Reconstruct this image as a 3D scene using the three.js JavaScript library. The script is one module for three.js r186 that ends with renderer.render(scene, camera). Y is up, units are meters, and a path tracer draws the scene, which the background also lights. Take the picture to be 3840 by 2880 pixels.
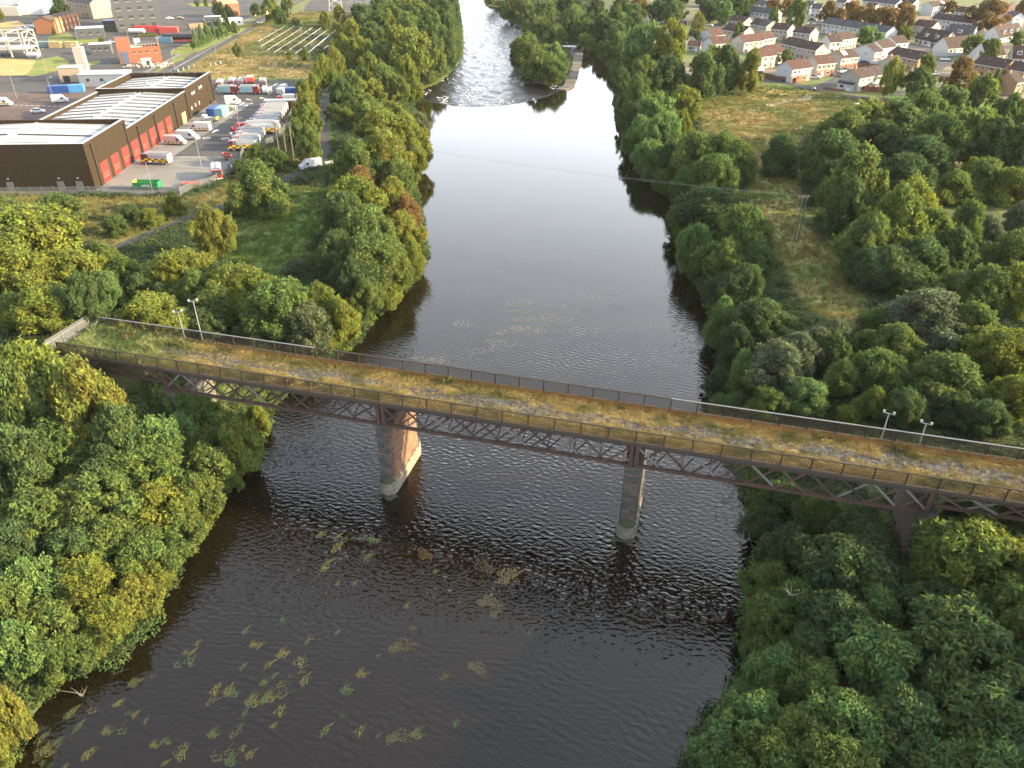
import * as THREE from 'three';
import { mergeGeometries } from 'three/addons/utils/BufferGeometryUtils.js';
import { RoundedBoxGeometry } from 'three/addons/geometries/RoundedBoxGeometry.js';
import { FontLoader } from 'three/addons/loaders/FontLoader.js';
import { TextGeometry } from 'three/addons/geometries/TextGeometry.js';

// ---------- camera, sky, sun, exposure ----------
const scene = new THREE.Scene();
const camera = new THREE.PerspectiveCamera(53.5, 4 / 3, 0.5, 9000);
camera.position.set(0, 63.5, 0);
camera.rotation.set(THREE.MathUtils.degToRad(-32), 0, 0);
scene.add(camera);
const renderer = new THREE.WebGLRenderer({ antialias: true });
renderer.toneMapping = THREE.LinearToneMapping;
renderer.toneMappingExposure = 4.2;
renderer.shadowMap.enabled = true;
const SUN_AZ = THREE.MathUtils.degToRad(15), SUN_EL = THREE.MathUtils.degToRad(17);
const sunDir = new THREE.Vector3(Math.cos(SUN_AZ) * Math.cos(SUN_EL), Math.sin(SUN_EL), -Math.sin(SUN_AZ) * Math.cos(SUN_EL));
const sun = new THREE.DirectionalLight(new THREE.Color().setRGB(1, 0.77, 0.42), 5);
sun.position.copy(sunDir).multiplyScalar(600); sun.target.position.set(0, 0, -200);
sun.castShadow = true; sun.shadow.radius = 1.5;
Object.assign(sun.shadow.camera, { left: -500, right: 500, top: 400, bottom: -400, near: 1, far: 1600 });
sun.shadow.mapSize.set(4096, 4096);
scene.add(sun, sun.target);
{ // evening sky: pale near the horizon, blue-grey above, a wide warm glow round the sun
  const w = 512, h = 256, d = new Float32Array(w * h * 4), v = new THREE.Vector3();
  for (let j = 0; j < h; j++) for (let i = 0; i < w; i++) {
    const el = ((j + 0.5) / h - 0.5) * Math.PI, az = ((i + 0.5) / w - 0.5) * 2 * Math.PI;
    v.set(Math.cos(el) * Math.cos(az), Math.sin(el), Math.cos(el) * Math.sin(az));
    const s = Math.max(0, Math.sin(el)), g = Math.acos(Math.min(1, v.dot(sunDir)));
    const k = Math.exp(-s * 2.45), side = 0.32 + 0.68 * Math.pow(0.5 + 0.5 * Math.cos(g), 1.0);
    const glow = 1.8 * Math.exp(-g / 0.42);
    const L = [0.08 + 1.68 * k, 0.14 + 1.74 * k, 0.25 + 1.77 * k], o = (j * w + i) * 4;
    d[o] = L[0] * side + glow * 1.0; d[o + 1] = L[1] * side + glow * 0.85; d[o + 2] = L[2] * side + glow * 0.6; d[o + 3] = 1;
  }
  const t = new THREE.DataTexture(d, w, h, THREE.RGBAFormat, THREE.FloatType);
  t.mapping = THREE.EquirectangularReflectionMapping; t.minFilter = t.magFilter = THREE.LinearFilter; t.needsUpdate = true;
  scene.background = t; scene.environment = t;
}
scene.fog = new THREE.FogExp2(new THREE.Color().setRGB(0.92, 0.93, 0.95), 0.00003);

// ---------- helpers ----------
const G = 5;
let seed = 20240611;
const rnd = () => { seed = (seed + 0x6D2B79F5) | 0; let t = Math.imul(seed ^ (seed >>> 15), 1 | seed); t = (t + Math.imul(t ^ (t >>> 7), 61 | t)) ^ t; return ((t ^ (t >>> 14)) >>> 0) / 4294967296; };
const rr = (a, b) => a + (b - a) * rnd();
const pick = a => a[Math.floor(rnd() * a.length)];
const ss = (a, b, x) => { const t = Math.min(1, Math.max(0, (x - a) / (b - a))); return t * t * (3 - 2 * t); };
const hash = (x, y) => { let n = Math.imul(x, 374761393) + Math.imul(y, 668265263) | 0; n = Math.imul(n ^ (n >>> 13), 1274126177); return ((n ^ (n >>> 16)) >>> 0) / 4294967296; };
const vnoise = (x, y) => { const i = Math.floor(x), j = Math.floor(y), u = x - i, v = y - j, a = u * u * (3 - 2 * u), b = v * v * (3 - 2 * v); return (hash(i, j) * (1 - a) + hash(i + 1, j) * a) * (1 - b) + (hash(i, j + 1) * (1 - a) + hash(i + 1, j + 1) * a) * b; };
const fbm = (x, y, n = 4) => { let s = 0, a = 0.5; for (let k = 0; k < n; k++) { s += a * vnoise(x, y); x = x * 2.03 + 17.1; y = y * 2.03 + 5.3; a *= 0.5; } return s; };
const tnoise = (x, y, p) => { const i = Math.floor(x), j = Math.floor(y), u = x - i, v = y - j, a = u * u * (3 - 2 * u), b = v * v * (3 - 2 * v), m = q => ((q % p) + p) % p; return (hash(m(i), m(j)) * (1 - a) + hash(m(i + 1), m(j)) * a) * (1 - b) + (hash(m(i), m(j + 1)) * (1 - a) + hash(m(i + 1), m(j + 1)) * a) * b; };
const used = {};
const numbered = n => { const k = used[n] = (used[n] ?? -1) + 1; return k ? `${n}_${String(k).padStart(3, '0')}` : n; };
const col = (r, g, b) => new THREE.Color().setRGB(r, g, b);
const mat = (r, g, b, rough = 0.9, o = {}) => rough >= 0.8 ? new THREE.MeshPhysicalMaterial({ color: col(r, g, b), roughness: rough, specularIntensity: 0.3, ...o }) : new THREE.MeshStandardMaterial({ color: col(r, g, b), roughness: rough, ...o });
function mesh(name, geo, m, parent, x = 0, y = 0, z = 0, ry = 0) {
  const o = new THREE.Mesh(geo, m); o.name = parent === scene ? numbered(name) : name; o.position.set(x, y, z); o.rotation.y = ry;
  o.castShadow = o.receiveShadow = true; parent.add(o); return o;
}
function group(name, parent, x = 0, y = 0, z = 0, ry = 0) { const o = new THREE.Group(); o.name = parent === scene ? numbered(name) : name; o.position.set(x, y, z); o.rotation.y = ry; parent.add(o); return o; }
function tag(o, label, category, grp) { o.userData.label = label; o.userData.category = category; if (grp) o.userData.group = grp; return o; }
function thing(name, label, category, x, y, z, ry = 0, grp) { return tag(group(name, scene, x, y, z, ry), label, category, grp); }
function structure(o) { o.userData.kind = 'structure'; return o; }
const boxes = {};
function B(w, h, d) { const k = `${w.toFixed(3)},${h.toFixed(3)},${d.toFixed(3)}`; return boxes[k] ??= new THREE.BoxGeometry(w, h, d); }
// a box geometry placed in its own axes, for merging
function bx(w, h, d, x = 0, y = 0, z = 0, ry = 0, rz = 0) { const g = new THREE.BoxGeometry(w, h, d); if (rz) g.rotateZ(rz); if (ry) g.rotateY(ry); return g.translate(x, y, z); }
function cyl(r0, r1, h, x = 0, y = 0, z = 0, n = 8) { return new THREE.CylinderGeometry(r1, r0, h, n).translate(x, y + h / 2, z); }
function bar(a, b, w, d = w) { // box bar between two points
  const A = new THREE.Vector3(...a), Bv = new THREE.Vector3(...b), l = A.distanceTo(Bv), g = new THREE.BoxGeometry(w, l, d);
  const q = new THREE.Quaternion().setFromUnitVectors(new THREE.Vector3(0, 1, 0), Bv.clone().sub(A).normalize());
  return g.applyQuaternion(q).translate((A.x + Bv.x) / 2, (A.y + Bv.y) / 2, (A.z + Bv.z) / 2);
}
function join(list) { return mergeGeometries(list.map(g => { const n = g.index ? g.toNonIndexed() : g.clone(); for (const k of Object.keys(n.attributes)) if (k !== 'position' && k !== 'normal' && k !== 'uv') n.deleteAttribute(k); if (!n.attributes.uv) n.setAttribute('uv', new THREE.BufferAttribute(new Float32Array(n.attributes.position.count * 2), 2)); return n; })); }
function prism(pts, depth, bevel = 0) { const s = new THREE.Shape(pts.map(p => new THREE.Vector2(...p))); return new THREE.ExtrudeGeometry(s, { depth, bevelEnabled: bevel > 0, bevelSize: bevel, bevelThickness: bevel, bevelSegments: 1 }); }
function sheetGeo(poly, y, hole) { // flat polygon in the ground plane, uv in metres
  const s = new THREE.Shape(poly.map(p => new THREE.Vector2(p[0], -p[1])));
  if (hole) s.holes.push(new THREE.Path(hole.map(p => new THREE.Vector2(p[0], -p[1]))));
  const g = new THREE.ShapeGeometry(s); g.rotateX(-Math.PI / 2); g.translate(0, y, 0); return g;
}
function ribbon(line, w, y) { // flat strip along a polyline
  const pos = [], uv = [], idx = []; let L = 0;
  const c = new THREE.CatmullRomCurve3(line.map(p => new THREE.Vector3(p[0], 0, p[1]))), n = line.length * 6;
  for (let i = 0; i <= n; i++) { const p = c.getPoint(i / n), t = c.getTangent(i / n); const nx = -t.z, nz = t.x; pos.push(p.x + nx * w / 2, y, p.z + nz * w / 2, p.x - nx * w / 2, y, p.z - nz * w / 2); uv.push(0, L, w, L); L += c.getLength() / n; if (i < n) idx.push(2 * i, 2 * i + 2, 2 * i + 1, 2 * i + 1, 2 * i + 2, 2 * i + 3); }
  const g = new THREE.BufferGeometry(); g.setAttribute('position', new THREE.Float32BufferAttribute(pos, 3)); g.setAttribute('uv', new THREE.Float32BufferAttribute(uv, 2)); g.setIndex(idx); g.computeVertexNormals();
  if (g.attributes.normal.getY(0) < 0) { for (let i = 0; i < idx.length; i += 3) { const t = idx[i]; idx[i] = idx[i + 1]; idx[i + 1] = t; } g.setIndex(idx); g.computeVertexNormals(); }
  return g;
}
const lin2s = c => c <= 0.0031308 ? c * 12.92 : 1.055 * Math.pow(c, 1 / 2.4) - 0.055;
function colourTex(n, m, f, rep = 1) { // f(u,v) -> linear rgb
  const d = new Uint8Array(n * m * 4);
  for (let j = 0; j < m; j++) for (let i = 0; i < n; i++) { const c = f(i / n, j / m), o = (j * n + i) * 4; for (let k = 0; k < 3; k++) d[o + k] = Math.max(0, Math.min(255, 255 * lin2s(Math.max(0, c[k])))); d[o + 3] = 255; }
  const t = new THREE.DataTexture(d, n, m); t.colorSpace = THREE.SRGBColorSpace; t.magFilter = THREE.LinearFilter; t.minFilter = THREE.LinearMipmapLinearFilter; t.wrapS = t.wrapT = THREE.RepeatWrapping; t.repeat.set(rep, rep); t.needsUpdate = true; return t;
}
function greyTex(n, f, rep = 1) { // f(u,v) -> 0..1, data
  const d = new Uint8Array(n * n * 4);
  for (let j = 0; j < n; j++) for (let i = 0; i < n; i++) { const c = Math.max(0, Math.min(255, 255 * f(i / n, j / n))), o = (j * n + i) * 4; d[o] = d[o + 1] = d[o + 2] = c; d[o + 3] = 255; }
  const t = new THREE.DataTexture(d, n, n); t.magFilter = THREE.LinearFilter; t.minFilter = THREE.LinearMipmapLinearFilter; t.wrapS = t.wrapT = THREE.RepeatWrapping; t.repeat.set(rep, rep); t.needsUpdate = true; return t;
}
function tfbm(u, v, p, n = 4) { let s = 0, a = 0.5; for (let k = 0; k < n; k++) { s += a * tnoise(u * p, v * p, p); p *= 2; a *= 0.5; } return s; }
function segDist(px, pz, a, b) { const dx = b[0] - a[0], dz = b[1] - a[1]; let t = ((px - a[0]) * dx + (pz - a[1]) * dz) / Math.max(1e-9, dx * dx + dz * dz); t = Math.min(1, Math.max(0, t)); return Math.hypot(px - a[0] - t * dx, pz - a[1] - t * dz); }
function sdf(poly, x, z) { let d = 1e9, ins = false; for (let i = 0, n = poly.length; i < n; i++) { const a = poly[i], b = poly[(i + 1) % n]; d = Math.min(d, segDist(x, z, a, b)); if ((a[1] > z) !== (b[1] > z) && x < (b[0] - a[0]) * (z - a[1]) / (b[1] - a[1]) + a[0]) ins = !ins; } return ins ? -d : d; }
const inside = (poly, x, z) => { let ins = false; for (let i = 0, n = poly.length; i < n; i++) { const a = poly[i], b = poly[(i + 1) % n]; if ((a[1] > z) !== (b[1] > z) && x < (b[0] - a[0]) * (z - a[1]) / (b[1] - a[1]) + a[0]) ins = !ins; } return ins; };
const bounds = poly => { const xs = poly.map(p => p[0]), zs = poly.map(p => p[1]); return [Math.min(...xs), Math.max(...xs), Math.min(...zs), Math.max(...zs)]; };
const M4 = new THREE.Matrix4(), Q4 = new THREE.Quaternion(), V3 = (x, y, z) => new THREE.Vector3(x, y, z), E3 = new THREE.Euler();
function scatter(name, geo, m, items, parent = scene) { // items: [x,y,z,ry,s,colour,sy]
  const o = new THREE.InstancedMesh(geo, m, items.length); o.name = parent === scene ? numbered(name) : name; o.castShadow = o.receiveShadow = true;
  items.forEach((it, i) => { M4.compose(V3(it[0], it[1], it[2]), Q4.setFromEuler(E3.set(0, it[3], 0)), V3(it[4], it[6] ?? it[4], it[4])); o.setMatrixAt(i, M4); if (it[5]) o.setColorAt(i, it[5]); });
  o.userData.kind = 'stuff'; parent.add(o); return o;
}
const RIVER_L = [[-49.9,20.0],[-46.9,-10.0],[-43.87,-38.53],[-44.63,-42.94],[-43.89,-47.39],[-39.23,-50.08],[-37.37,-53.53],[-37.88,-59.92],[-37.34,-70.5],[-37.03,-78.57],[-36.0,-87.91],[-35.91,-95.01],[-31.6,-107.27],[-27.55,-114.27],[-24.16,-129.51],[-19.63,-139.97],[-18.45,-151.8],[-21.72,-174.37],[-26.48,-202.96],[-28.46,-227.5],[-27.66,-240.38],[-31.4,-270.24],[-36.86,-295.25],[-40.59,-317.47],[-39.77,-334.01],[-32.61,-352.14],[-27.78,-386.63],[-27.01,-430.8],[-32.5,-521.68],[-45.29,-691.07],[-60.44,-875.08],[-70.44,-995.08],[-120.44,-1275.08]];
const RIVER_R = [[20.8,20.0],[17.8,-10.0],[14.77,-38.53],[17.72,-42.94],[21.69,-46.87],[23.47,-51.2],[24.78,-55.36],[29.1,-65.7],[29.96,-73.06],[29.83,-79.54],[29.36,-86.8],[29.53,-95.01],[33.76,-105.79],[36.25,-121.98],[37.5,-133.54],[35.58,-146.89],[38.03,-168.24],[41.59,-187.77],[38.12,-207.08],[38.19,-235.08],[36.71,-257.56],[38.66,-291.43],[44.77,-343.87],[46.51,-389.15],[45.0,-433.87],[40.12,-458.21],[22.18,-470.44],[12.35,-500.8],[1.33,-556.21],[-10.51,-624.28],[-20.99,-691.07],[-31.01,-875.08],[-41.010000000000005,-995.08],[-91.01,-1275.08]];
const ISLAND = [[-1.84,-407.63],[2.95,-369.81],[10.84,-350.04],[20.77,-347.96],[27.85,-369.81],[31.74,-413.2],[26.41,-453.14],[11.41,-463.38],[0.5,-449.82]];
const WEIR = [[-44.75,-328.33],[-39.3,-318.35],[-34.47,-310.59],[-29.54,-305.59],[-21.13,-299.15],[-13.21,-297.58],[-4.55,-299.94],[4.27,-305.59],[13.59,-316.6],[20.1,-328.33],[23.61,-335.94],[27.16,-359.68],[30.94,-389.15],[33.82,-416.04],[37.08,-446.54],[38.35,-456.51],[50.29,-463.38]];
const PATH = [[-81.12,-144.38],[-76.49,-154.72],[-72.38,-162.4],[-67.62,-169.76],[-63.79,-178.37],[-58.88,-189.24],[-55.39,-199.19],[-52.54,-207.35],[-53.2,-218.99],[-57.01,-237.28],[-62.24,-261.69],[-69.01,-294.92],[-72.83,-316.79],[-75.74,-336.49]];
const ST = [-101.8,-183.31,-106.37,-284.97];
const TREES = [
[-60.1,-80.9,9.75,4.31,8.78,"b","y","NL"],[-56.3,-80.0,7.53,4.61,8.93,"b","y","NL"],[-60.3,-77.0,7.17,3.07,11.32,"b","m","NL"],[-52.0,-77.8,4.11,4.26,13.45,"b","o","NL"],[-47.5,-74.3,3.61,3.07,10.08,"b","m","NL"],[-45.2,-84.9,3.49,3.08,8.76,"t","l","NL"],
[-44.2,-76.0,3.26,3.55,7.16,"b","l","NL"],[-35.0,-79.3,0.1,2.86,8.59,"b","y","NL"],[-38.4,-75.6,0.37,3.78,6.37,"b","m","NL"],[-44.6,-71.9,3.33,4.15,6.37,"b","m","NL"],[-54.5,-73.1,4.38,4.7,7.83,"b","m","NL"],[-56.2,-68.8,4.54,3.69,9.76,"b","d","NL"],
[-47.1,-65.6,3.54,4.42,6.58,"b","m","NL"],[-41.3,-66.8,1.61,3.99,6.33,"b","y","NL"],[-37.7,-70.0,0.16,2.49,6.47,"b","y","NL"],[-51.9,-63.1,4.02,4.05,6.0,"b","m","NL"],[-37.7,-65.1,0.15,2.54,5.26,"b","y","NL"],[-46.9,-59.2,3.51,3.43,4.84,"s","m","NL"],
[-40.6,-60.7,1.05,3.53,5.56,"b","m","NL"],[-47.9,-53.3,3.3,2.75,6.1,"b","l","NL"],[-43.8,-55.2,3.0,3.3,4.99,"w","o","NL"],[-39.5,-55.6,0.65,2.65,4.27,"w","o","NL"],[-40.8,-52.2,0.81,3.01,4.75,"w","o","NL"],[-45.4,-50.7,1.54,3.16,5.14,"b","m","NL"],
[-46.7,-47.5,1.06,2.17,6.45,"b","l","NL"],[-43.9,-49.1,0.45,2.7,4.12,"s","m","NL"],[-41.8,-50.1,0.38,2.05,3.26,"s","y","NL"],[-44.4,-41.3,0.15,1.62,6.56,"w","o","NL"],[-44.2,-37.9,0.16,1.76,4.58,"w","o","NL"],[-43.8,-61.4,2.87,3.02,4.81,"b","m","NL"],
[-52.1,-58.0,3.93,2.88,6.39,"b","d","NL"],[-38.4,-82.0,0.53,3.07,6.81,"b","m","NL"],[-36.3,-76.0,0.1,1.65,3.73,"s","y","NL"],[-47.1,-70.5,3.57,3.81,6.66,"b","d","NL"],[-48.7,-50.5,2.71,2.22,6.5,"b","m","NL"],[-36.2,-89.1,0.16,1.71,4.22,"s","y","NL"],
[-38.9,-59.1,0.31,2.26,3.82,"w","y","NL"],[-37.5,-70.2,0.15,1.57,3.2,"s","y","NL"],[-64.7,-83.1,10.32,2.64,6.66,"b","y","NL"],[-53.8,-81.9,6.84,2.49,6.05,"b","y","NL"],[-49.4,-82.3,3.86,3.03,5.81,"b","m","NL"],[-42.4,-84.0,2.84,2.47,5.5,"b","m","NL"],
[-42.9,-80.5,2.91,2.7,5.87,"t","l","NL"],[-45.1,-88.4,3.51,1.79,5.66,"t","l","NL"],[-42.3,-85.7,2.87,2.26,5.02,"b","m","NL"],[-87.3,-130.2,5.0,10.02,13.83,"b","y","UL"],[-76.5,-121.9,5.0,6.4,9.0,"b","y","UL"],[-82.5,-117.5,5.0,6.19,10.99,"b","y","UL"],
[-59.3,-95.9,13.3,3.2,8.29,"i","m","UL"],[-64.4,-95.1,13.3,4.48,6.52,"b","y","UL"],[-68.7,-117.8,5.0,3.29,6.9,"b","l","UL"],[-52.9,-99.2,10.66,4.84,5.95,"s","y","UL"],[-69.2,-125.3,5.0,3.29,6.25,"b","m","UL"],[-58.9,-125.9,5.0,5.77,7.66,"w","o","UL"],
[-53.5,-118.1,4.97,3.77,6.7,"b","y","UL"],[-46.0,-118.4,4.47,5.89,8.12,"b","y","UL"],[-48.6,-113.8,4.49,4.21,6.61,"b","m","UL"],[-38.1,-111.8,3.43,6.02,9.59,"b","m","UL"],[-33.5,-109.9,1.16,4.14,8.56,"b","g","UL"],[-28.9,-114.4,0.35,3.27,8.12,"b","y","UL"],
[-56.3,-165.7,5.0,6.34,12.03,"s","m","UL"],[-58.1,-140.4,5.0,4.02,10.7,"i","o","UL"],[-83.8,-161.9,5.0,2.24,3.65,"s","m","UL"],[-78.3,-158.1,5.0,2.79,3.86,"s","y","UL"],[-83.0,-153.3,5.0,2.72,4.22,"s","m","UL"],[-75.7,-166.0,5.0,2.48,5.07,"s","y","UL"],
[-75.2,-131.3,5.0,3.41,6.5,"b","m","UL"],[-97.3,-159.2,5.0,4.98,6.64,"b","y","UL"],[-103.6,-151.3,5.0,5.72,8.0,"b","y","UL"],[-64.6,-120.7,5.0,2.8,5.18,"b","d","UL"],[-59.2,-117.2,5.0,2.74,5.05,"b","d","UL"],[-70.4,-95.6,13.3,3.23,4.77,"b","m","UL"],
[-32.8,-117.7,2.81,3.16,7.02,"b","y","UL"],[-40.9,-110.2,3.57,3.75,6.22,"b","d","UL"],[-61.0,-199.1,5.0,3.86,5.74,"s","m","UL"],[-67.4,-203.1,5.0,3.18,5.96,"s","y","UL"],[-69.4,-194.7,5.0,2.84,4.22,"s","m","UL"],[-52.0,-187.8,5.0,1.84,2.26,"s","g","UL"],
[-40.8,-134.0,4.38,2.63,3.22,"s","g","UL"],[-50.9,-123.5,4.99,3.25,6.16,"b","m","UL"],[-49.3,-108.3,4.35,3.7,5.0,"b","d","UL"],[-31.2,-111.2,0.49,2.77,3.83,"b","y","UL"],[-53.0,-110.3,4.78,2.7,3.89,"b","d","UL"],[-32.9,-156.7,3.95,6.46,11.91,"b","y","LR"],
[-26.7,-166.5,2.9,4.76,10.14,"w","o","LR"],[-28.7,-142.7,3.53,5.63,11.13,"b","y","LR"],[-22.9,-150.1,1.93,4.02,8.92,"b","o","LR"],[-26.7,-134.0,1.81,6.27,10.23,"b","y","LR"],[-22.8,-133.4,0.16,4.54,9.62,"b","y","LR"],[-33.9,-147.9,4.12,4.29,11.83,"b","m","LR"],
[-20.3,-143.7,0.3,2.98,7.71,"w","y","LR"],[-24.0,-128.5,0.1,3.42,5.7,"b","o","LR"],[-38.3,-189.2,3.99,6.66,11.55,"s","m","LR"],[-31.9,-194.8,3.13,6.11,13.02,"b","o","LR"],[-29.5,-219.0,0.54,6.01,13.97,"b","y","LR"],[-36.5,-218.9,3.49,9.1,12.14,"b","y","LR"],
[-27.6,-213.4,0.16,3.61,9.43,"w","y","LR"],[-29.1,-248.4,0.18,3.82,8.78,"w","g","LR"],[-35.2,-175.1,3.9,4.86,9.07,"w","r","LR"],[-32.8,-135.1,3.6,3.93,8.73,"b","m","LR"],[-29.1,-127.6,2.0,4.21,8.22,"b","d","LR"],[-28.4,-188.3,1.9,4.61,9.12,"b","y","LR"],
[-52.7,-248.5,4.95,3.8,5.86,"s","y","LR"],[-43.6,-242.4,4.18,5.7,9.31,"b","y","LR"],[-37.5,-249.6,3.48,5.12,8.98,"b","y","LR"],[-30.9,-114.8,1.28,3.12,6.07,"b","m","LR"],[-26.3,-124.3,0.27,3.16,7.47,"b","y","LR"],[-23.8,-164.1,1.48,3.61,8.02,"b","r","LR"],
[-53.5,-204.2,5.0,3.3,10.48,"b","m","UP"],[-58.9,-229.3,5.0,3.38,10.33,"b","y","UP"],[-63.2,-244.5,5.0,3.84,13.75,"i","o","UP"],[-61.0,-220.5,5.0,2.88,8.24,"b","m","UP"],[-67.3,-271.7,5.0,3.13,12.24,"i","o","UP"],[-68.4,-251.8,5.0,2.51,6.59,"b","m","UP"],
[-71.8,-272.2,5.0,2.83,9.39,"i","y","UP"],[-57.3,-288.0,4.81,5.63,9.79,"w","y","UP"],[-58.1,-273.3,5.0,4.74,10.08,"w","m","UP"],[-54.1,-310.5,4.06,5.84,12.97,"b","y","UP"],[-47.5,-300.4,3.56,6.55,10.89,"w","y","UP"],[-51.2,-263.5,4.72,5.06,8.38,"b","y","UP"],
[-41.9,-324.4,0.48,5.19,13.46,"w","y","UP"],[-40.8,-343.6,2.05,9.29,19,"b","y","UP"],[-50.0,-366.1,4.59,7.78,15.9,"b","o","UP"],[-53.3,-342.3,4.19,6.38,12.85,"b","m","UP"],[-69.6,-301.0,5.0,4.46,13.33,"i","o","UP"],[-69.3,-318.7,5.0,4.69,14.02,"i","o","UP"],
[-72.0,-351.8,5.0,5.54,13.5,"i","y","UP"],[-64.1,-349.4,5.0,6.49,12.53,"w","y","UP"],[-65.6,-384.1,5.0,7.07,14.26,"b","d","UP"],[-68.2,-431.6,5.0,7.87,14.81,"b","m","UP"],[-76.7,-398.3,5.0,6.21,13.79,"b","y","UP"],[-84.0,-403.8,5.0,4.04,12.3,"i","o","UP"],
[-62.2,-440.3,5.0,8.01,16.17,"b","y","UP"],[-52.2,-416.6,4.99,7.62,14.72,"w","y","UP"],[-54.7,-484.1,4.97,8.77,14.7,"b","y","UP"],[-39.3,-402.2,3.75,7.36,18.88,"b","m","UP"],[-39.3,-464.8,3.61,8.43,18.74,"b","d","UP"],[-32.1,-387.3,1.94,6.07,15.26,"w","m","UP"],
[-34.4,-363.2,1.32,6.14,15.03,"b","m","UP"],[-38.6,-519.5,2.98,7.1,17.69,"b","d","UP"],[-68.0,-526.9,5.0,9.51,12.7,"b","y","UP"],[-81.4,-519.9,5.0,9.39,12.54,"b","m","UP"],[-85.7,-477.9,5.0,7.36,12.81,"b","m","UP"],[-52.5,-546.4,4.47,9.84,13.12,"b","m","UP"],
[-32.3,-365.1,0.45,4.56,7.56,"s","l","UP"],[-36.5,-343.6,0.19,5.11,6.25,"s","m","UP"],[-106.5,-476.0,5.0,3.67,9.55,"i","y","UP"],[-41.6,-293.5,2.35,5.08,9.72,"b","y","UP"],[-49.1,-277.4,4.2,5.45,9.15,"b","y","UP"],[-37.4,-307.4,0.1,4.26,9.06,"w","y","UP"],
[-57.1,-255.8,5.0,3.59,5.4,"s","m","UP"],[-57.4,-307.6,4.48,4.22,8.58,"b","m","UP"],[-67.1,-300.4,5.0,2.75,8.48,"b","m","UP"],[-33.2,-440.7,2.67,4.89,13.56,"w","d","UP"],[-78.8,-542.6,5.0,8.89,11.85,"b","y","UP"],[6.2,-379.8,1.25,7.68,13.19,"b","m","IS"],
[12.4,-347.5,0.1,8.29,12.43,"w","m","IS"],[19.0,-357.1,1.26,6.86,12.84,"w","l","IS"],[16.7,-344.6,0.1,7.46,9.81,"w","m","IS"],[7.9,-412.9,1.3,5.54,10.22,"b","y","IS"],[22.3,-360.6,0.4,3.69,6.95,"w","l","IS"],[2.6,-387.9,0.13,4.38,8.02,"s","d","IS"],
[15.0,-385.6,1.3,5.65,8.22,"w","y","IS"],[11.6,-350.6,0.1,4.8,6.41,"s","m","IS"],[-3.2,-557.7,0.1,7,13,"b","m","FR"],[7.2,-544.9,1.46,7,13,"b","m","FR"],[20.5,-504.9,3.49,7,13,"b","m","FR"],[32.8,-471.6,3.22,7,13,"b","m","FR"],
[13.6,-490.9,0.1,7,10.96,"s","m","FR"],[23.5,-449.4,0.9,7,10.11,"s","m","FR"],[40.3,-457.6,0.15,7,13,"b","m","FR"],[48.6,-444.7,2.67,7,13,"b","d","FR"],[52.1,-408.0,2.95,7,13,"b","d","FR"],[65.4,-441.7,4.81,6.35,13,"b","d","FR"],
[50.9,-504.8,5.0,7,13,"b","d","FR"],[66.3,-517.4,5.0,7,13,"b","d","FR"],[77.9,-519.7,5.0,7,12.58,"b","r","FR"],[86.1,-500.0,5.0,7,13,"b","d","FR"],[96.2,-495.2,5.0,7,13,"b","d","FR"],[98.4,-442.8,5.0,4.65,13,"i","o","FR"],
[120.1,-504.8,5.0,7,13,"b","m","FR"],[139.9,-517.4,5.0,7,13,"b","m","FR"],[38.8,-429.6,0.1,6.73,8.71,"s","m","FR"],[46.3,-400.7,0.16,5.86,9.13,"s","m","FR"],[-13.9,-623.7,0.1,6.12,8.16,"b","m","FR"],[36.8,-544.3,5.0,7,13,"b","d","FR"],
[99.2,-544.3,5.0,7,13,"b","d","FR"],[90.6,-416.6,5.0,2.79,7.24,"b","d","FR"],[152.8,-587.5,5.0,6.39,11.34,"b","l","FR"],[7.3,-555.9,2.76,6.99,12.12,"b","m","FR"],[13.0,-631.3,4.97,7,12.1,"b","m","FR"],[157.1,-564.1,5.0,5.23,11.62,"b","m","FR"],
[63.9,-423.1,4.52,3.99,12.05,"b","m","FR"],[38.2,-512.1,5.0,4.78,9.35,"b","m","FR"],[120.1,-601.1,5.0,6.2,12.32,"b","d","FR"],[19.4,-496.7,2.6,4.65,10.34,"b","m","FR"],[50.5,-466.3,3.9,5.15,10.29,"b","m","FR"],[52.5,-423.6,3.3,5.18,12.57,"b","m","FR"],
[44.2,-476.2,4.37,6.31,8.67,"b","d","FR"],[152.4,-618.8,5.0,7,11.19,"b","d","FR"],[71.4,-506.1,5.0,4.72,10.49,"b","l","FR"],[37.9,-484.1,4.59,6.14,8.82,"b","l","FR"],[72.0,-487.0,5.0,4.82,11.91,"b","d","FR"],[59.0,-476.9,5.0,4.2,13,"b","m","FR"],
[116.0,-502.4,5.0,4.68,13,"b","l","FR"],[133.8,-594.4,5.0,6.46,10.74,"b","d","FR"],[35.0,-478.0,3.94,6.84,13,"b","l","FR"],[58.0,-469.9,4.8,5.96,10.91,"b","d","FR"],[51.8,-397.2,2.65,3.56,10.92,"b","l","FR"],[70.3,-512.7,5.0,4.5,10.63,"b","l","FR"],
[124.2,-492.8,5.0,6.49,13,"b","l","FR"],[43.4,-453.8,0.8,4.54,10.65,"b","d","FR"],[55.5,-423.6,3.6,4.48,8.9,"b","d","FR"],[114.7,-498.8,5.0,6.02,12.76,"b","d","FR"],[64.9,-452.2,4.92,4.25,12.24,"b","d","FR"],[40.8,-591.2,5.0,7,12.83,"b","l","FR"],
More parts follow.
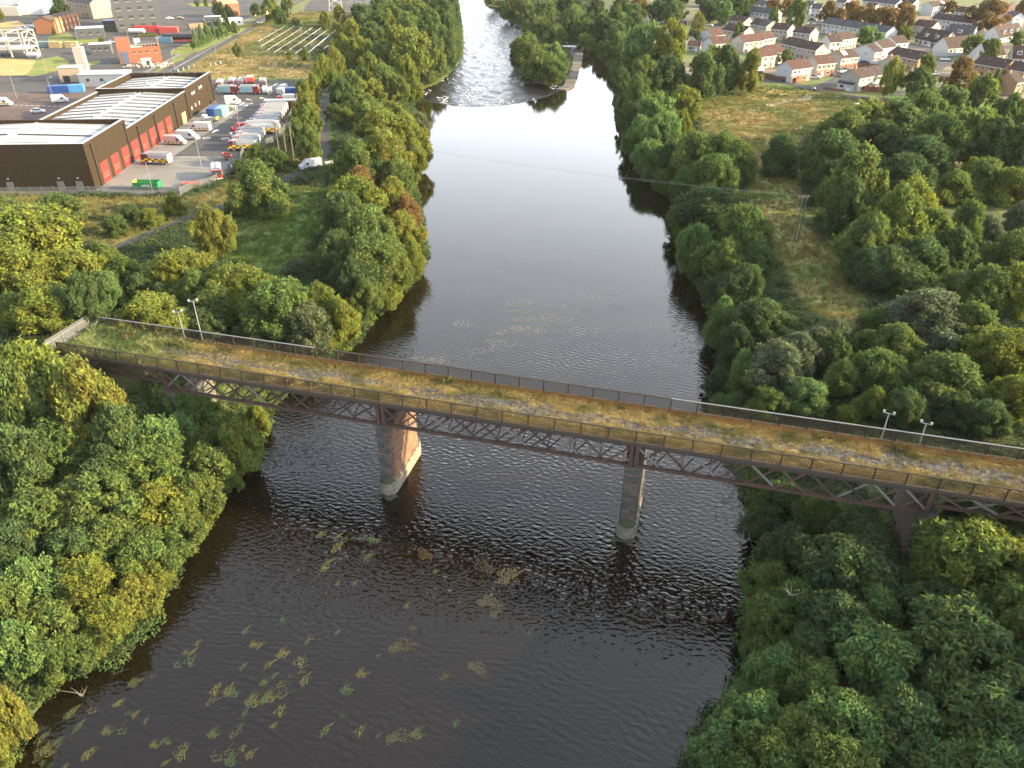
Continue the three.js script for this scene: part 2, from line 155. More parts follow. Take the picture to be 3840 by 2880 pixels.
[90.4,-477.7,5.0,5.78,12.84,"b","d","FR"],[124.9,-614.1,5.0,5.66,13,"b","m","FR"],[23.6,-471.5,0.49,5.76,8.05,"b","d","FR"],[162.9,-571.5,5.0,7,10.38,"b","m","FR"],[61.0,-459.7,4.74,5.08,10.15,"b","l","FR"],[2.2,-577.8,2.08,7,12.58,"b","d","FR"],
[59.1,-358.7,3.97,11.25,17.83,"w","l","RR"],[68.0,-353.3,4.9,8.31,18.53,"w","o","RR"],[54.3,-284.0,4.23,7.47,16.61,"b","d","RR"],[50.3,-307.9,3.56,5.62,12.74,"w","m","RR"],[67.1,-283.9,5.0,6.81,16.62,"b","d","RR"],[78.5,-297.9,5.0,5.76,17.4,"b","d","RR"],
[86.9,-295.5,5.0,4.54,15.83,"b","o","RR"],[82.5,-332.0,5.0,4.88,11.71,"b","y","RR"],[55.3,-256.6,4.52,6.27,10.69,"w","y","RR"],[45.5,-247.6,3.45,7.25,11.52,"w","l","RR"],[43.4,-276.0,2.68,6.06,12.9,"w","m","RR"],[38.5,-260.3,0.5,3.97,9.42,"s","m","RR"],
[38.2,-230.5,0.15,5.21,11.71,"w","l","RR"],[42.7,-221.6,2.07,6.59,12.83,"w","l","RR"],[50.6,-232.6,3.82,3.02,9.49,"w","o","RR"],[38.2,-209.8,0.15,5.58,10.12,"w","l","RR"],[47.1,-198.3,3.33,5.74,11.61,"b","m","RR"],[53.7,-197.1,3.95,5.23,11.05,"b","m","RR"],
[55.8,-189.6,4.04,5.06,11.28,"w","m","RR"],[47.8,-179.8,3.38,5.94,11.07,"b","m","RR"],[43.4,-190.0,0.75,3.27,8.03,"w","l","RR"],[68.9,-195.5,5.0,5.42,10.04,"s","m","RR"],[42.8,-161.2,2.63,7.27,9.69,"b","d","RR"],[36.8,-144.9,0.26,3.73,10.19,"w","l","RR"],
[45.0,-142.5,3.49,5.08,11.3,"b","m","RR"],[51.1,-148.5,4.14,2.08,6.03,"b","m","RR"],[40.6,-137.1,1.52,5.7,8.4,"b","m","RR"],[42.2,-126.1,2.59,3.17,7.04,"b","m","RR"],[35.3,-114.4,0.16,2.8,8.75,"w","l","RR"],[40.3,-111.0,2.72,4.68,6.95,"b","d","RR"],
[42.5,-98.8,3.65,3.86,6.57,"b","g","RR"],[34.5,-96.6,1.78,2.46,7.1,"w","l","RR"],[38.4,-94.4,3.47,4.66,7.56,"b","g","RR"],[46.2,-101.4,3.9,2.67,5.94,"b","g","RR"],[50.2,-104.7,4.28,2.74,5.29,"b","g","RR"],[40.7,-88.7,3.71,3.46,4.9,"b","l","RR"],
[31.1,-95.3,0.4,1.38,1.83,"s","l","RR"],[32.9,-93.3,1.4,1.76,2.32,"s","l","RR"],[46.5,-91.3,4.35,2.6,5.79,"b","m","RR"],[39.5,-196.2,0.1,3.13,6.09,"w","m","RR"],[40.5,-125.9,1.6,4.18,7.02,"b","d","RR"],[39.0,-165.6,0.38,4.18,7.37,"w","m","RR"],
[40.7,-287.0,0.78,3.34,8.22,"s","m","RR"],[44.2,-322.9,0.6,4.07,9.86,"s","m","RR"],[35.5,-88.0,2.91,3.2,4.59,"b","m","RR"],[36.0,-107.3,0.64,2.98,6.61,"b","d","RR"],[31.3,-98.8,0.16,1.84,4.51,"s","d","RR"],[46.8,-134.9,3.54,3.51,6.42,"b","m","RR"],
[48.3,-356.0,1.21,4.45,8.23,"s","m","RR"],[42.8,-205.7,1.95,4.48,8.95,"w","m","RR"],[90.9,-211.5,5.0,6.91,12.7,"b","m","RI"],[78.4,-187.2,5.0,7.0,13.41,"b","m","RI"],[101.1,-223.8,5.0,8.18,12.62,"b","y","RI"],[109.5,-222.8,5.0,9.19,13.04,"b","m","RI"],
[122.1,-235.3,5.0,9.65,13.15,"w","m","RI"],[133.0,-240.7,5.0,7.31,13.0,"b","m","RI"],[145.4,-247.5,5.0,6.61,15.65,"t","y","RI"],[136.8,-216.0,5.0,6.88,15.87,"b","y","RI"],[119.8,-203.0,5.0,7.49,14.95,"b","m","RI"],[90.9,-196.3,5.0,3.32,7.39,"b","l","RI"],
[98.5,-207.4,5.0,6.68,10.76,"b","d","RI"],[72.4,-157.7,5.0,7.18,17.87,"t","y","RI"],[68.3,-150.2,5.0,4.89,12.24,"b","m","RI"],[71.6,-137.1,5.0,6.94,15.91,"t","y","RI"],[66.3,-133.7,5.0,5.31,11.38,"b","m","RI"],[80.0,-149.2,5.0,5.79,12.87,"b","y","RI"],
[66.7,-126.3,5.0,5.94,7.92,"b","d","RI"],[63.3,-126.4,5.0,3.64,7.66,"b","d","RI"],[72.6,-171.4,5.0,3.79,10.43,"b","d","RI"],[102.9,-174.7,5.0,5.81,7.12,"s","y","RI"],[112.7,-179.4,5.0,7.03,8.61,"s","y","RI"],[116.0,-173.3,5.0,5.77,7.99,"s","y","RI"],
[91.0,-145.8,5.0,3.88,9.51,"b","m","RI"],[94.1,-134.1,5.0,4.68,7.96,"s","m","RI"],[81.9,-132.7,5.0,3.94,8.76,"b","m","RI"],[65.0,-107.2,5.0,6.69,8.19,"s","g","RI"],[80.1,-117.5,5.0,4.37,8.18,"s","y","RI"],[84.4,-117.1,5.0,4.2,8.57,"s","y","RI"],
[76.2,-120.0,5.0,3.67,5.96,"s","m","RI"],[69.9,-121.5,5.0,2.58,4.12,"i","o","RI"],[59.1,-109.0,4.98,3.12,4.66,"w","m","RI"],[71.4,-95.9,5.0,4.82,7.36,"b","y","RI"],[59.9,-88.6,5.0,5.7,7.19,"s","m","RI"],[51.5,-91.6,4.82,3.89,6.76,"b","m","RI"],
[49.0,-85.9,4.63,2.25,4.25,"b","y","RI"],[66.8,-84.8,5.0,3.32,5.97,"b","y","RI"],[45.2,-84.7,4.2,1.74,2.68,"b","o","RI"],[73.6,-128.0,5.0,4.99,8.98,"b","d","RI"],[80.9,-140.5,5.0,4.47,9.94,"b","m","RI"],[111.8,-202.8,5.0,7.26,13.3,"b","m","RI"],
[124.1,-198.7,5.0,7.13,13.07,"b","d","RI"],[128.9,-194.4,5.0,5.84,12.97,"b","d","RI"],[112.3,-185.2,5.0,3.39,7.37,"t","y","RI"],[95.1,-145.9,5.0,3.72,6.75,"s","g","RI"],[106.9,-153.5,5.0,3.87,7.04,"s","g","RI"],[52.2,-83.7,4.88,3.06,4.92,"b","d","RI"],
[58.2,-83.5,5.0,3.05,4.94,"b","d","RI"],[58.0,-100.3,4.99,3.48,5.77,"b","m","RI"],[71.6,-105.5,5.0,4.32,7.04,"s","m","RI"],[101.0,-189.1,5.0,6.86,11.43,"b","d","RI"],[90.5,-175.2,5.0,6.43,10.68,"b","d","RI"],[54.4,-102.8,4.75,2.85,3.94,"s","m","RI"],
[47.7,-98.5,4.19,2.75,6.12,"b","m","RI"],[61.3,-81.4,5.0,3.0,4.86,"b","d","RI"],[32.3,-68.4,1.09,3.37,5.4,"b","d","NR"],[34.9,-65.3,2.76,2.93,4.56,"b","m","NR"],[36.5,-59.6,3.52,3.43,5.71,"b","d","NR"],[33.4,-55.3,3.44,4.2,6.81,"b","d","NR"],
[29.9,-60.8,0.97,2.82,6.27,"b","d","NR"],[45.5,-54.7,4.61,5.26,8.09,"b","y","NR"],[53.5,-60.9,4.99,3.74,5.54,"b","m","NR"],[27.0,-56.4,0.51,2.71,5.6,"b","m","NR"],[25.1,-51.5,0.44,2.38,6.1,"b","m","NR"],[28.4,-52.7,1.9,2.95,5.06,"b","m","NR"],
[30.6,-49.5,3.33,3.25,5.56,"b","d","NR"],[35.1,-51.6,3.67,2.97,4.82,"t","l","NR"],[32.6,-44.3,3.68,3.77,6.58,"b","l","NR"],[39.2,-43.8,4.39,4.82,8.05,"b","d","NR"],[24.6,-45.6,1.24,2.73,5.08,"b","l","NR"],[26.5,-42.4,3.12,2.59,4.83,"b","m","NR"],
[20.2,-39.5,1.75,2.9,5.87,"b","l","NR"],[23.4,-37.9,3.39,2.43,4.85,"b","m","NR"],[27.4,-38.0,3.62,3.18,6.08,"b","l","NR"],[31.7,-37.7,3.95,3.45,6.38,"b","d","NR"],[37.9,-38.0,4.52,3.88,6.81,"b","m","NR"],[17.7,-37.7,1.05,2.17,4.64,"b","l","NR"],
[20.5,-35.6,2.57,2.73,5.76,"b","m","NR"],[25.1,-34.6,3.57,2.89,5.86,"b","m","NR"],[32.0,-34.3,4.26,2.86,5.46,"b","d","NR"],[37.4,-34.5,4.68,2.86,5.2,"b","l","NR"],[41.2,-51.1,4.32,2.85,4.61,"b","d","NR"],[39.4,-54.2,4.0,2.14,3.6,"b","d","NR"],
[46.4,-47.9,4.9,2.97,6.6,"b","m","NR"],[42.8,-41.5,4.81,2.35,6.73,"b","d","NR"],[29.8,-66.6,0.2,2.15,4.79,"b","d","NR"],[23.9,-48.7,0.39,1.61,4.07,"s","m","NR"],[50.0,-63.7,4.77,2.35,3.51,"b","d","NR"],[21.5,-44.4,0.5,1.71,3.06,"s","l","NR"],
[27.8,-47.3,2.6,2.59,4.62,"b","m","NR"],[-143.8,-502.3,5.0,6.6,15.0,"i","y","TL"],[-135.1,-488.3,5.0,3.76,10.77,"b","d","TL"],[-140.5,-521.8,5.0,3.43,8.91,"b","d","TL"],[-153.6,-400.4,5.0,2.46,9.37,"c","l","TL"],[-153.5,-410.0,5.0,2.97,10.52,"c","l","TL"],
[-154.3,-420.6,5.0,3.27,10.76,"c","l","TL"],[-155.2,-433.2,5.0,2.65,8.56,"c","l","TL"],[-152.1,-435.3,5.0,3.62,10.6,"c","l","TL"],[-153.6,-450.4,5.0,3.73,11.45,"c","m","TL"],[-123.1,-368.5,5.0,2.07,7.48,"p","m","TL"],[-99.1,-364.6,5.0,1.44,5.3,"p","m","TL"],
[-90.9,-359.0,5.0,2.02,7.3,"p","m","TL"],[-179.0,-515.7,5.0,3.96,10.07,"b","d","TL"],[-170.5,-506.7,5.0,3.34,9.91,"b","d","TL"],[-161.9,-533.1,5.0,4.09,7.78,"b","d","TL"],[-151.2,-454.0,5.0,2.52,6.72,"b","m","TL"],[-276.7,-518.2,5.0,5.39,13.57,"t","d","TL"],
[-273.1,-504.0,5.0,3.88,8.62,"b","m","TL"],[-202.5,-408.5,5.0,1.83,4.58,"b","y","TL"],[-151.1,-570.4,5.0,4.35,11.06,"b","y","TL"],[-309.9,-509.8,5.0,2.24,7.49,"b","o","TL"],[-99.1,-484.7,5.0,3.73,12.14,"i","y","TL"],[-95.0,-534.6,5.0,2.35,6.53,"b","d","TL"],
[-126.0,-489.6,5.0,3.78,4.63,"s","m","TL"],[-247.3,-449.3,5.0,1.25,4.7,"c","d","TL"],[-213.1,-573.3,5.0,1.88,7.24,"p","m","TL"],[-208.1,-576.1,5.0,1.89,7.27,"p","m","TL"],[-101.3,-458.8,5.0,2.53,10.94,"i","o","TL"],[115.9,-424.8,5.0,3.07,10.0,"b","m","TR"],
[91.6,-410.5,5.0,2.29,7.16,"b","d","TR"],[168.4,-546.2,5.0,5.38,9.27,"b","r","TR"],[153.1,-490.9,5.0,3.51,10.0,"t","m","TR"],[158.1,-467.3,5.0,6.16,16.57,"b","m","TR"],[170.2,-523.3,5.0,5.16,11.46,"b","r","TR"],[145.6,-402.6,5.0,1.58,5.19,"c","m","TR"],
[119.8,-358.2,5.0,3.24,6.27,"b","m","TR"],[176.5,-411.9,5.0,5.74,9.12,"b","l","TR"],[186.2,-493.9,5.0,5.96,13.25,"b","r","TR"],[186.1,-476.5,5.0,5.25,10.49,"b","r","TR"],[212.9,-528.1,5.0,7.23,9.64,"b","r","TR"],[201.3,-488.6,5.0,5.91,10.72,"b","r","TR"],
[202.5,-475.2,5.0,5.76,11.62,"b","r","TR"],[205.3,-466.3,5.0,6.17,12.55,"b","r","TR"],[208.8,-462.5,5.0,5.61,12.47,"b","r","TR"],[248.3,-533.9,5.0,6.43,8.58,"b","r","TR"],[212.4,-452.7,5.0,4.99,14.45,"b","r","TR"],[200.3,-424.0,5.0,4.25,7.84,"b","y","TR"],
[261.1,-461.7,5.0,11.67,16.82,"b","r","TR"],[212.1,-379.1,5.0,5.1,9.41,"b","y","TR"],[214.2,-368.7,5.0,4.97,9.64,"b","m","TR"],[166.8,-327.8,5.0,4.1,9.1,"b","y","TR"],[135.6,-288.5,5.0,4.29,14.34,"i","o","TR"],[144.5,-285.4,5.0,4.92,11.67,"b","m","TR"],
[163.9,-296.1,5.0,6.09,12.76,"b","r","TR"],[177.3,-295.9,5.0,2.89,9.26,"c","m","TR"],[185.1,-305.1,5.0,2.1,7.34,"c","m","TR"],[300.1,-497.9,5.0,3.28,13.39,"b","r","TR"],[250.7,-410.6,5.0,3.67,7.12,"b","m","TR"],[208.9,-408.2,5.0,2.29,4.19,"s","r","TR"],
[283.3,-545.5,5.0,5.37,7.92,"b","r","TR"],[115.2,-322.7,5.0,1.85,2.99,"s","d","TR"],[152.6,-467.3,5.0,1.55,3.17,"s","m","TR"]
];
const HOUSES = [
[144.3,-518.1,154.8,-500.1,5.0,8.0,2.4,"g","w",0,"n","grey-roofed white terrace behind the tall green conifer-like tree"],
[121.8,-472.5,127.8,-462.3,5.0,8.0,2.4,"b","c",0,"n","cream house with dark brown roof beside the street lamp by the woodland"],
[130.3,-457.3,135.6,-445.3,5.0,8.0,2.4,"h","c",0,"n","pair of houses with half brown half grey roof and right gable"],
[109.6,-433.9,117.1,-421.5,5.0,8.0,2.4,"b","c",0,"n","cream house with brown roof behind the round street tree"],
[98.9,-410.2,106.4,-415.3,5.0,8.0,2.4,"r","w",0,"n","white house with red and brown roof nearest the parked white car court"],
[93.5,-383.7,102.3,-387.3,5.0,8.0,2.4,"r","w",0,"n","white gabled house with brown-red roof behind the three dark trees"],
[109.2,-388.6,120.5,-396.0,5.0,8.0,2.4,"r","c",0,"n","long cream terrace with brown-red roof and ground floor panels"],
[121.5,-399.4,128.9,-405.2,5.0,8.0,2.4,"r","c",0,"n","upper stepped end of the long cream terrace"],
[106.3,-348.0,113.5,-352.5,5.0,8.0,2.4,"r","c",0,"n","low white terrace end behind the gold-edged tree"],
[113.1,-358.2,120.1,-362.2,5.0,8.0,2.4,"r","c",0,"n","second stepped unit of the white terrace behind the gold-edged tree"],
[83.9,-444.6,92.3,-442.5,5.0,7,2.4,"r","w",0,"n","white house with tall white gable beside the golden tree"],
[83.8,-419.3,84.5,-403.5,3.2,6,2.4,"r","c",0,"n","small house with brown roof half hidden by the golden willow"],
[84.4,-396.7,90.1,-394.9,2.6,5,1.5,"r","c",0,"n","low garage with pinkish red roof by the golden willow"],
[135.9,-437.3,142.4,-430.6,5.0,8.0,2.4,"b","c",0,"n","cream house with brown roof in the middle row, garage doors below"],
[143.4,-425.1,149.8,-417.7,5.0,8.0,2.4,"b","c",0,"n","cream house with brown roof behind the slim column tree"],
[170.8,-460.5,189.9,-421.9,5.0,8.0,2.4,"g","w",0,"n","longest white terrace with grey roof across the estate"],
[125.9,-386.4,129.9,-376.2,5.0,8.0,2.4,"b","c",0,"n","grey-cream house with brown roof and red front door step"],
[129.5,-374.9,134.8,-364.9,5.0,8.0,2.4,"b","c",0,"n","grey-cream end house joined to its lower neighbour, satellite dish on wall"],
[149.9,-389.5,155.9,-391.0,5.0,8.0,2.4,"b","w",0,"n","white gabled house with lean-to roof above the lamp post"],
[158.6,-397.5,168.3,-404.2,5.0,8.0,2.4,"b","c",0,"n","brown-roofed house behind the lean-to white gable"],
[109.8,-317.9,119.4,-323.6,5.0,8.0,2.4,"r","w",0,"k","white house with blank gable and brick porch on the road corner"],
[123.6,-329.6,132.4,-333.7,5.0,8.0,2.4,"r","c",0,"k","cream house with red roof and brick ground floor behind the white car"],
[138.3,-343.6,147.6,-348.7,5.0,8.0,2.4,"b","c",9,"k","cream house with pale roof panel and brick ground floor"],
[159.2,-360.2,163.5,-362.6,5.0,11,2.4,"b","w",0,"k","white wide-gabled house end with brick base behind the parked cars"],
[167.0,-370.8,175.5,-377.1,5.0,8.0,2.4,"b","w",0,"n","white stepped house joined to the wide gable"],
[179.1,-385.5,186.7,-389.1,5.0,8.0,2.4,"b","w",0,"n","white last unit of the stepped terrace near the gardens"],
[129.1,-299.9,136.4,-305.1,5.0,8.0,2.4,"b","c",0,"n","cream house with brown roof by the red brick garden wall"],
[123.7,-305.8,127.6,-300.5,2.4,5,1.4,"g","w",0,"n","low white garage with grey roof on the road bend"],
[163.2,-356.3,169.0,-340.0,5.0,8.0,2.4,"b","k",0,"n","brown brick terrace with dark roof beside the white van"],
[138.5,-306.5,141.4,-308.3,5.0,8.0,2.4,"b","c",0,"n","cream gable end behind the golden birch"],
[154.4,-327.9,159.6,-331.2,5.0,8.0,2.4,"b","c",0,"n","cream house behind the dark round tree and golden birch"],
[258.0,-531.8,304.7,-566.4,5.0,8.0,2.4,"b","w",9,"n","large white terrace with skylight panel on the upper street"],
[270.7,-515.9,273.3,-508.3,5.0,8.0,2.4,"b","w",0,"n","small white house left of the big brown tree"],
[240.7,-481.3,251.9,-458.0,5.0,8.0,2.4,"b","w",0,"n","long white terrace with grey-brown roof under the big brown tree"],
[216.3,-450.7,221.9,-441.4,5.0,8.0,2.4,"r","c",0,"n","house with red and brown roof next to the brown tree row"],
[204.2,-420.0,209.5,-403.0,2.7,9,4.6,"b","w",2,"n","white chalet house with two white dormers and brown roof"],
[224.8,-431.4,234.1,-423.0,2.7,9,4.6,"g","w",1,"n","chalet house with grey mansard roof and pink gable"],
[205.2,-386.8,227.5,-396.0,2.7,9,4.0,"b","w",1,"n","long low white house with brown roof and one dormer"],
[247.7,-421.0,268.2,-435.7,2.7,9,4.6,"b","w",3,"n","chalet house with three white dormers by the frame edge"],
[211.4,-365.6,221.7,-368.8,2.7,9,4.6,"b","w",0,"n","house with tall white gable behind the two bushy trees"],
[188.3,-333.0,194.5,-321.1,5.0,8.0,2.4,"b","k",0,"n","brown brick terrace behind the copper tree"],
[194.4,-318.5,198.1,-313.5,5.0,8.0,2.4,"b","k",0,"n","brick terrace end at the frame edge with white window"],
[182.9,-291.6,187.1,-293.8,5.0,9,2.4,"b","k",0,"n","buff brick corner house with white porch by the dark conifers"],
[219.6,-359.4,224.3,-357.9,2.7,8,4.4,"b","w",1,"n","white low chalet behind the brick terrace"],
[296.0,-498.6,324.0,-539.1,5.0,9,2.4,"r","p",0,"n","pinkish house with red roof at the top right corner"],
[288.7,-492.9,289.1,-484.6,5.0,7,2.4,"g","w",0,"n","white gable house beside the big brown tree"],
[189.3,-549.3,192.9,-545.8,5.0,8.0,2.4,"g","w",0,"n","white house with grey roof at the top of the car park"],
[188.2,-531.8,193.1,-528.5,5.0,8.0,2.4,"g","w",0,"n","grey-roofed white house above the two parked cars"],
[223.7,-538.4,226.2,-530.8,5.0,8.0,2.4,"b","w",0,"n","small white house behind the brown tree row"],
[238.7,-577.6,251.8,-555.6,5.0,8.0,2.4,"g","w",0,"n","long white terrace on the top street"],
[159.0,-556.3,161.8,-545.8,5.0,8.0,2.4,"g","w",0,"n","tall white gable at the top edge behind the grey terrace"],
[218.1,-570.8,221.9,-565.3,5.0,8.0,2.4,"g","w",0,"n","white house peeking over the brown trees"],
[257.5,-569.0,265.1,-559.9,5.0,8.0,2.4,"b","w",0,"n","white terrace at the top behind the brown tree"]
];
const CARS = [
[123.2,-494.7,10,"car","white","white car in the tarmac court below the golden tree"],
[183.3,-511.9,-25,"car","black","black car parked below the grey-roofed white house"],
[185.8,-506.3,-5,"car","white","white car beside the black car at the top car park"],
[176.0,-492.1,-10,"car","silver","small pale car on the grass strip above the brown house"],
[122.2,-326.1,-12,"car","white","white car parked on the drive by the white corner house"],
[155.6,-360.7,-8,"car","navy","dark blue car on the brick-base house forecourt"],
[159.2,-356.3,5,"van","white","white van parked beside the dark blue car"],
[138.0,-339.8,30,"car","silver","silver car on the drive beside the cream house"],
[134.8,-331.4,60,"car","gold","bronze car at the kerb by the road bend"],
[141.0,-342.8,40,"car","black","black car between two brick-base houses"],
[109.3,-321.3,20,"car","black","dark car behind the wooden fence on the corner"],
[173.7,-333.3,20,"car","white","white car near the copper tree, left of the greenhouse"],
[195.7,-369.7,10,"car","white","white car on the lane by the gardens"],
[115.1,-488.2,-30,"car","white","white car half hidden by the golden tree"]
];
const YARD = [[-126.49,-182.41],[-98.76,-179.76],[-90.22,-179.32],[-79.49,-178.89],[-78.15,-183.31],[-74.85,-186.98],[-72.69,-195.71],[-73.84,-208.46],[-76.39,-220.21],[-71.78,-222.7],[-69.79,-227.82],[-70.19,-241.55],[-72.55,-258.4],[-76.55,-283.05],[-83.46,-321.52],[-120.71,-323.93]];
const YARDC = [[-101.52,-182.59],[-89.7,-179.41],[-78.18,-183.31],[-74.87,-186.98],[-72.71,-195.91],[-75.6,-209.59],[-79.43,-213.26],[-94.02,-213.03],[-93.41,-235.61],[-91.95,-281.53],[-96.05,-281.53],[-104.25,-281.53],[-106.5,-285.35]];
const ROAD_L = [[-142.99,-307.71],[-143.88,-330.35],[-144.97,-348.28],[-147.17,-385.94],[-150.45,-445.24],[-153.83,-510.17],[-157.51,-592.37],[-159.8,-643.49],[-160.45,-711.93]];
const FORE = [[-198.2,-299.07],[-165.34,-299.07],[-159.67,-338.58],[-148.72,-321.52],[-148.31,-307.71],[-150.71,-279.28],[-151.9,-256.46],[-174.53,-253.92]];
const TRAIN = [[-484.54,-756.26],[-186.3,-756.26],[-173.79,-629.95],[-164.85,-528.64],[-161.98,-457.69],[-156.67,-394.09],[-153.46,-368.06],[-151.28,-341.76],[-156.86,-336.49],[-160.71,-336.49],[-166.05,-307.71],[-178.67,-294.92],[-202.58,-294.92]];
const GRASSES = [[[-234.68,-375.21],[-215.75,-370.52],[-204.86,-347.18],[-200.88,-333.91],[-209.69,-331.36]],[[-215.75,-370.52],[-211.41,-381.65],[-200.04,-368.98],[-195.85,-359.97],[-192.9,-343.1],[-195.74,-330.1],[-199.95,-332.63],[-205.36,-347.18]],[[-194.39,-365.93],[-186.9,-370.52],[-183.16,-362.93],[-186.1,-351.35]],[[-248.25,-443.51],[-244.48,-459.06],[-236.77,-447.85],[-220.05,-441.37],[-212.79,-426.89],[-218.56,-419.0],[-237.01,-422.91]],[[-306.59,-501.39],[-302.27,-512.42],[-276.09,-480.6],[-270.91,-466.04],[-286.45,-466.04]],[[-163.95,-393.4],[-165.62,-411.38],[-164.55,-422.91],[-152.88,-393.4],[-154.34,-388.28],[-160.23,-385.77]],[[-156.22,-375.21],[-152.3,-376.8],[-149.02,-373.64],[-150.79,-362.93]],[[-161.3,-417.07],[-158.33,-443.51],[-156.04,-466.04],[-157.3,-493.4],[-150.59,-470.8],[-150.24,-419.0],[-150.11,-393.4],[-152.6,-393.4]],[[-234.85,-612.18],[-205.6,-612.18],[-200.77,-593.11],[-223.89,-593.11]]];
const CARPARK = [[-139.45,-564.82],[-146.06,-596.83],[-151.68,-654.02],[-104.09,-654.02],[-99.9,-571.65],[-100.29,-553.23],[-116.78,-559.8]];
const SOLAR = [[[-129.11,-419.59],[-129.95,-476.1]],[[-123.08,-404.35],[-124.64,-477.35]],[[-116.59,-390.96],[-118.78,-474.85]],[[-111.7,-384.98],[-113.07,-472.88]],[[-106.13,-383.31],[-107.99,-472.88]],[[-100.87,-381.64],[-102.73,-471.16]],[[-95.33,-383.31],[-98.14,-473.62]],[[-90.65,-397.11],[-90.61,-407.13]]];
const ROAD_R = [[101.19,-324.42],[106.9,-318.67],[113.36,-307.71],[118.3,-299.07],[125.53,-290.87],[138.34,-281.53],[152.74,-274.15],[174.65,-269.88]];
const ROAD_S = [[115.13,-302.47],[122.02,-312.19],[132.6,-326.37],[138.22,-336.49],[151.46,-358.5],[158.42,-363.22],[167.75,-358.5]];
const COURT = [[[116.5,-496.03],[129.11,-501.39],[121.94,-475.66],[111.76,-468.41]],[[80.12,-529.84],[100.49,-542.08],[93.52,-496.03],[76.86,-483.11]],[[182.59,-520.99],[191.64,-518.1],[178.35,-480.6],[175.1,-496.03]],[[190.86,-375.21],[206.5,-383.29],[194.73,-361.44],[178.62,-340.43],[179.35,-347.18]]];
const TRACK = [[110.07,-294.1],[104.84,-286.91],[98.65,-283.05],[94.09,-281.53],[89.53,-277.06]];
const GROUND_PATCHES = [["meadow",[[-72.37,-168.18],[-59.99,-162.1],[-56.31,-163.59],[-53.23,-185.13],[-47.97,-192.73],[-41.06,-155.0],[-41.45,-139.85],[-38.32,-123.03],[-47.15,-131.02],[-56.91,-139.85]]],["meadow",[[-56.51,-198.77],[-50.12,-202.98],[-53.38,-231.79],[-67.45,-299.07],[-71.32,-307.71],[-57.53,-231.79],[-54.03,-209.59]]],["rough",[[-125.92,-180.46],[-98.6,-177.0],[-74.87,-178.37],[-70.99,-190.78],[-59.11,-209.59],[-54.86,-202.13],[-59.48,-191.55],[-67.59,-172.99],[-72.81,-163.59],[-81.78,-145.86],[-99.3,-155.0],[-116.13,-163.59]]],["rough",[[-75.13,-216.57],[-68.33,-225.49],[-70.95,-253.92],[-81.21,-316.79],[-73.93,-316.79],[-54.51,-221.45],[-56.06,-207.35],[-61.36,-198.77],[-68.4,-197.95]]],["dry",[[-138.38,-344.45],[-141.08,-376.8],[-128.22,-380.02],[-91.2,-375.21],[-83.51,-347.18],[-84.58,-328.35],[-122.19,-328.35]]],["solar",[[-131.18,-396.88],[-133.78,-490.79],[-101.17,-490.79],[-91.15,-400.42],[-91.02,-376.8],[-128.22,-380.02]]],["dry",[[-141.08,-376.8],[-143.89,-430.94],[-148.94,-501.39],[-145.15,-529.84],[-133.78,-490.79],[-131.18,-396.88],[-128.22,-380.02]]],["dry",[[-148.28,-542.08],[-134.76,-561.46],[-99.75,-554.86],[-100.68,-488.21],[-133.13,-488.21]]],["dryr",[[67.93,-289.91],[86.28,-304.43],[98.1,-313.77],[113.88,-304.43],[126.65,-289.91],[135.51,-283.11],[120.49,-274.05],[99.29,-252.95],[90.2,-236.47],[86.75,-228.91],[64.4,-199.5],[65.95,-211.73],[65.65,-236.47],[57.79,-236.47],[62.55,-266.69]]],["trail",[[64.35,-202.44],[76.29,-199.5],[69.85,-180.78],[64.14,-158.65],[63.63,-140.62],[60.58,-120.33],[60.37,-114.17],[53.83,-111.83],[51.55,-117.8],[51.32,-127.72],[52.89,-143.11],[54.14,-151.94],[55.66,-164.8],[56.17,-180.78]]],["bank",[[-42.83,-131.02],[-37.82,-139.85],[-29.15,-126.92],[-25.3,-114.05],[-28.36,-106.03],[-38.32,-123.03]]],["lawn",[[109.31,-320.56],[115.14,-313.1],[109.65,-299.07],[102.03,-302.47],[94.73,-307.71]]],["lawn",[[140.75,-294.92],[167.35,-286.91],[162.25,-277.06],[137.02,-286.13]]]];
